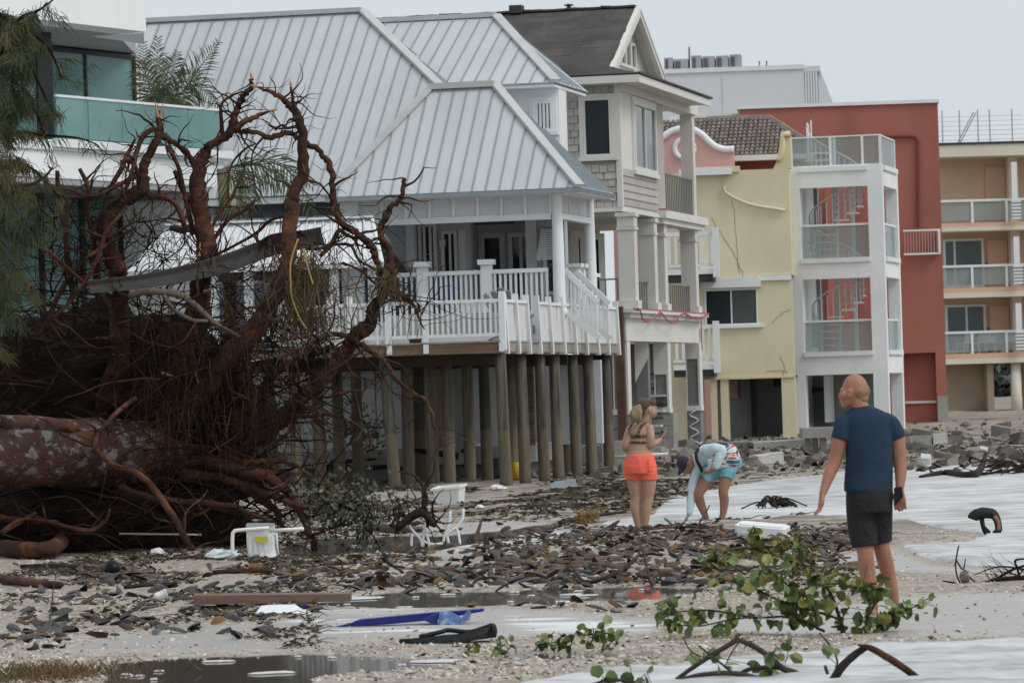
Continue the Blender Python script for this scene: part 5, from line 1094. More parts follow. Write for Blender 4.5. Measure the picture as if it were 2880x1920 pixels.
# trunk
tp = spline([TP(-420, 1262, -1.6), TP(-200, 1268, -1.2), TP(0, 1270, -.8), TP(150, 1272, -.5), TP(270, 1276, -.2), TP(380, 1270, .15), TP(480, 1262, .6)], 7)
m = MB(); m.tube(tp, lerps([.40, .40, .385, .385, .39, .36, .30], len(tp)), 30, True, .012, .09); m.build('trunk', M_TRUNK, tree, True)
for pts, r in (([(0, 1190, -1.05), (110, 1190, -.85), (200, 1198, -.7), (222, 1212, -.65)], [.09, .08, .07, .02]),):
    q = spline([TP(*p) for p in pts], 6); MB().tube(q, lerps(r, len(q)), 12, True, .02, .15).build('bark_ridge', M_TRUNK, tree, True)
ROOTS = [
 # px, py, depth offset from the trunk; radii
 ([(294,1150,.5),(330,1000,.4),(335,800,.1),(320,740,0),(294,651,-.1),(300,602,-.1),(361,556,-.1),(401,526,-.1),(405,480,-.05),(413,450,0),(441,392,0),(447,361,.05),(446,315,.1)], [.13,.12,.11,.10,.10,.09,.085,.08,.075,.06,.06,.05,.02]),
 ([(480,1180,.6),(510,1050,.5),(548,900,.4),(572,760,.2),(582,694,.2),(575,627,.15),(558,557,.15),(560,480,.2),(578,430,.2),(585,413,.2),(627,389,.15),(658,364,.1),(700,336,.05),(757,312,0)], [.16,.15,.14,.13,.12,.115,.10,.09,.07,.065,.06,.05,.04,.018]),
 ([(627,389,.15),(621,337,.1),(624,294,.05),(650,270,0),(683,257,-.05)], [.025,.022,.018,.014,.008]),
 ([(648,372,.1),(664,325,.1),(672,295,.1),(690,262,.1),(707,246,.1),(708,219,.1)], [.05,.045,.042,.042,.038,.02]),
 ([(480,640,.1),(520,651,.1),(514,624,.05),(496,578,0),(459,553,-.1),(422,560,-.1)], [.03,.03,.03,.03,.03,.02]),
 ([(432,361,-.05),(401,383,-.1),(383,428,-.15),(373,478,-.2),(350,540,-.2),(300,580,-.25)], [.03,.03,.028,.026,.024,.02]),
 ([(441,373,.05),(477,395,.05),(517,419,.1),(542,459,.15),(552,500,.2),(560,560,.2)], [.045,.042,.04,.036,.036,.03]),
 ([(490,480,.1),(514,532,.1),(539,572,.15),(560,640,.2)], [.03,.03,.03,.03]),
 ([(470,410,.0),(500,470,.0),(520,560,.1),(545,660,.2)], [.022,.024,.026,.028]),
 ([(480,1210,.3),(560,1120,.0),(640,1010,-.2),(726,909,-.3),(766,847,-.3),(797,771,-.3),(812,694,-.25),(818,602,-.2),(828,541,-.15),(852,480,-.1),(853,400,-.1),(842,331,-.1),(812,294,-.05),(775,266,0),(726,245,.05)], [.15,.14,.13,.12,.11,.10,.095,.09,.08,.075,.07,.055,.045,.035,.015]),
 ([(838,340,-.1),(826,290,-.15),(818,245,-.2)], [.035,.025,.014]),
 ([(658,364,.15),(690,372,.15),(720,373,.1),(766,383,.1),(815,370,.05),(846,395,0),(891,419,0),(916,450,0),(935,490,0),(934,541,0),(936,584,0),(956,618,0),(995,651,0),(1026,672,0),(1050,706,0),(1062,745,0),(1092,792,.05)], [.035,.035,.035,.04,.038,.038,.045,.045,.05,.05,.05,.05,.05,.055,.05,.045,.03]),
 ([(775,367,.05),(793,352,.05),(809,364,.05)], [.014,.013,.008]),
 ([(600,1310,.2),(700,1250,.1),(797,1174,0),(842,1125,0),(891,1082,0),(919,1043,0),(959,1006,0),(989,955,0),(1014,930,0),(1041,909,0),(1046,872,0),(1066,841,0),(1098,805,.05),(1100,755,.05),(1093,700,.05),(1073,664,.05),(1078,618,.05),(1105,583,.05),(1127,553,.05),(1141,503,.05)], [.12,.115,.11,.10,.095,.09,.09,.09,.09,.085,.08,.075,.065,.06,.05,.045,.04,.038,.034,.026]),
 ([(977,945,-.05),(934,939,-.1),(905,952,-.15),(860,975,-.2),(780,1010,-.2)], [.03,.028,.026,.024,.02]),
 ([(989,955,-.1),(1047,988,-.15),(1087,1024,-.2),(1127,1079,-.25),(1191,1119,-.3),(1213,1159,-.3),(1222,1199,-.3),(1253,1254,-.35)], [.04,.035,.033,.03,.026,.022,.018,.008]),
 ([(450,1300,.2),(597,1321,.1),(720,1380,-.2),(781,1398,-.4),(858,1425,-.5),(904,1416,-.5),(965,1404,-.5),(1026,1370,-.5)], [.09,.07,.055,.05,.045,.035,.028,.01]),
 ([(560,1290,.1),(720,1330,-.2),(766,1343,-.3),(827,1410,-.4),(870,1500,-.5),(885,1545,-.5)], [.11,.08,.075,.06,.055,.04]),
 ([(620,1280,0),(700,1300,-.2),(769,1294,-.3),(836,1312,-.4),(885,1352,-.4),(894,1389,-.4),(910,1415,-.4)], [.05,.04,.035,.028,.025,.02,.012]),
 ([(800,1170,0),(879,1168,-.1),(934,1165,-.2),(989,1187,-.2),(1035,1223,-.2),(1041,1254,-.2),(1014,1306,-.2)], [.04,.025,.02,.018,.016,.012,.006]),
 ([(800,1180,0),(867,1150,-.1),(910,1119,-.1),(980,1101,-.15),(1026,1092,-.15),(1044,1073,-.15),(1057,1076,-.15),(1090,1043,-.2)], [.035,.025,.02,.018,.016,.014,.014,.006]),
 ([(275,1214,-.75),(269,1251,-.8),(285,1278,-.85),(331,1312,-.8),(373,1324,-.8),(419,1355,-.8),(444,1392,-.8),(478,1440,-.85),(502,1477,-.85),(520,1510,-.9),(540,1548,-.9)], [.03,.034,.036,.036,.038,.042,.044,.046,.046,.045,.04]),
 ([(380,1120,-.4),(337,1150,-.55),(300,1193,-.7),(275,1214,-.75)], [.03,.028,.026,.028]),
 ([(361,835,-.6),(413,820,-.6),(505,829,-.6),(545,855,-.55),(582,887,-.5),(612,915,-.45),(673,948,-.4)], [.03,.04,.04,.038,.036,.034,.02]),
 ([(459,829,-.62),(490,869,-.62),(539,899,-.6),(582,903,-.55)], [.026,.024,.022,.02]),
 ([(30,672,-.5),(55,682,-.5),(129,703,-.5),(184,749,-.5),(223,783,-.45),(275,820,-.4),(309,872,-.3)], [.016,.018,.022,.022,.022,.022,.02]),
 ([(141,905,-.6),(199,847,-.6),(245,786,-.6),(275,719,-.6),(300,651,-.55),(331,612,-.5),(356,580,-.4)], [.02,.022,.024,.024,.024,.022,.018]),
 ([(162,480,-.2),(165,541,-.2),(172,596,-.2),(186,650,-.2),(190,720,-.1),(210,830,0)], [.022,.026,.03,.032,.034,.036]),
 ([(190,560,-.2),(188,600,-.2),(186,650,-.2)], [.022,.028,.03]),
 ([(223,475,-.1),(245,526,-.1),(248,602,-.1),(260,664,-.1),(268,720,0),(280,850,.1)], [.022,.026,.028,.03,.032,.036]),
 ([(10,524,-.3),(50,522,-.3),(92,517,-.3),(125,497,-.3),(150,470,-.3)], [.012,.016,.02,.018,.008]),
 ([(150,540,-.2),(190,553,-.25),(263,553,-.25),(334,520,-.2),(392,495,-.1)], [.014,.02,.022,.024,.024]),
 ([(300,540,-.1),(337,480,-.1),(355,444,-.1),(383,389,-.1)], [.03,.03,.028,.012]),
 ([(340,455,-.1),(362,450,-.12),(385,478,-.12),(388,520,-.1)], [.022,.03,.026,.02]),
 ([(700,700,-.05),(720,690,-.05),(760,664,-.1),(812,655,-.1),(850,650,-.1)], [.02,.02,.018,.016,.012]),
 ([(900,720,-.1),(930,690,-.1),(955,648,-.1),(975,660,-.05),(1005,672,0)], [.026,.028,.026,.02,.018]),
 ([(860,700,-.15),(900,700,-.12),(930,690,-.1),(985,690,-.1),(1010,730,-.1),(1058,760,-.05)], [.018,.02,.02,.018,.016,.014]),
 ([(962,738,-.15),(1010,760,-.15),(1060,800,-.15),(1110,820,-.15),(1160,845,-.15)], [.012,.013,.013,.012,.008]),
 ([(1095,800,0),(1130,830,-.05),(1165,855,-.1),(1180,900,-.1),(1194,925,-.1)], [.025,.018,.014,.01,.004]),
 ([(1105,790,0),(1125,830,-.05),(1150,850,-.1),(1165,838,-.1)], [.018,.014,.012,.01]),
 ([(1150,850,-.1),(1175,872,-.1),(1190,888,-.1)], [.01,.007,.003]),
 ([(690,470,.1),(660,540,.15),(620,600,.2),(590,650,.2)], [.014,.018,.02,.022]),
 ([(720,560,.2),(690,590,.2),(640,620,.2),(590,690,.2)], [.02,.022,.022,.026]),
 ([(820,600,-.1),(760,620,0),(720,655,.05),(660,690,.1),(600,720,.15)], [.018,.018,.018,.016,.016]),
 ([(640,560,.2),(648,470,.2),(690,420,.2),(720,405,.2)], [.014,.014,.012,.006]),
 ([(100,1440,-.6),(0,1500,-.8),(60,1460,-.7),(130,1465,-.6),(200,1485,-.6),(260,1490,-.6),(300,1460,-.6),(310,1430,-.6)], [.02,.02,.024,.028,.03,.028,.022,.014]),
 ([(-40,1450,-.6),(60,1462,-.6),(160,1470,-.6)], [.05,.04,.02]),
 ([(430,1380,0),(500,1420,-.1),(560,1450,-.2),(606,1410,-.2)], [.04,.035,.03,.02]),
 ([(330,1370,-.2),(420,1400,-.3),(520,1410,-.4),(640,1420,-.4),(760,1470,-.5)], [.07,.06,.05,.04,.02]),
 ([(500,1330,0),(640,1350,-.1),(760,1420,-.2),(800,1500,-.3)], [.08,.07,.05,.03]),
 ([(640,1180,.2),(700,1140,.1),(770,1060,0),(850,1010,0),(940,970,.05)], [.06,.055,.05,.045,.04]),
 ([(660,1240,.1),(740,1200,0),(820,1150,-.1),(870,1120,-.15)], [.05,.045,.035,.02]),
 ([(80,640,.2),(140,620,.1),(190,590,0),(210,560,-.1)], [.018,.02,.02,.012]),
 ([(120,930,-.2),(170,820,-.2),(230,740,-.2),(300,690,-.2),(380,640,-.1)], [.03,.03,.028,.024,.018]),
 ([(225,640,-.2),(300,668,-.2),(350,640,-.2),(410,610,-.15)], [.02,.018,.014,.01]),
]
GREY = {23, 24}
all_pts = []
for k, (pts, rad) in enumerate(ROOTS):
    q = spline([TP(p[0]+random.uniform(-2, 2), p[1], p[2]) for p in pts], 6); r = lerps(rad, len(q))
    if r[0] > .03:      # gnarls along thick roots
        r = [x*(.9 if x > .08 else .8)*(1+.08*math.sin(i*.5+k*2.1)+random.uniform(-.03, .03)) for i, x in enumerate(r)]; q = [p+Vector((random.uniform(-1, 1), random.uniform(-1, 1), random.uniform(-1, 1)))*.016 for p in q]
    MB().tube(q, r, 12 if r[0] > .03 else 7, True, .02, .22).build('root', M_ROOTG if k in GREY else M_ROOT, tree, True)
    all_pts += [(q[i], r[i], (q[min(i+1, len(q)-1)]-q[max(i-1, 0)]).normalized()) for i in range(len(q))]
# pale splintered ends
for px, py, dx, dy, L in ((446,330,-8,-40,.2),(452,330,6,-30,.16),(757,312,25,-3,.1),(726,245,-22,-6,.1),(708,222,-2,-12,.08),(820,248,-3,-20,.1),(560,720,3,-28,.16),(548,1045,12,40,.2),(455,1048,30,10,.18),(610,905,40,-6,.16),(573,820,35,-12,.16),(383,392,5,-10,.08),(1228,500,0,0,.0),(640,890,35,-5,.12)):
    if L <= 0: continue
    a = TP(px, py, -.12); b = a+Vector((dx, 0, -dy)).normalized()*L; MB().tube([a, a.lerp(b, .5), b], [.018, .014, .003], 5, True, .1).build('splinter', M_SPLIT, tree)
# finer roots: a tangle nobody could count
def wander(p, d, L, r, n=6, jit=.45, droop=0.0):
    pts = [p.copy()]; d = d.normalized()
    for i in range(n):
        d = (d+Vector((random.gauss(0, jit), random.gauss(0, jit*.6), random.gauss(0, jit)-droop))*.6).normalized(); pts.append(pts[-1]+d*L/n)
    return pts, [r*(1-.8*i/n) for i in range(n+1)]
fr_ = MB(); fr2 = MB()
for _ in range(620):            # sprouting from the main roots
    p, r, t = random.choice(all_pts); a = Vector((random.gauss(0, 1), random.gauss(0, .5), random.gauss(0, 1))); a = (a-t*a.dot(t)*.6)
    q, rr = wander(p, a, random.uniform(.12, .75)*(.55 if p.z > 2.6 else 1), random.choice((.004, .005, .007, .011)), 6, .5, .05); fr_.tube(q, rr, 4, False)
MASS = [(-60,930),(60,800),(150,730),(260,780),(420,830),(560,800),(650,830),(730,880),(830,930),(905,985),(880,1080),(850,1180),(790,1290),(860,1420),(870,1520),(780,1560),(500,1565),(200,1550),(-60,1545)]
def in_mass(): 
    while True:
        px, py = random.uniform(-60, 905), random.uniform(730, 1565)
        if inpoly(np.array([float(px)]), np.array([float(py)]), MASS)[0] > 0: return px, py
for _ in range(1300):
    px, py = in_mass()
    if py < 880+60*math.sin(px*.021) and random.random() < .55: continue
    dd = random.uniform(-.5, 1.2)
    if 1170 < py < 1370 and px < 260 and dd < .6: dd = random.uniform(.6, 1.2)
    a = random.uniform(-.5, 3.6); q, rr = wander(TP(px, py, dd), Vector((math.cos(a), random.gauss(0, .3), math.sin(a)*.8-.2)), random.uniform(.4, 1.5), random.choice((.005, .006, .008, .012, .018)), 7, .28, .06); (fr2 if random.random() < .3 and dd < .5 else fr_).tube(q, rr, 4, False)
for _ in range(300):            # hanging hair roots
    px, py = random.uniform(380, 860), random.uniform(840, 1180); q, rr = wander(TP(px, py, random.uniform(-.7, .1)), Vector((random.gauss(0, .25), random.gauss(0, .15), -1)), random.uniform(.4, 1.3), random.choice((.003, .004, .006)), 7, .16, .12); random.choice((fr_, fr2)).tube(q, rr, 3, False)
for _ in range(260):
    px, py = random.uniform(560, 900), random.uniform(760, 1120); a = random.uniform(-.6, 1.4); q, rr = wander(TP(px, py, random.uniform(-.2, .6)), Vector((math.cos(a), random.gauss(0, .2), math.sin(a))), random.uniform(.3, .9), random.choice((.005, .006, .009)), 6, .35, .02); fr_.tube(q, rr, 4, False)
M_ROOT2 = bark_material('thin_root_bark', (.04, .02, .014), (.16, .072, .04), (2.2, .5, .66, .9))
for _ in range(330):            # forked secondary roots, each one traceable
    p, r, t = random.choice(all_pts); a = Vector((random.gauss(0, 1), random.gauss(0, .4), random.gauss(.15, 1))); a = a-t*a.dot(t)*.5; r2 = min(r*.6, random.uniform(.006, .022))
    q, rr = wander(p, a, random.uniform(.35, 1.1)*(.6 if p.z > 2.8 else 1), r2, 8, .42, .02); MB().tube(q, rr, 6, True, .08).build('root', M_ROOT2, tree, True)
UP = [(110,640),(160,560),(260,560),(420,640),(560,700),(680,760),(560,820),(300,830),(150,800),(60,760)]
for _ in range(240):
    while True:
        px, py = random.uniform(40, 700), random.uniform(540, 840)
        if inpoly(np.array([float(px)]), np.array([float(py)]), UP)[0] > 0: break
    a = random.uniform(-.4, 3.5); q, rr = wander(TP(px, py, random.uniform(-.3, .9)), Vector((math.cos(a), random.gauss(0, .3), math.sin(a))), random.uniform(.3, .9), random.choice((.005, .006, .008, .012)), 7, .42, .0); fr_.tube(q, rr, 4, False)
tag(fr_.build('fine_roots', M_FINE, tree), kind='stuff'); tag(fr2.build('fine_roots', pmat('lit_red_fine_roots', (.055, .026, .016), .9, .5, 3, .1, 40, c2=(.15, .07, .035), patch=(2.5, .55, .7, .9), spec=.1), tree), kind='stuff')  # redder strands carry the lit orange highlights in their colour
# soil and root core behind the tangle, shadow put into its near-black colour
cm = MB(); nu, nv = 40, 24
for cx, cz, rx, ry, rz, dd in ((250, 1180, 1.75, .55, 1.3, 1.35), (520, 1230, 1.0, .4, 1.1, 1.35), (150, 1460, 1.4, .5, .5, .5), (450, 1480, 1.1, .4, .45, .7), (640, 1140, .35, .25, .7, 1.2), (300, 1000, 1.0, .35, .45, 1.4)):
    c = TP(cx, cz, dd); b = len(cm.v); cm.ell(c, (rx, ry, rz), nu, nv)
    for i in range(b, len(cm.v)):
        v = Vector(cm.v[i]); n_ = (v-c); f = 1+.28*(float(vnoise(np.array([v.x*4+cx]), np.array([v.z*4+v.y*3]))[0])-.5)+random.uniform(-.05, .05); cm.v[i] = tuple(c+n_*f)
cm.build('root_plate', M_CORE, tree)
# fibrous mat caught on the roots
M_MAT = pmat('dry_fibre', (.115, .085, .045), .9, .4, 5, .1, 40, c2=(.05, .035, .022), patch=(3, .45, .6, .8))
mt = MB()
for _ in range(520):
    px, py = random.gauss(850, 48), random.uniform(690, 900); q, rr = wander(TP(px, py, random.uniform(-.45, 0)), Vector((random.gauss(0, .45), random.gauss(0, .2), -.8)), random.uniform(.2, .75), random.choice((.004, .005, .008)), 5, .3, .15); mt.tube(q, rr, 3, False)
for _ in range(130):
    px, py = random.gauss(1085, 22), random.uniform(740, 830); q, rr = wander(TP(px, py, random.uniform(-.25, 0)), Vector((random.gauss(0, .5), random.gauss(0, .2), -.7)), random.uniform(.12, .4), .005, 4, .35, .1); mt.tube(q, rr, 3, False)
tag(mt.build('fibre_mat', M_MAT, tree), kind='stuff')
M_CANE = pmat('yellow_cane', (.36, .24, .07), .7, .2, 4, .05)
for pts in ([(838,672,-.45),(818,735,-.5),(817,800,-.5),(822,840,-.5),(840,890,-.5),(862,925,-.5)], [(852,700,-.45),(868,760,-.45),(880,800,-.45)]):
    q = spline([TP(*p) for p in pts], 6); MB().tube(q, .011, 5).build('cane', M_CANE, tree, True)
# ---------------------------------------------------------------- bent metal gutter resting in the roots
gut = empty('metal_gutter', W(580, 760, TD-.75), 0, 'bent grey-brown metal gutter lying across the uprooted roots', 'gutter'); g0 = gut.location.copy()
M_GUT = pmat('brown_grey_metal', (.075, .07, .068), .75, .15, 2, .05, spec=.2)
cl = spline([W(248, 806, TD-.65), W(400, 790, TD-.45), W(530, 765, TD-.25), W(640, 737, TD-.1), W(760, 694, TD+.0), W(905, 662, TD+.1)], 6)
prof = [(-.02, .085), (-.055, .085), (-.055, .07), (-.03, .02), (-.03, -.005), (-.075, -.02), (-.075, -.095), (0, -.095), (0, .085)]
m = MB(); n_ = len(prof)
for i, p in enumerate(cl):
    t = (cl[min(i+1, len(cl)-1)]-cl[max(i-1, 0)]).normalized(); up = (Vector((0, 0, 1))-t*t.z).normalized(); sd = t.cross(up)
    w_ = .8+.35*min(1, i/(len(cl)*.55))
    for a, b in prof: m.v.append(tuple(p-g0+up*b*w_+sd*(-a)*1.0))
for i in range(len(cl)-1):
    for k in range(n_): m.f.append((i*n_+k, i*n_+(k+1) % n_, (i+1)*n_+(k+1) % n_, (i+1)*n_+k))
m.f.append(tuple(range(n_))); m.f.append(tuple(reversed(range((len(cl)-1)*n_, len(cl)*n_)))); m.build('gutter_channel', M_GUT, gut)
tmp = MB().box(-.02, .02, -.09, -.075, -.1, .1).build('gutter_strap', M_GUT, gut, loc=cl[16]-g0)
inst(tmp, gut, cl[24]-g0)
# ================================================================ feathery pine at the left edge
M_NEEDLE = pmat('pine_needles', (.05, .066, .024), .7, .35, 1.5, 0, c2=(.15, .115, .045), patch=(1.3, .5, .68, .75), rnd=0)
pine = empty('feathery_pine', W(-150, 1545, 46.5), 0, 'feathery green pine with drooping needles beside the uprooted roots', 'tree'); p0 = pine.location.copy()
def PP(px, py, d=0): return W(px, py, 46.5+d)-p0
q = spline([PP(-150, 1545), PP(-140, 1100, .2), PP(-110, 600, .1), PP(-60, 250), PP(-30, -80)], 6); MB().tube(q, lerps([.13, .12, .1, .07, .04], len(q)), 9, True, .05).build('trunk', M_FINE, pine, True)
BR = [[(-90,420),(-30,340),(40,320),(36,250),(30,140),(12,40)], [(-100,500),(0,390),(60,372),(120,380),(215,388),(270,405)], [(-60,260),(40,90),(90,95),(130,130),(150,160),(175,225)], [(-50,150),(60,50),(100,35),(150,0)], [(-110,600),(0,470),(60,460),(120,500),(170,560)], [(-110,700),(-40,640),(40,620),(110,660)], [(-120,850),(-40,780),(30,770),(90,810)], [(-120,950),(-50,860),(20,860)], [(-60,200),(20,160),(80,180),(140,300),(165,330)], [(-40,60),(0,40),(60,120),(80,220)], [(-100,560),(-20,500),(60,540),(150,620)], [(-90,400),(10,300),(90,300),(140,420)]]
stems = []
for b in BR:
    dd = random.uniform(-.4, .3); q = spline([PP(x, y, dd) for x, y in b], 6); MB().tube(q, lerps([.025, .018, .008], len(q)), 5, True).build('branch', M_FINE, pine, True); stems += q[3:]
    for _ in range(5):
        i = random.randrange(4, len(q)); w_, rr = wander(q[i], Vector((random.gauss(.4, .5), random.gauss(0, .4), random.gauss(-.3, .5))), random.uniform(.2, .5), .006, 5, .4, .1); MB().tube(w_, rr, 4, False).build('twig', M_FINE, pine); stems += w_[1:]
nd = MB()
def needle_tuft(p, n, L, spread):
    ax = Vector((random.gauss(.25, .45), random.gauss(0, .35), random.gauss(-.75, .4))).normalized()
    for _ in range(n):
        d = (ax+Vector((random.gauss(0, spread), random.gauss(0, spread), random.gauss(0, spread)))).normalized(); l_ = L*random.uniform(.6, 1.2); s = Vector((d.z, 0, -d.x)); s = (s.normalized() if s.length > .01 else Vector((1, 0, 0)))*.0032
        a = p+Vector((random.gauss(0, .03), random.gauss(0, .03), random.gauss(0, .03))); mid = a+d*l_*.55; end = mid+(d+Vector((0, 0, -.5))).normalized()*l_*.45
        nd.add([a-s, a+s, mid+s, mid-s, end], [(0, 1, 2, 3), (3, 2, 4)])
for p in stems:
    dens = 1.0 if p.x < PP(70, 500).x else .55
    for _ in range(int(2.2*dens*(1 if p.x < PP(110, 500).x else .3))+(random.random() < .3)): needle_tuft(p, 10, .19, .3)
for _ in range(230):
    px = min(random.gauss(-5, 42), 120); py = random.uniform(60, 1010); 
    if px > 45+60*math.sin(py*.012): continue
    needle_tuft(PP(px, py, random.uniform(-.5, .6)), 15, .24, .28)
tag(nd.build('needles', M_NEEDLE, pine), kind='stuff')
# ================================================================ coconut palms
M_FROND = pmat('palm_leaf', (.065, .092, .035), .5, .3, 2, 0, c2=(.22, .20, .10), patch=(1.5, .48, .66, .8), spec=.4); M_PTR = pmat('palm_trunk', (.16, .135, .11), .9, .25, 4, .3)
def palm(name, label, crown, base, fronds, lw=.028, llen=.55):
    t = empty(name, base, 0, label, 'palm tree'); o = Vector(base); c = crown-o
    MB().tube(spline([Vector((0, 0, 0)), c*.5+Vector((.12, 0, 0)), c], 8), lerps([.17, .13, .11], 17), 10, True, .03).build('trunk', M_PTR, t, True)
    for end, mid, sweep in fronds:
        q = spline([c, mid-o, end-o], 13); L = len(q)
        fm = MB(); fm.tube(q, lerps([.022, .012, .004], L), 4, False)
        for i in range(3, L):
            tdir = (q[min(i+1, L-1)]-q[i-1]).normalized(); sd = tdir.cross(Vector((0, 1, 0))); sd = sd.normalized() if sd.length > .05 else Vector((1, 0, 0)); f = i/(L-1); ll = llen*(math.sin(math.pi*min(1, .18+f*.9))*.8+.25)
            for sgn in (-1, 1):
                for rep_ in range(1):
                    d = (tdir*random.uniform(.35, .6)+sd*sgn*random.uniform(.6, 1)+Vector((0, random.gauss(0, .3), 0))+Vector((0, 0, -sweep))).normalized(); p = q[i]-tdir*rep_*.5*(q[1]-q[0]).length; w_ = Vector((d.z, 0, -d.x)).normalized()*lw*.5; m1 = p+d*ll*.5; e = m1+(d+Vector((0, 0, -.45-sweep*.3))).normalized()*ll*.5
                    fm.add([p-w_*.4, p+w_*.4, m1+w_, m1-w_, e], [(0, 1, 2, 3), (3, 2, 4)])
        fm.build('frond', M_FROND, t)
c1 = W(462, 330, 88.5); b1 = Vector((c1.x-.2, 88.6, .3))
palm('coconut_palm', 'coconut palm with wind-torn fronds rising behind the glass balcony', c1, b1,
     [(W(e[0], e[1], 88.5+e[2]*.4), W(m_[0], m_[1], 88.5+e[2]*.2), s) for e, m_, s in (((402,125,.3),(415,230),-.1),((445,110,-.3),(440,220),-.2),((500,150,.5),(480,220),-.1),((612,122,0),(545,215),-.3),((560,205,-.4),(510,240),.2),((618,300,.4),(540,240),.4),((530,320,-.8),(500,270),.5),((390,320,-.8),(420,270),.4),((380,170,.6),(420,230),0),((470,330,-1),(465,270),.4))], .027, .55)
c2 = W(625, 475, 84.3); b2 = Vector((c2.x-.1, 84.5, .2))
palm('drooping_palm', 'coconut palm frond drooping over the white shelter roof', c2, b2,
     [(W(e[0], e[1], 84.3+e[2]), W(m_[0], m_[1], 84.3+e[2]*.5), s) for e, m_, s in (((905,640,-1.2),(790,465),.75),((840,560,-.6),(740,470),.8),((700,620,.2),(690,500),.6),((880,520,-.5),(760,450),.5),((660,640,-.5),(650,520),.5))], .028, .7)
# ================================================================ far greenery seen through the gap
M_FARL = pmat('far_foliage', (.085, .10, .085), .9, .35, .4, 0, c2=(.14, .15, .12), patch=(.25, .5, .7, .6))
def leaf_tree(loc, h, w, label, n=900, ls=.35):
    t = empty('far_tree', loc, 0, label, 'tree', 'trees far behind the peach apartments'); MB().tube([(0, 0, 0), (.1, 0, h*.35), (0, 0, h*.7)], [.25, .18, .06], 7).build('trunk', M_FINE, t, True)
    m = MB(); cl = [(random.gauss(0, w*.45), random.gauss(0, w*.3), h*random.uniform(.15, .95), random.uniform(.6, 1.3)) for _ in range(22)]
    for _ in range(n):
        x, y, z, r = random.choice(cl); d = Vector((random.gauss(0, 1), random.gauss(0, 1), random.gauss(0, .8))).normalized()*r*random.uniform(.5, 1); p = Vector((x, y, z))+d; a = Vector((random.gauss(0, 1), random.gauss(0, 1), random.gauss(0, 1))).normalized()*ls; b = a.orthogonal().normalized()*ls*.6
        m.add([p-a, p+b, p+a, p-b], [(0, 1, 2, 3)])
    tag(m.build('crown', M_FARL, t), kind='stuff')
for k, (px, y, h, w) in enumerate(((2790, 262, 4.6, 4), (2830, 255, 3.8, 3.2), (2872, 268, 4.2, 4), (2915, 258, 4.6, 4))):
    g = W(px, 1180, y); leaf_tree((g.x, y, .3), h, w, ('grey-green tree seen through the opening under the peach block', 'low grey-green tree in the middle of the opening under the peach block', 'grey-green tree beside the round column under the peach block', 'grey-green tree beyond the round column under the peach block')[k])
# ================================================================ rubble before the far buildings
def chunk(c, s, name, mat, label, cat='rubble', group=None, rz=None, tilt=.25):
    m = MB().box(-s[0]/2, s[0]/2, -s[1]/2, s[1]/2, 0, s[2]); m.v = [tuple(v[i]+random.uniform(-.12, .12)*s[i] for i in range(3)) for v in m.v]
    o = m.build(name, mat, None, loc=c, rot=(random.uniform(-tilt, tilt), random.uniform(-tilt, tilt), random.uniform(0, 6.28) if rz is None else rz)); return tag(o, label, cat, group)
M_RUB = pmat('rubble_grey', (.185, .17, .15), .95, .25, 2, .3, 20, rnd=.3); M_RUBW = pmat('rubble_white', (.55, .55, .54), .9, .15, 2, .2, 20, rnd=.15)
for k in range(60):
    if k < 34: px = random.uniform(2500, 2900); py = random.uniform(1222, 1316)-(px-2500)*.02
    else: px = random.uniform(1690, 2500); py = random.uniform(1262, 1330)-(px-1690)*.022
    p = GP(px, py); s_ = random.uniform(.3, .6) if py < 1275 else random.uniform(.2, .5)
    chunk((p.x, p.y, p.z-.06), (random.uniform(.5, 1.2)*s_, random.uniform(.4, .9)*s_, random.uniform(.25, .6)*s_), 'concrete_chunk', M_RUBW if random.random() < .08 else M_RUB, 'broken concrete chunk in the rubble before the far buildings', group='rubble before the far buildings')
rb = [MB(), MB()]
for _ in range(2600):           # small spall and splinters, past counting
    px = random.uniform(1250, 2920); py = random.triangular(1215, 1352, 1300)-(px-1700)*.02; g = G(px, py)
    if g.y > 175 or g.y < 70: continue
    s_ = abs(random.gauss(0, .06))+.03; a = random.uniform(0, 6.28); u = Vector((math.cos(a), math.sin(a), random.gauss(0, .3)))*s_*random.uniform(1, 2.2); v = Vector((-math.sin(a), math.cos(a), 0))*s_*.8; h = Vector((random.gauss(0, .3), 0, 1))*s_*random.uniform(.4, 1.1); p = Vector((g.x, g.y, .02+max(0, g.y-90)*.004))
    rb[random.random() < .62].add([p-u, p+v, p+u, p-v, p+h], [(0, 1, 4), (1, 2, 4), (2, 3, 4), (3, 0, 4)])
tag(rb[0].build('rubble_litter', M_RUB), 'grey spall scattered before the far buildings', kind='stuff'); tag(rb[1].build('rubble_litter', pmat('dark_debris', (.075, .062, .05), .95, .5, 2, 0)), 'dark splinters scattered before the far buildings', kind='stuff')
for (px0, px1, py0, py1, d, mt, nm, lb) in ((1990, 2120, 1242, 1306, 110, M_CONCD, 'broken_footing', 'dark broken concrete footing below the yellow house'), (2122, 2258, 1238, 1302, 109, M_CONC, 'broken_footing', 'paler concrete footing beside the dark one below the yellow house'), (2160, 2270, 1288, 1322, 102, M_CONC, 'fallen_slab', 'low fallen slab lying in front of the concrete footings'), (1700, 1790, 1240, 1330, 92, M_CONC, 'broken_footing', 'pale concrete block behind the last pilings of the deck'), (1560, 1690, 1255, 1300, 94, M_CONCD, 'broken_footing', 'dark concrete footing seen between the pilings of the deck')):
    a = W(px0, py1, d); b = W(px1, py0, d); o = MB().box(0, b.x-a.x, 0, 1.0, -.3, b.z-a.z).build(nm, mt, None, loc=(a.x, d, a.z)); o.data.vertices.foreach_set('co', [c+random.uniform(-.05, .05) for v in o.data.vertices for c in v.co]); tag(o, lb, 'rubble')
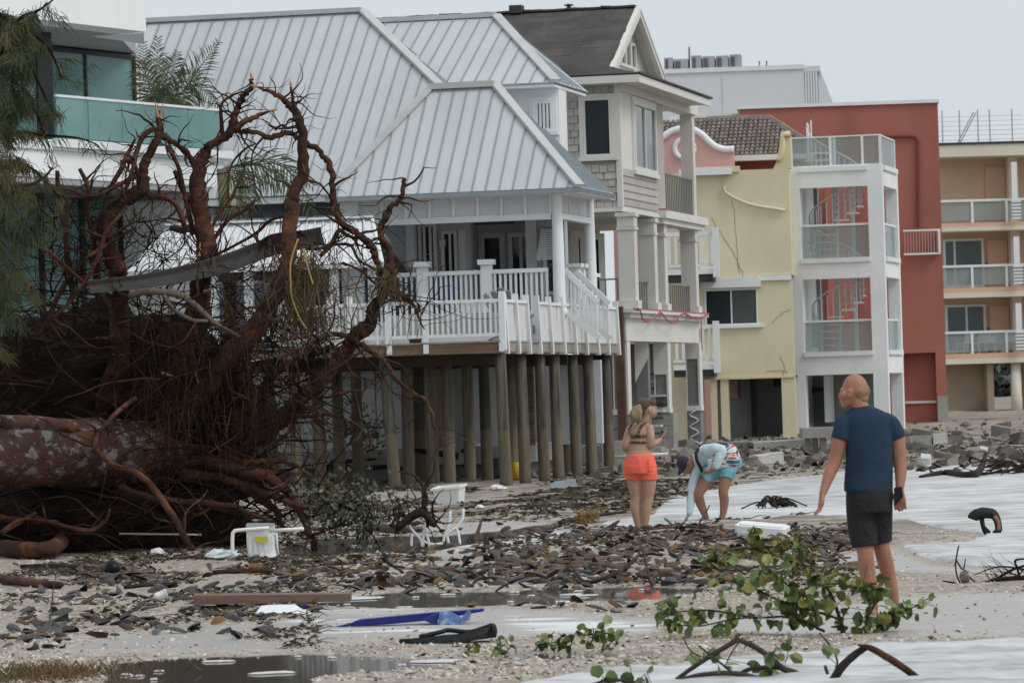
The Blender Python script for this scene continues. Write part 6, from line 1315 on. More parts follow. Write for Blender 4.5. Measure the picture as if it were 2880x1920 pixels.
# propped slab on two stub posts under the tower
ps = empty('propped_slab', W(2265, 1308, 100), 0, 'grey concrete slab propped on stub posts under the white tower', 'slab'); q0 = ps.location.copy()
a = W(2258, 1232, 100)-q0; b = W(2375, 1200, 100)-q0; MB().box(a.x, b.x, 0, 1.1, a.z, b.z).build('slab', M_CONC, ps)
for px in (2276, 2296, 2318, 2350):
    x = (W(px, 1270, 100)-q0).x; MB().box(x-.07, x+.07, .1+random.uniform(0, .3), .4, -.2, a.z-.003).build('post', M_CONC, ps)
st = empty('broken_block_wall', W(2600, 1300, 102), 0, 'white and grey broken block wall beside the walking man', 'wall'); q0 = st.location.copy()
for px, py, w_, h_, mt in ((2560, 1225, 62, 38, M_CONC), (2626, 1218, 40, 30, M_RUBW), (2556, 1266, 40, 36, M_CONC), (2600, 1268, 46, 30, M_RUBW), (2650, 1258, 24, 52, M_RUBW), (2556, 1300, 60, 30, M_CONC), (2622, 1296, 50, 32, M_CONC)):
    p = W(px, py+h_, 102)-q0; s_ = 1/117.6; MB().box(0, w_*s_, random.uniform(0, .12), .5, 0, h_*s_*.97).build('block', mt, st, loc=p)
# fallen debris below the pilings
M_DARKW = pmat('wet_dark_wood', (.026, .019, .015), .8, .4, 4, .4, 30, spec=.2)
for k, pts in enumerate(([(1290, 1282), (1180, 1268), (1150, 1262)], [(930, 1300), (1000, 1318), (1080, 1312), (1160, 1325)], [(1300, 1262), (1330, 1290), (1300, 1310)], [(880, 1330), (960, 1300), (1060, 1290)])):
    q = [W(x, y, 84+k*.7) for x, y in pts]; o0 = q[0].copy(); MB().tube([p-o0 for p in spline(q, 5)], lerps([.07, .05, .02], len(spline(q, 5))), 6, True, .1).build('fallen_branch', M_DARKW, None, True, loc=o0); tag(bpy.data.objects[-1] if False else C.objects[-1], ('dark branch lodged between the pilings by the leaning pile', 'long dark branch lying low behind the front pilings', 'short dark branch near the deck corner piling', 'dark branch under the shaded end of the deck')[k], 'branch')
def barrel(px, py, d, r, h, mat, label):
    p = W(px, py, d); p.z = ground_z(p.x, p.y)-.02; o = MB().lathe([(r*.9, 0), (r, .06), (r*1.03, h*.33), (r, h*.36), (r, h*.66), (r*1.03, h*.7), (r, h-.06), (r*.9, h)], 16).build('barrel', mat, None, True, loc=p); return tag(o, label, 'barrel')
barrel(1395, 1320, 84, .2, .42, pmat('blue_plastic', (.05, .075, .10), .5, .2, 3, .02), 'dull blue barrel behind the corner piling')
tag(MB().lathe([(.02, 0), (.14, .02), (.1, .3), (.05, .34)], 10).build('safety_cone', pmat('yellow_plastic', (.5, .32, .03), .5, .1, 3, 0), None, True, loc=(W(1453, 1335, 82).x, 82, .02)), 'small yellow marker standing between the pilings', 'marker')
# ================================================================ shells
def shell_mesh(name, L, wmax, arch, mat, fold):
    m = MB(); nt_, nw = 4, 3
    for lay in (0, 1):
        for i in range(nt_+1):
            t = i/nt_; w = wmax*(.08+.92*math.sin(min(1, t*1.12)*math.pi*.5)**.85)*(1 if t < .9 else .82); x = L*(t-.5)
            for k in range(nw+1):
                s = (k/nw-.5)*2; z = arch*(1-s*s)*math.sin(math.pi*min(1, .2+t*.6))+(fold*s*s*.02)-lay*.006; m.v.append((x, s*w*.5*(1-.04*lay), max(z, -.004)+.004))
    n1 = (nt_+1)*(nw+1)
    for lay in (0, 1):
        for i in range(nt_):
            for k in range(nw):
                a = lay*n1+i*(nw+1)+k; f = (a, a+1, a+nw+2, a+nw+1); m.f.append(tuple(reversed(f)) if not lay else f)
    return m.mesh(name, mat, True)
def shell_mat(name, out, inn):
    m = pmat(name, out, .55, .3, 9, .25, 70, c2=tuple(x*.5 for x in out), patch=(22, .5, .62, .6), rnd=.45, spec=.4)
    n = m.node_tree.nodes; l = m.node_tree.links; b = n['Principled BSDF']; src = b.inputs['Base Color'].links[0].from_socket; g = n.new('ShaderNodeNewGeometry'); oi = n.new('ShaderNodeObjectInfo')
    mr = n.new('ShaderNodeMapRange'); mr.inputs[1].default_value = .8; mr.inputs[2].default_value = .95; l.new(oi.outputs['Random'], mr.inputs[0])
    mx = n.new('ShaderNodeMixRGB'); mx.inputs[2].default_value = rgba(inn); l.new(src, mx.inputs[1]); l.new(mr.outputs[0], mx.inputs[0]); l.new(mx.outputs[0], b.inputs['Base Color']); return m
M_SH1 = shell_mat('pen_shell_grey', (.085, .085, .088), (.12, .058, .02)); M_SH2 = shell_mat('pen_shell_brown', (.062, .045, .034), (.20, .095, .025))
SHM = [shell_mesh('pen_shell', .21, .095, .035, M_SH1, 0), shell_mesh('pen_shell', .18, .085, .028, M_SH1, 0), shell_mesh('pen_shell', .22, .1, .045, M_SH2, 1), shell_mesh('pen_shell', .16, .09, .05, M_SH2, 0)]
ZONES = [((1150, 1500, 2160, 1660), 430), ((1650, 1485, 2320, 1560), 170), ((700, 1580, 1440, 1665), 190), ((0, 1595, 720, 1690), 120), ((0, 1715, 560, 1800), 56), ((540, 1730, 760, 1800), 22), ((2160, 1490, 2440, 1605), 130), ((1150, 1560, 1900, 1640), 170), ((1450, 1690, 1900, 1725), 16), ((0, 1760, 200, 1830), 26), ((1320, 1700, 1500, 1725), 5), ((1000, 1470, 1500, 1560), 50), ((420, 1660, 1000, 1740), 26)]
spots = []
for (x0, y0, x1, y1), n_ in ZONES:
    for _ in range(n_):
        px = random.triangular(x0, x1) if n_ > 100 else random.uniform(x0, x1); py = random.uniform(y0, y1)
        g = G(px, py); b_ = beach(np.array([g.x]), np.array([g.y]))
        if (1765 < px < 1870 and 1490 < py < 1526) or (1900 < px < 2060 and 1458 < py < 1486): continue
        if b_[2][0] > .3 or (b_[1][0] > .5 and random.random() < .8): continue
        spots.append((py, g.x, g.y, float(max(b_[0][0], -.01))))
spots.sort(reverse=True); st_sh = [MB(), MB()]
for k, (py, x, y, z) in enumerate(spots):
    sz = random.uniform(.55, .95); heap = random.random()**2*.035 if 1485 < py < 1660 else 0
    rot = (random.gauss(0, .42), random.gauss(0, .28), random.uniform(0, 6.28))
    if random.random() < .25: rot = (rot[0]+math.pi, rot[1], rot[2])
    loc = (x, y, z+.012+heap); i = random.choice((0, 0, 1, 1, 2, 3))
    if k < 300: tag(link('pen_shell', SHM[i], None, loc, rot, (sz,)*3), 'dark pen shell lying among the many shells strewn over the sand', 'shell', 'pen shells strewn over the beach')
    else:
        M_ = Matrix.Translation(loc) @ Euler(rot).to_matrix().to_4x4() @ Matrix.Scale(sz, 4); t_ = st_sh[0 if i < 2 else 1]; b = len(t_.v); t_.v += [tuple(M_ @ v.co) for v in SHM[i].vertices]; t_.f += [tuple(b+j for j in p.vertices) for p in SHM[i].polygons]
M_SH1b = pmat('shell_bank_grey', (.09, .086, .086), .55, .45, 7, .25, 60, c2=(.12, .062, .024), patch=(5, .5, .56, .9), spec=.4); M_SH2b = pmat('shell_bank_brown', (.085, .052, .03), .55, .45, 7, .25, 60, c2=(.2, .10, .03), patch=(5, .52, .58, .9), spec=.4)
tag(st_sh[0].build('pen_shells', M_SH1b, None, True), 'grey pen shells heaped in the bank behind', kind='stuff'); tag(st_sh[1].build('pen_shells', M_SH2b, None, True), 'brown pen shells heaped in the bank behind', kind='stuff')
# litter: twigs, torn leaves, shell chips
tw = MB(); lf = MB(); cp = MB(); wd = MB()
def litter_spot():
    r = random.random()
    if r < .45: px, py = random.uniform(0, 2500), random.triangular(1380, 1690, 1560)
    elif r < .82: px, py = random.uniform(700, 2300), random.triangular(1325, 1500, 1390)
    else: px, py = random.uniform(0, 900), random.uniform(1560, 1830)
    g = G(px, py); return g, py
gs = [litter_spot() for _ in range(21000)]
bx_ = np.array([g.x for g, _ in gs]); by_ = np.array([g.y for g, _ in gs]); bz_, bp_, bs_, bw_, bf_ = beach(bx_, by_); clump = fbm(bx_*.9+40, by_*.3, 3)
for k, (g, py) in enumerate(gs):
    if bs_[k] > .25 or bp_[k] > .5 or clump[k] < .43: continue
    p = Vector((g.x, g.y, max(bz_[k], -.005)+.006)); a = random.uniform(0, 6.28); far = g.y/45
    if k % 3 == 0:
        L = random.uniform(.05, .3)*far; d = Vector((math.cos(a), math.sin(a)*.6, random.uniform(-.02, .12))); tw.tube([p, p+d*L*.5+Vector((0, 0, random.uniform(0, .03))), p+d*L], [.006*far, .005*far, .002], 3, False)
    else:
        t_ = wd if k % 2 else lf; L = random.uniform(.025, .07)*far; u = Vector((math.cos(a), math.sin(a), random.gauss(0, .35))).normalized()*L; v = Vector((-math.sin(a), math.cos(a), random.gauss(0, .35))).normalized()*L*.55; t_.add([p-u, p+v+Vector((0, 0, .012)), p+u, p-v+Vector((0, 0, .012))], [(0, 1, 2), (0, 2, 3)])
for k in range(9000):
    px = random.uniform(-40, 2920); py = random.choice((random.uniform(1480, 1700), random.uniform(1780, 1925), random.uniform(1680, 1925))); g = G(px, py); cp.v.append((g.x, g.y, 0))
ca = np.array(cp.v); cz, cpu, cse, cwe, _f = beach(ca[:, 0], ca[:, 1]); cp = MB(); cp2 = MB()
for k in range(len(ca)):
    if cse[k] > .2 or cpu[k] > .45 or (cwe[k] > .5 and random.random() < .75): continue
    p = Vector((ca[k, 0], ca[k, 1], cz[k]+.004)); s_ = random.uniform(.006, .022)*(1.6 if random.random() < .1 else 1); a = random.uniform(0, 6.28); u = Vector((math.cos(a), math.sin(a), random.gauss(0, .3)))*s_; v = Vector((-math.sin(a), math.cos(a), random.gauss(0, .3)))*s_*.7; h = Vector((0, 0, s_*.6))
    (cp if k % 4 else cp2).add([p-u, p+v, p+u, p-v, p+h], [(0, 1, 4), (1, 2, 4), (2, 3, 4), (3, 0, 4)])
M_TWIG = pmat('twig_litter', (.055, .040, .030), .9, .4, 3, 0); M_LLIT = pmat('green_leaf_litter', (.075, .085, .035), .8, .5, 6, 0); M_DLIT = pmat('brown_leaf_litter', (.07, .047, .03), .85, .5, 6, 0); M_CHIP = pmat('shell_chips', (.50, .44, .375), .8, .3, 16, 0, c2=(.62, .60, .55), patch=(30, .5, .55, .9)); M_CHIPD = pmat('dark_shell_chips', (.17, .135, .11), .8, .4, 16, 0, c2=(.36, .22, .14), patch=(24, .5, .55, .9))
for m_, nm, mt, lb in ((tw, 'twig_litter', M_TWIG, 'dark twigs scattered over the sand'), (lf, 'leaf_litter', M_LLIT, 'green leaf scraps scattered over the sand'), (wd, 'leaf_litter', M_DLIT, 'brown leaf scraps scattered over the sand'), (cp, 'shell_gravel', M_CHIP, 'pale shell fragments covering the beach'), (cp2, 'shell_gravel', M_CHIPD, 'dark shell fragments mixed into the beach')): tag(m_.build(nm, mt), lb, kind='stuff')
# ================================================================ sticks on the sand
def stick(pts, rad, label, mat=None, lift=.0, cat='stick', name='driftwood_stick', ground=True, d=None, n=7):
    q = []
    for p in pts:
        if d is not None: q.append(W(p[0], p[1], d))
        else: v = GP(p[0], p[1]); v.z += p[2] if len(p) > 2 else rad[0]; q.append(v)
    o0 = q[0].copy(); s_ = [p-o0 for p in spline(q, 6)]; o = MB().tube(s_, lerps(rad, len(s_)), n, True, .03, .16).build(name, mat or M_ROOT2, None, True, loc=o0); return tag(o, label, cat)
stick([(600, 1616), (720, 1612), (800, 1618), (925, 1610)], [.025, .03, .025, .012], 'long dark stick lying flat before the white overturned bucket chair')
stick([(780, 1600), (815, 1575, .12), (860, 1575, .12), (930, 1597)], [.012, .014, .012, .006], 'thin arched twig on the shells below the white chair')
stick([(900, 1578), (960, 1556, .05), (1000, 1553, .06)], [.008, .01, .006], 'short bent twig at the edge of the puddle')
stick([(1590, 1608, .25), (1620, 1640, .1), (1655, 1653, .06), (1720, 1648, .1), (1780, 1628, .15), (1803, 1605, .2), (1797, 1575, .3)], [.006, .012, .016, .018, .016, .012, .006], 'curved dark branch bowed over the puddle below the woman')
stick([(1808, 1600, .2), (1830, 1650, .05)], [.012, .014], 'short dark stub sticking into the puddle')
stick([(1902, 1588, .02), (1950, 1545, .16), (1998, 1495, .3)], [.016, .014, .008], 'straight dark stick leaning up from the shells')
stick([(1700, 1515), (1850, 1502, .05), (2000, 1500, .06), (2090, 1498)], [.008, .012, .012, .006], 'long thin stick lying behind the shell bank near the feet')
stick([(1640, 1512), (1740, 1525), (1900, 1520)], [.007, .012, .006], 'thin dark stick across the middle of the shells')
stick([(1575, 1475), (1640, 1460, .03), (1760, 1448, .05)], [.03, .03, .02], 'thick brown stick beside the pale straw tuft', M_DARKW)
stick([(1060, 1490), (1120, 1500), (1190, 1498)], [.05, .06, .03], 'grey half-sunk log behind the upturned chair legs', M_ROOTG)
stick([(1335, 1530), (1350, 1505, .12), (1358, 1498, .2)], [.025, .02, .006], 'reddish splinter standing in the shallow water', M_ROOT)
stick([(140, 1738, 0), (152, 1690, .12), (163, 1665, .22)], [.006, .005, .003], 'single thin stem standing in the sand at the left')
stick([(850, 1700, 0), (880, 1665, .1), (905, 1635, .2)], [.005, .006, .003], 'thin dark stem beside the white flattened jug')
lg = stick([(-40, 1562, .09), (60, 1572, .1), (150, 1572, .12), (195, 1540, .2)], [.1, .1, .095, .09], 'short dark log with red broken end at the left edge', M_ROOT, n=14, cat='log', name='log')
stick([(60, 1600), (150, 1598), (260, 1600)], [.022, .026, .014], 'wet branch lying in front of the dark log', M_DARKW)
stick([(350, 1655), (420, 1650), (500, 1645)], [.018, .02, .012], 'dark stick near the white cup', M_DARKW)
stick([(1640, 1580), (1700, 1592), (1760, 1585)], [.012, .014, .008], 'dark stick half covered by pen shells', M_DARKW)
stick([(0, 1640), (80, 1652), (170, 1655)], [.04, .045, .03], 'reddish wet branch at the left edge of the shells', M_ROOT)
# bare branch at right
bb = empty('bare_branch', G(2820, 1640), 0, 'leafless tangled branch lying at the right edge of the sand', 'branch'); b0 = bb.location.copy(); dB = b0.y
for pts, r in (([(2900, 1622), (2820, 1628), (2760, 1640), (2700, 1640), (2650, 1632)], [.02, .02, .016, .01, .005]), ([(2900, 1585), (2850, 1600), (2790, 1632), (2740, 1640)], [.01, .012, .012, .01]), ([(2700, 1640), (2690, 1612), (2688, 1580), (2695, 1540), (2698, 1533)], [.007, .007, .007, .006, .003]), ([(2690, 1575), (2708, 1600), (2716, 1570)], [.006, .007, .004]), ([(2716, 1602), (2730, 1625), (2764, 1655), (2740, 1665), (2700, 1660), (2690, 1645)], [.006, .007, .007, .007, .007, .006]), ([(2690, 1642), (2660, 1650), (2652, 1668)], [.006, .006, .004]), ([(2880, 1600), (2820, 1592), (2780, 1600), (2735, 1618)], [.008, .007, .006, .003]), ([(2900, 1650), (2850, 1655), (2800, 1650)], [.012, .012, .004]), ([(2870, 1640), (2862, 1600), (2856, 1575), (2890, 1570)], [.01, .01, .01, .006]), ([(2890, 1630), (2840, 1610), (2800, 1605)], [.006, .006, .003])):
    q = spline([W(x, y, dB+random.uniform(-.1, .1))-b0 for x, y in pts], 5); MB().tube(q, lerps(r, len(q)), 6, True, .08).build('branch', M_DARKW, bb, True)
for _ in range(26): 
    q, rr = wander(W(random.uniform(2790, 2890), random.uniform(1600, 1650), dB)-b0, Vector((random.gauss(-.6, .4), random.gauss(0, .2), random.gauss(0, .3))), random.uniform(.1, .3), .005, 4, .3); MB().tube(q, rr, 4, False).build('twig', M_DARKW, bb)
stick([(2588, 1344), (2660, 1336, .05), (2720, 1344, .05), (2756, 1340, .12), (2775, 1327, .35)], [.03, .06, .07, .06, .03], 'dark crooked driftwood lying in the white wash', M_DARKW)
hb = empty('branch_heap', G(2850, 1332), 0, 'dark heap of torn branches at the right edge beyond the wash', 'branch heap'); b0 = hb.location.copy()
for _ in range(46):
    q, rr = wander(W(random.uniform(2800, 2960), random.uniform(1295, 1330), b0.y+random.uniform(-1, 1))-b0, Vector((random.gauss(-.8, .5), random.gauss(0, .3), random.gauss(-.05, .12))), random.uniform(.4, .9), random.choice((.012, .02, .03)), 5, .25); MB().tube(q, rr, 5, True).build('branch', M_DARKW, hb)
pd_ = empty('palm_debris', G(2175, 1428), 0, 'torn palm frond lying in the white wash behind the bending man', 'palm frond'); b0 = pd_.location.copy()
for _ in range(22):
    a = random.uniform(-1.4, .9); L_ = random.uniform(.5, 1.1); q = [Vector((random.gauss(.1, .08), 0, .02)), Vector((math.sin(a)*.25*L_, random.gauss(0, .2), .13*math.cos(a)*L_+.03)), Vector((math.sin(a)*.6*L_, random.gauss(0, .3), random.uniform(.01, .05)))]; MB().tube(spline(q, 4), .012, 4).build('leaflet', M_DARKW, pd_)
M_DUNE = pmat('gravel_mound', (.5, .43, .36), .9, .2, 12, .4, 40)
# ================================================================ sea grape branches
def leaf_mat(name, c, c2): return pmat(name, c, .45, .3, 7, .1, 50, c2=c2, patch=(5, .52, .66, .8), rnd=.35, spec=.45)
M_LEAF = leaf_mat('sea_grape_leaf', (.095, .145, .042), (.185, .19, .05)); M_LEAFY = leaf_mat('yellowing_leaf', (.16, .165, .035), (.22, .17, .03)); M_TWD = pmat('dark_twig', (.045, .032, .026), .8, .3, 8, .1)
def leaf_meshes(r):
    out = []
    for mt in (M_LEAF, M_LEAF, M_LEAF, M_LEAFY):
        m = MB(); n_ = 11; cup = random.uniform(.1, .3)
        m.v.append((r, 0, 0))
        for i in range(n_):
            a = 2*math.pi*i/n_; rr = r*random.uniform(.74, 1.14)*(.9 if i == 0 else 1); x = r+rr*math.cos(a+math.pi); y = rr*1.05*math.sin(a+math.pi); m.v.append((x, y, cup*abs(y)+random.uniform(-.06, .06)*r-.25*(x-r)**2/r*.4))
        for i in range(n_): m.f.append((0, 1+i, 1+(i+1) % n_))
        out.append(m.mesh('leaf', mt, False))
    return out
LFM = leaf_meshes(.038)
def leafy(name, label, stems, base, d, n_leaf, off=26, lsz=1.0, yel=.25, stuff=False, cat='branch'):
    t = empty(name, base, 0, label, cat); o = Vector(base); pts = []
    for path, r in stems:
        dd = d+random.uniform(-.3, .3); q = spline([W(x, y, dd)-o for x, y in path], 6); MB().tube(q, lerps(r, len(q)), 6, True, .08).build('stem', M_TWD, t, True); pts += q[4:]
    cnt = 0
    while cnt < n_leaf:
        p = random.choice(pts); a = random.uniform(0, 6.28); px_m = d/FPX; v = Vector((math.cos(a), random.gauss(0, .5), math.sin(a)*.8+.15)); L = abs(random.gauss(0, off))*px_m; e = p+v.normalized()*L
        if e.z+o.z < ground_z(e.x+o.x, e.y+o.y)+.01: e.z = ground_z(e.x+o.x, e.y+o.y)-o.z+random.uniform(.02, .08)
        rot = (random.gauss(0, 1.1), random.gauss(.3, .8), random.uniform(0, 6.28)); i = 3 if random.random() < yel else random.randrange(3)
        s_ = lsz*random.uniform(.6, 1.25); link('leaf', LFM[i], t, e, rot, (s_, s_*random.uniform(.5, 1.05), s_*random.choice((.6, 1.5, 2.6))))
        if L > .03: MB().tube([p, e], .0025, 3, False).build('petiole', M_TWD, t)
        cnt += 1
    return t
g = G(2340, 1792)
leafy('sea_grape_branch', 'large leafy sea grape branch lying in front of the walking man', [([(2372,1793),(2362,1740),(2332,1660),(2285,1610),(2245,1570)], [.014,.013,.011,.009,.005]), ([(2362,1740),(2285,1715),(2200,1690),(2110,1650),(2020,1625)], [.01,.009,.008,.006,.004]), ([(2320,1775),(2230,1735),(2120,1735),(1990,1715),(1850,1725)], [.01,.009,.008,.007,.003]), ([(2442,1795),(2436,1745),(2460,1690),(2430,1640)], [.01,.009,.007,.004]), ([(2441,1793),(2500,1735),(2560,1710),(2610,1682)], [.008,.007,.006,.003]), ([(2300,1770),(2280,1690),(2210,1640),(2150,1590)], [.009,.008,.006,.004]), ([(2120,1735),(2060,1740),(1960,1760),(1880,1750)], [.007,.006,.005,.003]), ([(2230,1735),(2260,1660),(2350,1640),(2400,1650),(2480,1660)], [.007,.006,.005,.004,.003])], g, g.y, 292, 23, 1.12)
g2 = G(2200, 1600)
leafy('sea_grape_branch', 'yellow-green sea grape branch on the shells beside the white cooler', [([(2260,1590),(2180,1560),(2100,1540),(2020,1560),(1975,1590)], [.012,.01,.009,.007,.004]), ([(2180,1560),(2130,1520),(2100,1500)], [.008,.006,.004]), ([(2200,1570),(2200,1530),(2240,1540),(2300,1560)], [.008,.006,.005,.004]), ([(2100,1540),(2050,1580),(1990,1600)], [.006,.005,.003])], g2, g2.y, 120, 24, 1.2, .6)
g3 = G(1610, 1832)
leafy('sea_grape_sprig', 'small dark green sea grape sprig standing in the thin puddle', [([(1500,1832),(1530,1800),(1560,1775)], [.006,.005,.003]), ([(1520,1832),(1545,1810),(1575,1800)], [.005,.004,.003]), ([(1600,1832),(1610,1800),(1620,1775)], [.005,.004,.003]), ([(1640,1834),(1665,1800),(1670,1765)], [.006,.005,.003]), ([(1690,1834),(1700,1800),(1690,1765)], [.006,.005,.003]), ([(1690,1834),(1720,1805),(1738,1790)], [.005,.004,.003])], g3, g3.y, 58, 15, .95, .05)
g4 = G(1380, 1848)
leafy('sea_grape_sprig', 'sparse green sprig beside the black rubber tray', [([(1280,1848),(1320,1825),(1335,1805)], [.004,.004,.003]), ([(1380,1848),(1400,1815),(1395,1795)], [.005,.004,.003]), ([(1400,1848),(1425,1830),(1440,1812)], [.004,.004,.003])], g4, g4.y, 17, 14, .95, .1)
fb = G(2240, 1905)
br = leafy('broken_branch', 'dark broken branch lying in the foam along the lower edge', [([(1870,1935),(1950,1875),(2050,1812),(2085,1801),(2150,1835),(2205,1880),(2290,1925)], [.012,.015,.016,.016,.017,.018,.018]), ([(1900,1912),(1980,1897),(2060,1893),(2120,1905),(2180,1935)], [.014,.018,.019,.019,.018]), ([(1965,1815),(2010,1850),(2060,1890)], [.006,.007,.008]), ([(2080,1893),(2120,1878),(2200,1878),(2280,1905)], [.012,.014,.015,.012]), ([(2305,1778),(2335,1815),(2355,1860),(2340,1915)], [.005,.006,.006,.007]), ([(1920,1790),(1945,1830),(1990,1850),(2030,1848)], [.004,.004,.004,.003]), ([(2150,1890),(2170,1850),(2185,1815)], [.006,.005,.003]), ([(2090,1790),(2060,1830),(2040,1870)], [.005,.005,.004]), ([(2320,1870),(2330,1900),(2340,1925)], [.01,.01,.01]), ([(1650,1930),(1710,1912),(1780,1915),(1840,1935)], [.008,.01,.01,.008])], fb, fb.y, 44, 34, 1.05, .05)
stick([(2330, 1930), (2370, 1870), (2405, 1838), (2440, 1815)], [.024, .024, .022, .02], 'dark forked limb rising out of the foam', M_DARKW, d=fb.y-.3, name='broken_limb', cat='branch')
stick([(2412, 1812), (2450, 1822), (2500, 1850), (2560, 1890), (2620, 1940)], [.006, .02, .022, .022, .02], 'split reddish limb slanting down into the foam', M_ROOT, d=fb.y-.32, name='broken_limb', cat='branch')
# shrub thrown against the roots
M_SHLF = leaf_mat('shrub_leaf', (.05, .058, .022), (.15, .135, .05)); sb = empty('torn_shrub', G(1010, 1490), 0, 'torn olive green shrub lying beside the uprooted roots', 'shrub'); b0 = sb.location.copy(); lm_ = MB(); dS = 47.2
for k in range(46):
    px, py = random.uniform(870, 1230), random.uniform(1400, 1488); q, rr = wander(W(px, py, dS+random.uniform(-.5, .5))-b0, Vector((random.gauss(.2, .7), random.gauss(0, .3), random.gauss(.35, .45))), random.uniform(.25, .55), random.choice((.008, .012, .02)), 7, .5, 0); MB().tube(q, rr, 5, True).build('stem', M_DARKW, sb, True)
    if px < 1120:
        for p in q[2:]:
            for _ in range(7):
                e = p+Vector((random.gauss(0, .1), random.gauss(0, .1), random.gauss(0, .09))); u = Vector((random.gauss(0, 1), random.gauss(0, 1), random.gauss(0, 1))).normalized()*random.uniform(.02, .042); w_ = u.orthogonal().normalized()*u.length*.7
                if e.z > -.03: lm_.add([e-u, e+w_, e+u, e-w_], [(0, 1, 2), (0, 2, 3)])
tag(lm_.build('leaves', M_SHLF, sb), kind='stuff')
for pts, r in (([(1110,1490),(1180,1440),(1215,1470),(1225,1480)], [.04,.05,.04,.02]), ([(1180,1440),(1200,1400),(1170,1340),(1120,1325)], [.02,.02,.016,.008]), ([(1200,1440),(1190,1390),(1215,1350)], [.02,.016,.008])):
    q = spline([W(x, y, dS-.2)-b0 for x, y in pts], 5); MB().tube(q, lerps(r, len(q)), 7, True, .1).build('stem', M_DARKW, sb, True)
bs = empty('green_bush', W(1010, 1215, 83), 0, 'green bush glimpsed between the shaded pilings', 'bush'); lm_ = MB()
for _ in range(420):
    e = Vector((random.gauss(0, .33), random.gauss(0, .2), random.gauss(0, .25))); u = Vector((random.gauss(0, 1), random.gauss(0, 1), random.gauss(0, 1))).normalized()*.05; w_ = u.orthogonal().normalized()*.035; lm_.add([e-u, e+w_, e+u, e-w_], [(0, 1, 2), (0, 2, 3)])
tag(lm_.build('leaves', M_LEAF, bs), kind='stuff'); MB().tube([(0, 0, -1.2), (.05, 0, -.5), (0, 0, .1)], .03, 5).build('stem', M_DARKW, bs)
M_STRAW = pmat('pale_straw', (.30, .185, .085), .9, .3, 5, 0); sw = empty('straw_tuft', G(1650, 1470), 0, 'pale dry straw tuft left of the standing woman', 'straw'); lm_ = MB()
for _ in range(150):
    a = random.uniform(0, 6.28); q = [Vector((random.gauss(0, .06), random.gauss(0, .1), 0)), Vector((math.cos(a)*.08, math.sin(a)*.08, .1)), Vector((math.cos(a)*.17, math.sin(a)*.17, random.uniform(.02, .2)))]; lm_.tube(q, .004, 3, False)
tag(lm_.build('straw', M_STRAW, sw), kind='stuff')
lm_ = MB(); g = G(100, 1905)
for _ in range(500):
    x, y = random.gauss(0, .3), random.gauss(0, .35); a = random.uniform(0, 6.28); L = random.uniform(.05, .16); lm_.tube([(x, y, .01), (x+math.cos(a)*L*.5, y+math.sin(a)*L*.5, random.uniform(.02, .09)), (x+math.cos(a)*L, y+math.sin(a)*L, .01)], .003, 3, False)
tag(lm_.build('seaweed', pmat('brown_seaweed', (.13, .07, .025), .7, .4, 8, 0, c2=(.09, .085, .03), patch=(5, .5, .6, .8)), None, loc=g), 'brown stringy seaweed heap in the lower left corner', kind='stuff')
# ================================================================ flotsam, one thing at a time
M_PLAS = pmat('white_plastic', (.74, .76, .76), .4, .05, 2, .02, spec=.5); M_PLASD = pmat('dirty_white_plastic', (.62, .64, .64), .5, .1, 5, .05, c2=(.4, .38, .33), patch=(4, .55, .7, .6))
def RBOX(m, x0, x1, y0, y1, z0, z1, r=.02):
    """box with rounded vertical corners"""
    pts = []
    for cx, cy, a0 in ((x1-r, y1-r, 0), (x0+r, y1-r, 90), (x0+r, y0+r, 180), (x1-r, y0+r, 270)):
        for k in range(4): a = R(a0+k*30); pts.append((cx+r*math.cos(a), cy+r*math.sin(a)))
    n_ = len(pts); b = len(m.v); m.v += [(x, y, z0) for x, y in pts]+[(x, y, z1) for x, y in pts]; m.f += [tuple(b+i for i in reversed(range(n_))), tuple(b+n_+i for i in range(n_))]+[(b+i, b+(i+1) % n_, b+n_+(i+1) % n_, b+n_+i) for i in range(n_)]
# overturned white plastic chair with a yellow label
g = GP(735, 1568); ch = empty('plastic_chair', g, R(4), 'overturned white plastic chair with yellow sticker before the roots', 'chair'); s_ = g.y/FPX
def cpt(px, py, dy=0): v = W(px, py, g.y+dy)-g; return v
m = MB(); rows = [(-2, 1470, 694, 770, .05), (0, 1475, 692, 774, .0), (1, 1500, 693, 773, .0), (2, 1530, 694, 772, .0), (3, 1556, 698, 776, .02), (4, 1572, 706, 790, .03)]
fr = []; bkk = []
for _, py, xa_, xb_, bul in rows:
    fr.append([cpt(xa_+(xb_-xa_)*i/6, py, -.05*math.sin(math.pi*i/6)-bul) for i in range(7)]); bkk.append([p+Vector((0, .03, 0)) for p in fr[-1]])
for L_ in (fr, bkk):
    b = len(m.v); m.v += [tuple(p) for r_ in L_ for p in r_]
    for i in range(len(rows)-1):
        for k in range(6): f = (b+i*7+k, b+i*7+k+1, b+(i+1)*7+k+1, b+(i+1)*7+k); m.f.append(f if L_ is bkk else tuple(reversed(f)))
m.build('backrest', M_PLAS, ch, True)
for k in range(5): q0_ = cpt(702+k*15, 1508, -.075); MB().beam(q0_, cpt(703+k*15, 1553, -.08), .012, .012).build('rib', M_PLAS, ch)
MB().tube(spline([cpt(652, 1563, -.1), cpt(652, 1510, -.1), cpt(656, 1495, -.1), cpt(672, 1490, -.1), cpt(755, 1484, -.1)], 5), .02, 9).build('arm', M_PLAS, ch, True)
MB().tube([cpt(757, 1492, -.08), cpt(850, 1487, -.2)], .021, 9).build('arm', M_PLAS, ch, True)
MB().tube([cpt(776, 1500, 0), cpt(780, 1545, .1), cpt(786, 1572, .15)], .02, 8).build('leg', M_PLAS, ch, True)
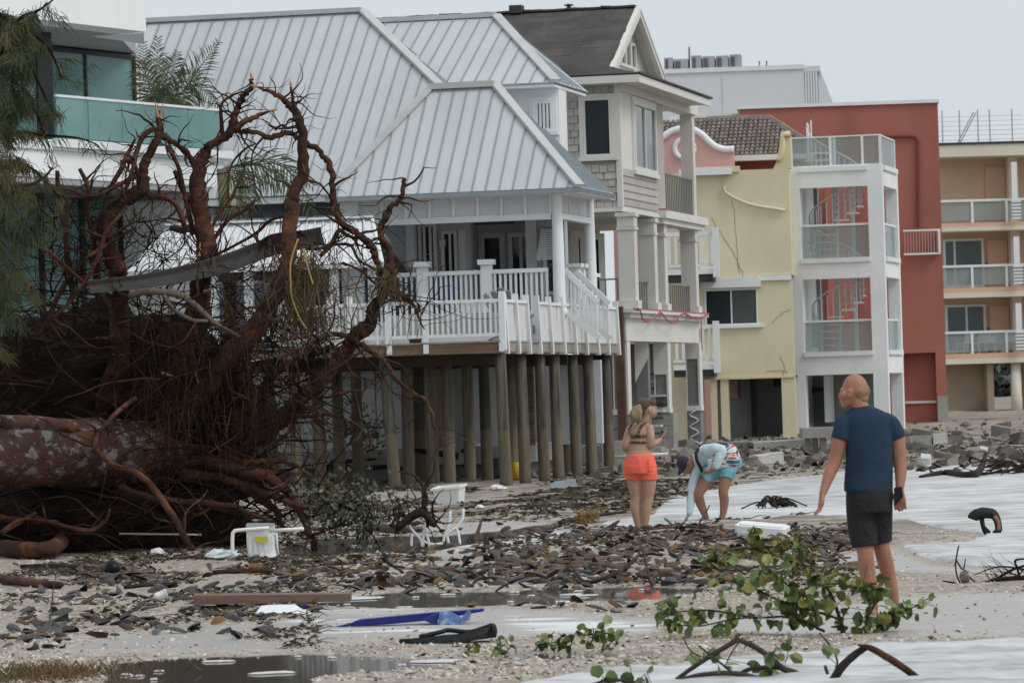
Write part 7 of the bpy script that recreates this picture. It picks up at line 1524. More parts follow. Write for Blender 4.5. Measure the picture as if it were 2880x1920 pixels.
MB().add([cpt(714, 1508, -.1), cpt(751, 1509, -.1), cpt(751, 1525, -.1), cpt(714, 1524, -.1)]+[cpt(714, 1508, -.096), cpt(751, 1509, -.096), cpt(751, 1525, -.096), cpt(714, 1524, -.096)], [(3, 2, 1, 0), (4, 5, 6, 7), (0, 1, 5, 4), (1, 2, 6, 5), (2, 3, 7, 6), (3, 0, 4, 7)]).build('sticker', pmat('yellow_sticker', (.52, .46, .05), .6, .1, 30, 0, c2=(.3, .26, .03), patch=(60, .5, .6, .6)), ch)
# white tub
g = GP(1268, 1418); tb = empty('plastic_tub', g, R(-14), 'white open plastic storage tub standing on the sand by the deck', 'tub'); m = MB(); k_ = g.y/FPX
bw, tw_, hh, dp = 62*k_/2, 78*k_/2, 50*k_, .22
def ring(w_, d_, z): return [(-w_, -d_, z), (w_, -d_, z), (w_, d_, z), (-w_, d_, z)]
m.v = ring(bw, dp*.8, .0)+ring(tw_, dp, hh)+ring(tw_-.02, dp-.02, hh)+ring(bw-.015, dp*.8-.015, .02)
for a in range(3): m.f += [(a*4+i, a*4+(i+1) % 4, a*4+4+(i+1) % 4, a*4+4+i) for i in range(4)]
m.f += [(3, 2, 1, 0), (12, 13, 14, 15)]; m.build('tub_body', M_PLAS, tb)
m = MB(); m.v = ring(tw_+.02, dp+.02, hh-.03)+ring(tw_+.02, dp+.02, hh+.004)+ring(tw_+.001, dp+.001, hh+.004)+ring(tw_+.001, dp+.001, hh-.03)
for a in range(3): m.f += [(a*4+i, a*4+(i+1) % 4, a*4+4+(i+1) % 4, a*4+4+i) for i in range(4)]
m.f += [(12+i, 12+(i+1) % 4, (i+1) % 4, i) for i in range(4)]; m.build('rim', M_PLAS, tb); tb.rotation_euler = (R(4), R(-4), R(-14))
# upturned metal chair legs
g = GP(1220, 1538); mc = empty('metal_chair_frame', g, 0, 'upturned white tubular chair frame with legs in the air', 'chair frame'); dM = g.y
for pts in ([(1142,1441),(1150,1475),(1168,1500),(1183,1516),(1188,1538)], [(1181,1436),(1185,1462),(1195,1490),(1205,1520),(1208,1540)], [(1266,1436),(1263,1470),(1252,1500),(1246,1525)], [(1303,1430),(1300,1460),(1285,1482),(1290,1505),(1294,1530)], [(1157,1536),(1157,1515),(1160,1502)], [(1190,1538),(1191,1500),(1196,1486)], [(1262,1528),(1258,1505),(1268,1492),(1285,1482)], [(1183,1518),(1215,1530),(1246,1527)]):
    q = spline([W(x, y, dM)-g for x, y in pts], 4); MB().tube(q, .0165, 7).build('leg', M_PLAS, mc, True)
# blue plastic piece
g = GP(1150, 1757); bl = empty('blue_plastic_part', g, 0, 'long blue plastic board lying at the edge of the puddle', 'plastic board'); M_BLP = pmat('ultramarine_plastic', (.012, .018, .17), .4, .15, 6, .03, c2=(.06, .10, .25), patch=(5, .6, .72, .6)); M_BLL = pmat('worn_blue_plastic', (.09, .15, .36), .5, .3, 14, .1, c2=(.28, .42, .5), patch=(16, .52, .6, .8)); dB = g.y
P_ = lambda x, y, dd=0: W(x, y, dB+dd)-g
m = MB(); m.add([P_(936,1763), P_(1000,1738,.02), P_(1020,1736,.3), P_(940,1755,.3), P_(936,1766), P_(1000,1760,.02), P_(1230,1742), P_(1230,1732)], [(0, 1, 2, 3), (0, 4, 5, 1), (1, 5, 6, 7)])
m = MB(); m.prism([P_(936,1764), P_(975,1762), P_(1100,1754), P_(1240,1740), P_(1361,1718), P_(1361,1711), P_(1300,1716), P_(1225,1721), P_(1100,1733), P_(1010,1742), P_(985,1752)], (0, .12, .0)); m.build('board', M_BLP, bl)
m = MB(); m.prism([P_(1185,1740,-.1), P_(1230,1760,-.12), P_(1232,1722,-.1)], (0, .2, 0)); m.build('flange', M_BLP, bl)
m = MB(); m.prism([P_(1232,1760,-.15), P_(1276,1760,-.15), P_(1322,1742,-.13), P_(1325,1722,-.12), P_(1315,1716,-.12), P_(1298,1738,-.13), P_(1275,1724,-.13), P_(1250,1718,-.13), P_(1235,1722,-.14)], (0, .1, 0)); m.build('hull', M_BLL, bl)
# black rubber tray
g = GP(1260, 1808); br_ = empty('black_rubber_tray', g, 0, 'black curved rubber sole-shaped tray on the shell sand', 'rubber tray'); dT = g.y; M_RUBB = pmat('black_rubber', (.008, .010, .010), .6, .3, 8, .15, c2=(.12, .12, .12), patch=(20, .66, .7, .8)); P_ = lambda x, y, dd=0: W(x, y, dT+dd)-g
lo_f = [(1123,1810),(1180,1814),(1240,1814),(1300,1806),(1350,1797),(1392,1792)]; up_f = [(1123,1796),(1170,1794),(1240,1786),(1300,1780),(1350,1768),(1388,1757)]
m = MB(); m.v = [tuple(P_(x, y, .03 if i in (0, 5) else 0)) for i, (x, y) in enumerate(lo_f)]+[tuple(P_(x, y, .03 if i in (0, 5) else 0)) for i, (x, y) in enumerate(up_f)]+[tuple(P_(x, y, .03 if i in (0, 5) else 0)+Vector((0, .22+.06*math.sin(i), -.012))) for i, (x, y) in enumerate(up_f)]+[tuple(P_(x, y)+Vector((0, .24, 0))) for x, y in lo_f]
for a in range(3): m.f += [(a*6+i, a*6+i+1, a*6+7+i, a*6+6+i) for i in range(5)]
m.f += [(0, 6, 12, 18), (5, 23, 17, 11)]; m.build('tray_body', M_RUBB, br_, True)
MB().tube(spline([P_(1180,1790,.1), P_(1240,1776,.14), P_(1262,1771,.16), P_(1320,1776,.14), P_(1360,1765,.1), P_(1385,1757,.05), P_(1392,1770,-.02), P_(1390,1790,-.02)], 4), .016, 7).build('rim', M_RUBB, br_, True)
# flattened white jug
g = GP(795, 1725); jg = empty('flattened_jug', g, 0, 'flattened white plastic jug with blue cap on the wet sand', 'jug'); dJ = g.y; P_ = lambda x, y, dd=0: W(x, y, dJ+dd)-g
m = MB(); top_ = [(718,1722),(735,1702),(780,1699),(830,1699),(850,1710),(872,1716)]; m.v = [tuple(P_(x, y, .1)) for x, y in top_]+[tuple(P_(x+random.uniform(-4, 4), 1724+random.uniform(-1, 2), -.1)) for x, _ in top_]+[tuple(P_(x, 1726, .25)) for x, _ in top_]
m.f = [(i+6, i+7, i+1, i) for i in range(5)]+[(i, i+1, i+13, i+12) for i in range(5)]+[(6, 0, 12), (11, 17, 5)]; m.build('jug_body', M_PLAS, jg)
MB().lathe([(.022, 0), (.022, .03), (.018, .034)], 12).build('cap', M_BLP, jg, True, loc=P_(856, 1706, .08))
# lumber
g = GP(750, 1700); pl = empty('lumber_plank', g, 0, 'wet brown plank lying beside the middle puddle', 'plank'); dP = g.y; P_ = lambda x, y, dd=0: W(x, y, dP+dd)-g
M_PLK = pmat('wet_plank', (.17, .105, .07), .45, .25, 3, .12, 40, stretch=(1.5, 8, 8), c2=(.10, .06, .04), patch=(2, .5, .65, .6), spec=.5)
a0, a1 = P_(545, 1700), P_(985, 1690); hgt = .075; dv = Vector((0, .34, 0))
m = MB(); m.add([a0, a1, a1+dv, a0+dv, a0+Vector((0, 0, hgt)), a1+Vector((0, 0, hgt*.8)), a1+dv+Vector((0, 0, hgt*.8)), a0+dv+Vector((0, 0, hgt))], [(3, 2, 1, 0), (4, 5, 6, 7), (0, 1, 5, 4), (1, 2, 6, 5), (2, 3, 7, 6), (3, 0, 4, 7)]); m.build('board', M_PLK, pl)
MB().beam(P_(660, 1690, -.01)+Vector((0, -.004, -.02)), P_(664, 1690, .36)+Vector((0, 0, .055)), .03, .004).build('stain_strap', M_DARKW, pl)
# small bits
def crumple(px, py, w, h, label, name, cat, mat, dy=.15):
    g = GP(px, py); k_ = g.y/FPX; m = MB(); m.ell((0, 0, h*k_*.45), (w*k_/2, dy, h*k_*.55), 12, 7); m.v = [tuple(c*(1+random.uniform(-.22, .22)) for c in v) for v in m.v]; m.v = [(x, y, max(z, -.01)) for x, y, z in m.v]; return tag(m.build(name, mat, None, loc=g), label, cat)
M_BAG = pmat('milky_plastic_film', (.58, .65, .66), .3, .1, 5, .1, spec=.6)
crumple(628, 1573, 106, 28, 'crumpled clear-white plastic bag left of the overturned chair', 'plastic_bag', 'bag', M_BAG); crumple(443, 1562, 40, 20, 'small crumpled white plastic scrap before the roots', 'plastic_scrap', 'scrap', M_PLASD, .1); crumple(1400, 1378, 50, 16, 'torn white foam lump beside the corner piling', 'foam_lump', 'foam', M_PLASD, .2); crumple(1350, 1425, 26, 12, 'white scrap of plastic to the right of the tub', 'plastic_scrap', 'scrap', M_PLASD, .1); crumple(230, 1600, 0.1, .1, 'x', 'x', 'x', M_PLASD) if False else None
crumple(2480, 1598, 40, 10, 'flat dark stone on the sand behind the legs', 'stone', 'stone', M_RUB, .1); crumple(2714, 1640, 28, 34, 'grey clump caught in the bare branch', 'shell_clump', 'shell clump', M_RUB, .08); crumple(1735, 1722, 36, 12, 'smooth grey stone right of the middle puddle', 'stone', 'stone', M_RUB, .08)
g = GP(448, 1690); cup = empty('white_cup', g, R(20), 'small white cup lying on its side in the shells', 'cup'); m = MB().lathe([(.026, 0), (.03, .02), (.043, .1), (.045, .1), (.041, .1), (.028, .01)], 16); o = m.build('cup_body', M_PLAS, cup, True, loc=(-.04, 0, .042), rot=(0, R(78), 0)); MB().lathe([(.0465, .094), (.0475, .1), (.0465, .104)], 16).build('cup_rim', M_PLASD, cup, True, loc=(-.04, 0, .042), rot=(0, R(78), 0))
g = GP(316, 1618); tag(MB().ell((0, 0, .06), (.085, .08, .085), 18, 12).build('black_float', pmat('black_ball', (.004, .004, .005), .4, .2, 4, .03, spec=.2), None, True, loc=g), 'shiny black ball half buried in the shells', 'ball')
MB_ = MB(); g = GP(2140, 1508); cb = empty('white_cooler', g, R(-18), 'white plastic cooler lid lying on the shell bank', 'cooler lid'); k_ = g.y/FPX
m = MB(); RBOX(m, -70*k_, 78*k_, -.14, .14, 0, 34*k_, .05); o = m.build('lid', M_PLAS, cb); m = MB(); RBOX(m, -60*k_, 68*k_, -.1, .1, 34*k_, 38*k_, .04); m.build('lid_panel', M_PLAS, cb); m = MB(); RBOX(m, -50*k_, -10*k_, -.15, -.141, 8*k_, 16*k_, .003); m.build('handle', M_PLASD, cb); cb.rotation_euler = (R(8), R(6), R(-18))
g = GP(1580, 1378); gp = MB(); k_ = g.y/FPX; gp.prism([(-45*k_, 0, 0), (45*k_, 0, .01), (40*k_, .2, 26*k_), (-20*k_, .2, 20*k_)], (0, .02, .02)); tag(gp.build('grey_panel', pmat('grey_sheet', (.19, .215, .22), .5, .15, 3, .03), None, loc=g), 'bent dark grey sheet lying in front of the pilings', 'panel')
tag(MB().tube([W(335, 1500, 47.3)-W(335, 1500, 47.3), W(566, 1503, 47.3)-W(335, 1500, 47.3)], .011, 8).build('plastic_pipe', M_CONC, None, True, loc=W(335, 1500, 47.3)), 'thin white pipe lying under the roots', 'pipe')  # white pipe coloured grey: its shade under the roots is in the colour
tag(MB().tube([(0, 0, 0), (1.2, .2, .03)], .035, 9).build('plastic_pipe', M_PLASD, None, True, loc=W(1720, 1285, 90)), 'white pipe lying behind the last deck pilings', 'pipe')
# black hose ring in the wash
g = GP(2775, 1500); hs = empty('rubber_hose_loop', g, 0, 'black rubber loop with rusty end stuck in the sand spit', 'hose'); dH = g.y; P_ = lambda x, y, dd=0: W(x, y, dH+dd)-g
q = spline([P_(2735,1460), P_(2740,1450), P_(2765,1442), P_(2792,1445), P_(2806,1465), P_(2808,1490), P_(2796,1500)], 5); MB().tube(q, lerps([.05, .06, .065, .055, .04, .04, .03], len(q)), 9, True, .06).build('hose', M_RUBB, hs, True)
q = spline([P_(2797,1450,-.06), P_(2808,1468,-.06), P_(2809,1490,-.06)], 5); MB().tube(q, .022, 7).build('rusty_band', pmat('rust_pink', (.3, .13, .10), .8, .2, 4, .1), hs, True)
MB().tube([P_(2760,1450), P_(2765,1480), P_(2778,1500)], [.03, .025, .045], 7).build('strap', M_RUBB, hs, True)

# ================================================================ people
def loft(m, rings, n=20):
    """closed skin through elliptical rings: (centre, half-width, half-depth)"""
    b = len(m.v)
    for c, a, d in rings:
        for k in range(n): g = 2*math.pi*k/n; m.v.append((c[0]+a*math.cos(g), c[1]+d*math.sin(g), c[2]))
    for i in range(len(rings)-1):
        for k in range(n): m.f.append((b+i*n+k, b+(i+1)*n+k, b+(i+1)*n+(k+1) % n, b+i*n+(k+1) % n))
    m.f.append(tuple(b+k for k in range(n))); m.f.append(tuple(b+(len(rings)-1)*n+k for k in reversed(range(n))))
def limb(m, pts, rad, n=12):
    q = spline(pts, 5) if len(pts) > 2 else [Vector(p) for p in pts]; r = lerps(rad, len(q)); m.tube(q, r, n); m.ell(q[0], (r[0],)*3, 10, 6); m.ell(q[-1], (r[-1],)*3, 10, 6)
def fuse(m, name, mat, parent, voxel=.008, smooth=6, noise=0.0, nscale=6.0):
    """join the overlapping volumes into one continuous skin"""
    me = bpy.data.meshes.new(name); me.from_pydata(m.v, [], m.f); o = bpy.data.objects.new(name, me); C.objects.link(o)
    md = o.modifiers.new('r', 'REMESH'); md.mode = 'VOXEL'; md.voxel_size = voxel; sm_ = o.modifiers.new('s', 'SMOOTH'); sm_.iterations = smooth; sm_.factor = .5
    dg = bpy.context.evaluated_depsgraph_get(); dg.update(); out = bpy.data.meshes.new_from_object(o.evaluated_get(dg)); bpy.data.objects.remove(o)
    if noise:
        co = np.empty(len(out.vertices)*3); out.vertices.foreach_get('co', co); co = co.reshape(-1, 3); no = np.empty_like(co).ravel(); out.vertices.foreach_get('normal', no); no = no.reshape(-1, 3)
        f = (fbm(co[:, 0]*nscale+co[:, 1]*nscale*.7+9, co[:, 2]*nscale*.45+co[:, 0]*2, 3)-.45); co += no*(f[:, None]*noise); out.vertices.foreach_set('co', co.ravel())
    out.polygons.foreach_set('use_smooth', [True]*len(out.polygons)); out.materials.clear(); out.materials.append(mat); out.name = name; out.update()
    return link(name, out, parent)
def skin(name, c): return pmat(name, c, .55, .10, 9, .02, 60, c2=tuple(x*.8 for x in c), patch=(14, .5, .7, .4), spec=.3)
def hand(m, wrist, palm_dir, side, k=1.0, curl=.5, spread=None):
    """palm, four unequal bent fingers and a thumb leaving the side of the palm"""
    d = Vector(palm_dir).normalized(); s = Vector(side).normalized(); s = (s-d*s.dot(d)).normalized(); nrm = d.cross(s).normalized()
    for t in (-.5, -.17, .17, .5): m.tube([wrist+s*t*.03*k, wrist+d*.085*k+s*t*.07*k], [.016*k, .0135*k], 8)
    m.ell(wrist, (.026*k,)*3, 8, 6)
    for t, L in ((-.5, .062), (-.17, .074), (.17, .078), (.5, .068)):
        p0 = wrist+d*.085*k+s*t*.072*k; d1 = (d+nrm*curl*.5).normalized(); d2 = (d+nrm*curl*1.5).normalized(); p1 = p0+d1*L*.52*k; p2 = p1+d2*L*.55*k; m.tube([p0, p1, p2], [.0105*k, .0098*k, .0085*k], 8); m.ell(p2, (.0085*k,)*3, 6, 4); m.ell(p1, (.0098*k,)*3, 6, 4)
    b = wrist+d*.03*k+s*.03*k; b1 = b+(s*.8+d*.6+nrm*.3).normalized()*.04*k; b2 = b1+(d+s*.15+nrm*curl*.5).normalized()*.035*k; m.tube([b, b1, b2], [.014*k, .012*k, .009*k], 8); m.ell(b2, (.009*k,)*3, 6, 4)
# ---------------------------------------------------------------- man walking away in a navy shirt
Y0 = 30.35; base = W(2478, 1732, Y0); base.z = ground_z(base.x, base.y)
man = empty('person', base, 0, 'bald man in a navy T-shirt and dark shorts walking barefoot along the wash', 'person')
J = lambda px, py, dd=0.0: W(px, py, Y0+dd)-base
px_ = Y0/FPX
M_SKIN1 = skin('sunburnt_skin', (.36, .175, .115)); M_SKINL = M_SKIN1; M_TEE = pmat('navy_cotton', (.015, .035, .065), .9, .25, 4, .03, 60); M_SHORT1 = pmat('charcoal_cotton', (.020, .018, .022), .9, .2, 5, .2, 30); M_BLK = pmat('black_plastic', (.006, .006, .007), .35, .1, 4, 0)
m = MB()
m.ell(J(2405, 1090), (.090, .076, .098), 18, 12); m.ell(J(2392, 1106, -.0), (.074, .066, .080), 16, 10); m.ell(J(2383, 1126), (.052, .05, .052), 14, 9); m.ell(J(2377, 1139), (.030, .036, .022), 12, 8)
m.ell(J(2369, 1096), (.018, .045, .014), 10, 7); m.tube([J(2367, 1098), J(2362, 1110), J(2359, 1117)], [.009, .011, .012], 8); m.ell(J(2362, 1118), (.012, .014, .009), 8, 6); m.ell(J(2366, 1128), (.014, .026, .008), 8, 6); m.ell(J(2367, 1133), (.013, .024, .007), 8, 6)
m.ell(J(2374, 1112, -.045), (.028, .025, .03), 10, 7)
limb(m, [J(2412, 1125), J(2422, 1150), J(2432, 1172, .01)], [.062, .062, .075])
m.ell(J(2389, 1107, -.078), (.018, .012, .036), 10, 8); m.tube([J(2383, 1098, -.082), J(2392, 1095, -.085), J(2396, 1104, -.085), J(2391, 1117, -.08)], [.006, .007, .007, .006], 6)
m.ell(J(2388, 1106, .075), (.015, .010, .03), 8, 6)
loft(m, [(J(2440, 1175), .13, .09), (J(2438, 1240), .15, .105), (J(2442, 1330), .145, .10), (J(2445, 1410), .15, .11)])
# arms
limb(m, [J(2366, 1205, -.02), J(2360, 1235, -.03), J(2350, 1290, -.02), J(2332, 1335, -.05), J(2315, 1385, -.1)], [.05, .056, .050, .044, .028])
hand(m, J(2313, 1388, -.1), J(2309, 1420, -.11)-J(2313, 1388, -.1), (0.25, -1, .1), 1.0, .55)
limb(m, [J(2514, 1205, .02), J(2524, 1235, .02), J(2530, 1290, .02), J(2533, 1330, 0), J(2530, 1378, -.03)], [.05, .054, .050, .044, .030])
# legs and bare feet
limb(m, [J(2424, 1420), J(2428, 1500), J(2434, 1556, -.03), J(2438, 1600, .0), J(2447, 1650, .02), J(2457, 1708, .02)], [.085, .075, .060, .061, .050, .036])
limb(m, [J(2474, 1418, .1), J(2474, 1490, .12), J(2480, 1538, .1), J(2490, 1580, .14), J(2503, 1630, .18), J(2516, 1688, .2)], [.085, .075, .060, .060, .049, .036])
limb(m, [J(2458, 1726, .0), J(2446, 1728, .12), J(2436, 1729, .2)], [.036, .036, .026]); limb(m, [J(2519, 1712, .2), J(2517, 1714, .32), J(2513, 1714, .4)], [.036, .035, .025])
for t in range(5): a = J(2428+t*3.5, 1731, .2); limb(m, [a, a+Vector((-.004, .045, -.004))], [.011, .008], 6)
fuse(m, 'body', M_SKIN1, man, .0075, 4)
# right hand round the phone
m = MB(); ph = J(2527, 1392, -.05)
hand(m, J(2530, 1376, -.03), Vector((-.02, -.1, -1)), (-1, .2, 0), 1.0, .9); fuse(m, 'hand', M_SKIN1, man, .006, 3)
m = MB(); m.add([v for v in [ph+Vector(p) for p in ((-.035, -.035, .055), (.022, -.035, .06), (.03, -.02, -.01), (-.03, -.02, -.075), (-.035, -.047, .055), (.022, -.047, .06), (.03, -.032, -.01), (-.03, -.032, -.075))]], [(0, 1, 2, 3), (7, 6, 5, 4), (0, 4, 5, 1), (1, 5, 6, 2), (2, 6, 7, 3), (3, 7, 4, 0)]); m.build('phone', M_BLK, man)
# T-shirt
m = MB(); loft(m, [(J(2424, 1142), .06, .06), (J(2428, 1149), .085, .07), (J(2431, 1157), .125, .08), (J(2434, 1168), .160, .092), (J(2436, 1185), .172, .104), (J(2439, 1205), .171, .11), (J(2443, 1240), .166, .12), (J(2445, 1290), .163, .12), (J(2444, 1335), .170, .122), (J(2443, 1365), .176, .126), (J(2443, 1381), .176, .128)], 28)
m.tube(spline([J(2392, 1176), J(2372, 1192, -.02), J(2366, 1212, -.03), J(2361, 1236, -.03)], 4), lerps([.05, .062, .064, .067], 13), 16); m.tube(spline([J(2484, 1178), J(2505, 1193, .02), J(2515, 1210, .02), J(2523, 1232, .02)], 4), lerps([.05, .062, .062, .063], 13), 16)
fuse(m, 'tshirt', M_TEE, man, .009, 5, .03, 5.0)
# shorts
m = MB(); loft(m, [(J(2444, 1372), .165, .12), (J(2444, 1400), .168, .135), (J(2444, 1440), .165, .13)], 24)
for pts, r in (([J(2420, 1430), J(2424, 1490, -.01), J(2431, 1538, -.02)], [.105, .102, .094]), ([J(2470, 1430, .06), J(2473, 1490, .1), J(2478, 1528, .1)], [.105, .1, .086])): m.tube(pts, r, 16)
fuse(m, 'shorts', M_SHORT1, man, .009, 4, .03, 7.0)
# thin ring of hair
m = MB(); m.ell(J(2416, 1100), (.080, .0805, .070), 18, 12); m.ell(J(2424, 1118), (.05, .066, .05), 12, 9); fuse(m, 'hair', pmat('thin_fair_hair', (.37, .235, .14), .8, .25, 30, .3, 120), man, .007, 3)
# ---------------------------------------------------------------- woman in coral shorts
Y0 = 50.6; base = W(1806, 1500, Y0); base.z = ground_z(base.x, base.y)
wom = empty('person', base, 0, 'woman with blonde ponytail, leopard bikini top and coral shorts looking at her phone', 'person'); J = lambda px, py, dd=0.0: W(px, py, Y0+dd)-base
M_SKIN2 = skin('fair_skin', (.43, .265, .195)); M_CORAL = pmat('coral_cloth', (.86, .15, .095), .75, .08, 6, .1, 40); M_LEO = pmat('leopard_cloth', (.20, .13, .085), .8, .2, 20, 0, c2=(.012, .010, .009), patch=(45, .48, .52, 1)); M_HAIRB = pmat('dark_blonde_hair', (.13, .092, .062), .6, .3, 12, .3, 90, stretch=(1, 1, 3)); M_HAIRL = pmat('blonde_hair', (.36, .27, .165), .6, .3, 14, .3, 90, stretch=(3, 3, .6))
m = MB()
m.ell(J(1819, 1147), (.094, .078, .105), 16, 11); m.ell(J(1832, 1158), (.062, .06, .072), 14, 9); m.ell(J(1836, 1170), (.034, .036, .025), 10, 7); m.tube([J(1845, 1148), J(1848, 1156), J(1849, 1159)], [.010, .012, .012], 8); m.ell(J(1846, 1165), (.013, .024, .010), 8, 6); m.ell(J(1845, 1145), (.016, .045, .016), 8, 6); m.ell(J(1826, 1152, -.075), (.015, .012, .030), 8, 6)
limb(m, [J(1820, 1168), J(1812, 1186), J(1808, 1198)], [.055, .055, .065])
loft(m, [(J(1803, 1190), .08, .06), (J(1801, 1200), .125, .075), (J(1801, 1212), .15, .09), (J(1801, 1232), .142, .10), (J(1799, 1250), .138, .10), (J(1798, 1266), .142, .105), (J(1799, 1282), .160, .12), (J(1799, 1310), .19, .135), (J(1800, 1335), .185, .13)], 24)
limb(m, [J(1772, 1208), J(1763, 1235, -.02), J(1758, 1256, -.01), J(1770, 1272, .12)], [.055, .05, .045, .035])
limb(m, [J(1826, 1205, -.03), J(1829, 1230, -.06), J(1828, 1250, -.06)], [.058, .056, .050]); limb(m, [J(1828, 1250, -.06), J(1846, 1244, -.02), J(1860, 1232, .02)], [.047, .04, .026])
hand(m, J(1860, 1231, .02), Vector((.5, .2, .75)), (-.2, 1, 0), .9, .8)
limb(m, [J(1783, 1320, .0), J(1785, 1362), J(1789, 1400), J(1786, 1425), J(1792, 1460), J(1796, 1484)], [.098, .085, .062, .062, .048, .036]); limb(m, [J(1822, 1320, -.02), J(1824, 1362, -.02), J(1822, 1402, -.02), J(1817, 1430, -.02), J(1815, 1460, -.02), J(1813, 1484, -.02)], [.105, .092, .066, .066, .05, .037])
limb(m, [J(1796, 1492), J(1806, 1497, -.03), J(1818, 1498, -.05)], [.036, .032, .022]); limb(m, [J(1813, 1492, -.02), J(1828, 1496, -.06), J(1842, 1497, -.08)], [.037, .033, .022])
fuse(m, 'body', M_SKIN2, wom, .009, 4)
m = MB(); loft(m, [(J(1799, 1277), .164, .128), (J(1799, 1290), .184, .145), (J(1799, 1312), .205, .162), (J(1800, 1332), .203, .16)], 24)
for pts, r in (([J(1782, 1322), J(1780, 1336), J(1776, 1350)], [.11, .108, .105]), ([J(1820, 1322, -.02), J(1822, 1336, -.02), J(1822, 1350, -.02)], [.118, .115, .112])): m.tube(pts, r, 16)
fuse(m, 'shorts', M_CORAL, wom, .009, 4, .022, 9.0)
m = MB()
for py, h in ((1226, 9), (1243, 7)): loft(m, [(J(1801, py-h/2), .147, .108), (J(1801, py+h/2), .146, .108)], 28)
m.build('bikini_band', M_LEO, wom, True)
MB().tube(spline([J(1795, 1224, -.118), J(1799, 1205, -.112), J(1808, 1192, -.095), J(1818, 1188, -.06)], 5), .013, 6).build('bikini_strap', M_LEO, wom, True); MB().tube(spline([J(1771, 1222, -.10), J(1770, 1205, -.09), J(1778, 1192, -.06)], 5), .011, 6).build('bikini_strap', M_LEO, wom, True)
m = MB(); m.ell(J(1814, 1140), (.098, .086, .094), 18, 12); m.ell(J(1806, 1150), (.072, .08, .08), 14, 9); m.ell(J(1830, 1134), (.062, .07, .055), 12, 8); fuse(m, 'hair', M_HAIRB, wom, .008, 4, .012, 20)
m = MB(); limb(m, [J(1801, 1142, -.05), J(1790, 1152, -.09), J(1782, 1172, -.10), J(1780, 1195, -.09)], [.03, .062, .058, .012]); limb(m, [J(1800, 1144, -.05), J(1799, 1160, -.1), J(1796, 1180, -.11), J(1793, 1190, -.1)], [.028, .045, .035, .01]); fuse(m, 'ponytail', M_HAIRL, wom, .008, 3, .04, 16)
MB().box(-.03, .03, -.006, .006, -.05, .05).build('phone', M_BLK, wom, loc=J(1862, 1222, .03), rot=(R(-40), R(20), 0))
# lettering down the side of the shorts, too blurred in the photo to read: short dark strokes
M_MARK = pmat('maroon_print', (.30, .03, .03), .8, .1, 4, 0)
for k in range(7):
    y = 1294+k*5.6; x = 1821+k*.9
    for a in range(2): MB().tube([J(x+random.uniform(-4, 0), y+random.uniform(-2, 2), -.165), J(x+random.uniform(0, 5), y+random.uniform(-2, 2), -.162)], .004, 4).build('print_stroke', M_MARK, wom)
M_SAND_ = pmat('dark_sandal', (.045, .055, .055), .7, .2, 4, 0)
for a, b, dd in ((1786, 1818, -.02), (1806, 1845, -.05)):
    m = MB(); m.tube([J(a, 1499, dd), J(b, 1501, dd-.04)], .022, 8); m.tube([J(a+3, 1492, dd-.04), J(a+14, 1497, dd-.07)], .014, 6); m.tube([J(b-10, 1493, dd-.07), J(b-4, 1499, dd-.08)], .014, 6); fuse(m, 'sandal', M_SAND_, wom, .008, 2)
# ---------------------------------------------------------------- man bending to pick something up
Y0 = 53.6; base = W(2008, 1466, Y0); base.z = ground_z(base.x, base.y)
ben = empty('person', base, 0, 'man in cap, pale blue long-sleeved shirt and aqua shorts bending to the shells', 'person'); J = lambda px, py, dd=0.0: W(px, py, Y0+dd)-base
M_SKIN3 = skin('tanned_skin', (.30, .155, .10)); M_PALE = pmat('pale_blue_shirt', (.50, .62, .66), .85, .08, 5, .15, 30); M_AQUA = pmat('aqua_cloth', (.16, .42, .46), .8, .25, 5, .1, 30, c2=(.30, .55, .62), patch=(4, .5, .6, .8)); M_CAP = pmat('dark_cap', (.035, .033, .045), .85, .2, 6, .1); M_STRAP = pmat('black_strap', (.008, .008, .012), .7, .2, 5, 0)
m = MB()
hc = J(1932, 1306); m.ell(hc, (.085, .078, .095), 16, 11, Matrix.Rotation(R(-35), 3, 'Y')); m.ell(J(1932, 1318), (.06, .058, .065), 12, 8); m.ell(J(1930, 1326), (.04, .04, .03), 10, 7); m.tube([J(1922, 1322), J(1921, 1330)], [.012, .013], 7); m.ell(J(1936, 1303, -.078), (.018, .010, .028), 8, 6)
limb(m, [J(1940, 1300), J(1952, 1294), J(1965, 1288)], [.058, .06, .07])
limb(m, [J(1960, 1300, .05), J(1950, 1345, .0), J(1942, 1390, -.05), J(1937, 1445, -.08)], [.06, .05, .045, .03]); hand(m, J(1936, 1446, -.08), Vector((-.35, -.1, -.9)), (0, -1, .1), 1.0, .6)
limb(m, [J(1990, 1272, -.12), J(2030, 1270, -.2), J(2018, 1305, -.24), J(2010, 1318, -.24)], [.055, .048, .04, .03]); hand(m, J(2010, 1318, -.24), Vector((-.8, -.2, -.4)), (0, -1, .4), 1.0, .7)
limb(m, [J(2030, 1310, .06), J(1995, 1342, .0), J(1966, 1385, -.08), J(1968, 1408, -.03), J(1978, 1435, .0), J(1987, 1458, .02)], [.10, .092, .066, .064, .05, .036])
limb(m, [J(2048, 1312, -.05), J(2040, 1350, -.1), J(2034, 1382, -.14), J(2037, 1405, -.1), J(2035, 1435, -.08), J(2030, 1458, -.08)], [.10, .085, .062, .062, .048, .036])
limb(m, [J(1987, 1464), J(1975, 1468, -.12)], [.034, .025]); limb(m, [J(2030, 1464, -.08), J(2022, 1468, -.2)], [.034, .025]); limb(m, [J(2050, 1295), J(1990, 1285), J(1968, 1290)], [.13, .12, .1])
fuse(m, 'body', M_SKIN3, ben, .009, 4)
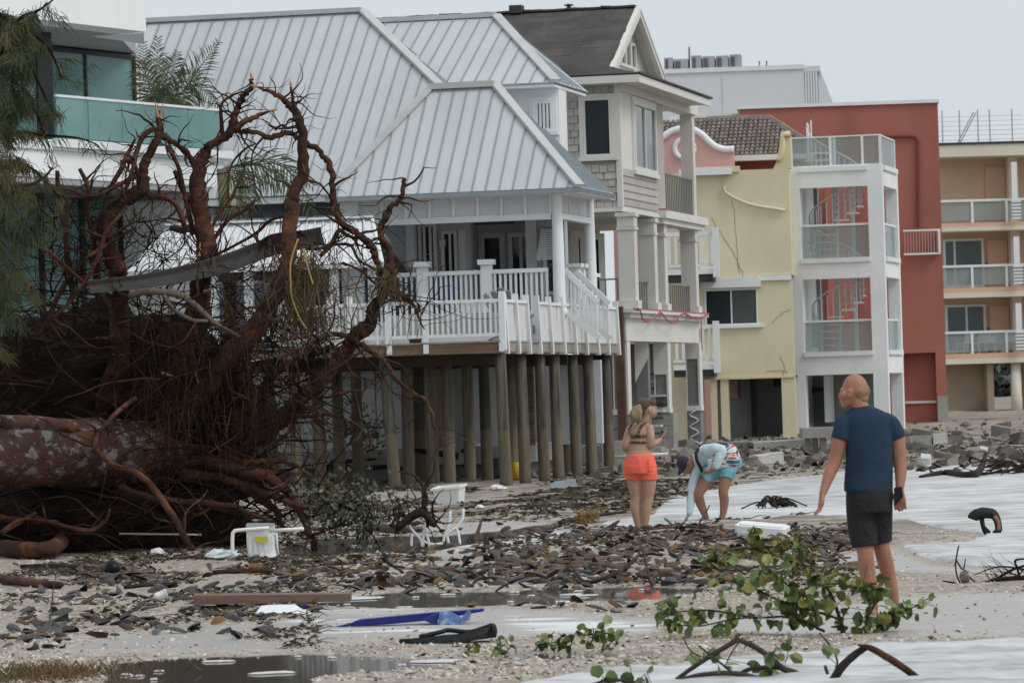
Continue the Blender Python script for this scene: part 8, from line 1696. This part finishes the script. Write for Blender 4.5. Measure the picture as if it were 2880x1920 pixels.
m = MB(); limb(m, [J(2052, 1288), J(2015, 1279), J(1985, 1281), J(1966, 1292)], [.14, .148, .145, .105]); limb(m, [J(1966, 1298, .05), J(1954, 1340, .0), J(1945, 1390, -.05), J(1940, 1440, -.08)], [.085, .064, .056, .046]); limb(m, [J(1988, 1270, -.1), J(2012, 1262, -.18), J(2030, 1268, -.2), J(2022, 1290, -.23), J(2014, 1310, -.24)], [.08, .068, .062, .056, .048])
fuse(m, 'shirt', M_PALE, ben, .009, 5, .025, 8)
m = MB(); limb(m, [J(2056, 1300), J(2040, 1310)], [.14, .14]); m.tube([J(2030, 1312, .05), J(2000, 1330, .0), J(1978, 1346, -.02)], [.13, .12, .105], 16); m.tube([J(2048, 1310, -.05), J(2044, 1330, -.08), J(2040, 1346, -.1)], [.125, .115, .10], 16); fuse(m, 'shorts', M_AQUA, ben, .009, 4, .025, 8)
m = MB(); m.ell(J(1923, 1302), (.092, .09, .098), 18, 12, Matrix.Rotation(R(-30), 3, 'Y')); fuse_src = m
m2 = MB(); v_cut = J(1934, 1312); 
m.ell(J(1913, 1324), (.03, .08, .055), 14, 8, Matrix.Rotation(R(20), 3, 'Y')); fuse(m, 'cap', M_CAP, ben, .008, 3)
MB().tube(spline([J(1966, 1262, -.02), J(1958, 1272, -.12), J(1960, 1292, -.17), J(1968, 1310, -.17), J(1976, 1326, -.13)], 5), .022, 6).build('strap', M_STRAP, ben, True); MB().tube(spline([J(1966, 1258, .0), J(1985, 1253, .0), J(2010, 1252, .0)], 4), .03, 6).build('bag', M_STRAP, ben, True)
def stripe_mat():
    m, n, l, b = _nt('striped_towel'); g = n.new('ShaderNodeNewGeometry'); mp = n.new('ShaderNodeMapping'); mp.inputs['Rotation'].default_value = (0, R(25), 0); mp.inputs['Scale'].default_value = (2.5, 3, 9); l.new(g.outputs['Position'], mp.inputs[0]); t = n.new('ShaderNodeTexNoise'); t.inputs['Scale'].default_value = 1.3; t.inputs['Detail'].default_value = 1; l.new(mp.outputs[0], t.inputs['Vector'])
    r = n.new('ShaderNodeValToRGB'); r.color_ramp.interpolation = 'CONSTANT'; e = r.color_ramp.elements
    while len(e) < 6: e.new(.5)
    for q, (p, c) in zip(e, ((0, (.02, .16, .26)), (.4, (.62, .62, .64)), (.47, (.55, .09, .07)), (.52, (.05, .06, .12)), (.55, (.66, .66, .68)), (.63, (.04, .24, .33)))): q.position = p; q.color = rgba(c)
    l.new(t.outputs['Fac'], r.inputs[0]); l.new(r.outputs[0], b.inputs['Base Color']); b.inputs['Roughness'].default_value = .9; return m
M_TOWEL = stripe_mat(); m = MB(); m.ell(J(2056, 1280, -.12), (.095, .1, .15), 16, 10); m.ell(J(2063, 1294, -.1), (.07, .12, .10), 14, 9); m.ell(J(2005, 1296, -.17), (.085, .04, .07), 14, 9, Matrix.Rotation(R(-25), 3, 'Y')); m.ell(J(1995, 1312, -.17), (.035, .035, .09), 12, 8, Matrix.Rotation(R(25), 3, 'Y')); m.ell(J(2030, 1302, -.15), (.12, .05, .06), 12, 8); fuse(m, 'towel', M_TOWEL, ben, .009, 3, .06, 10)
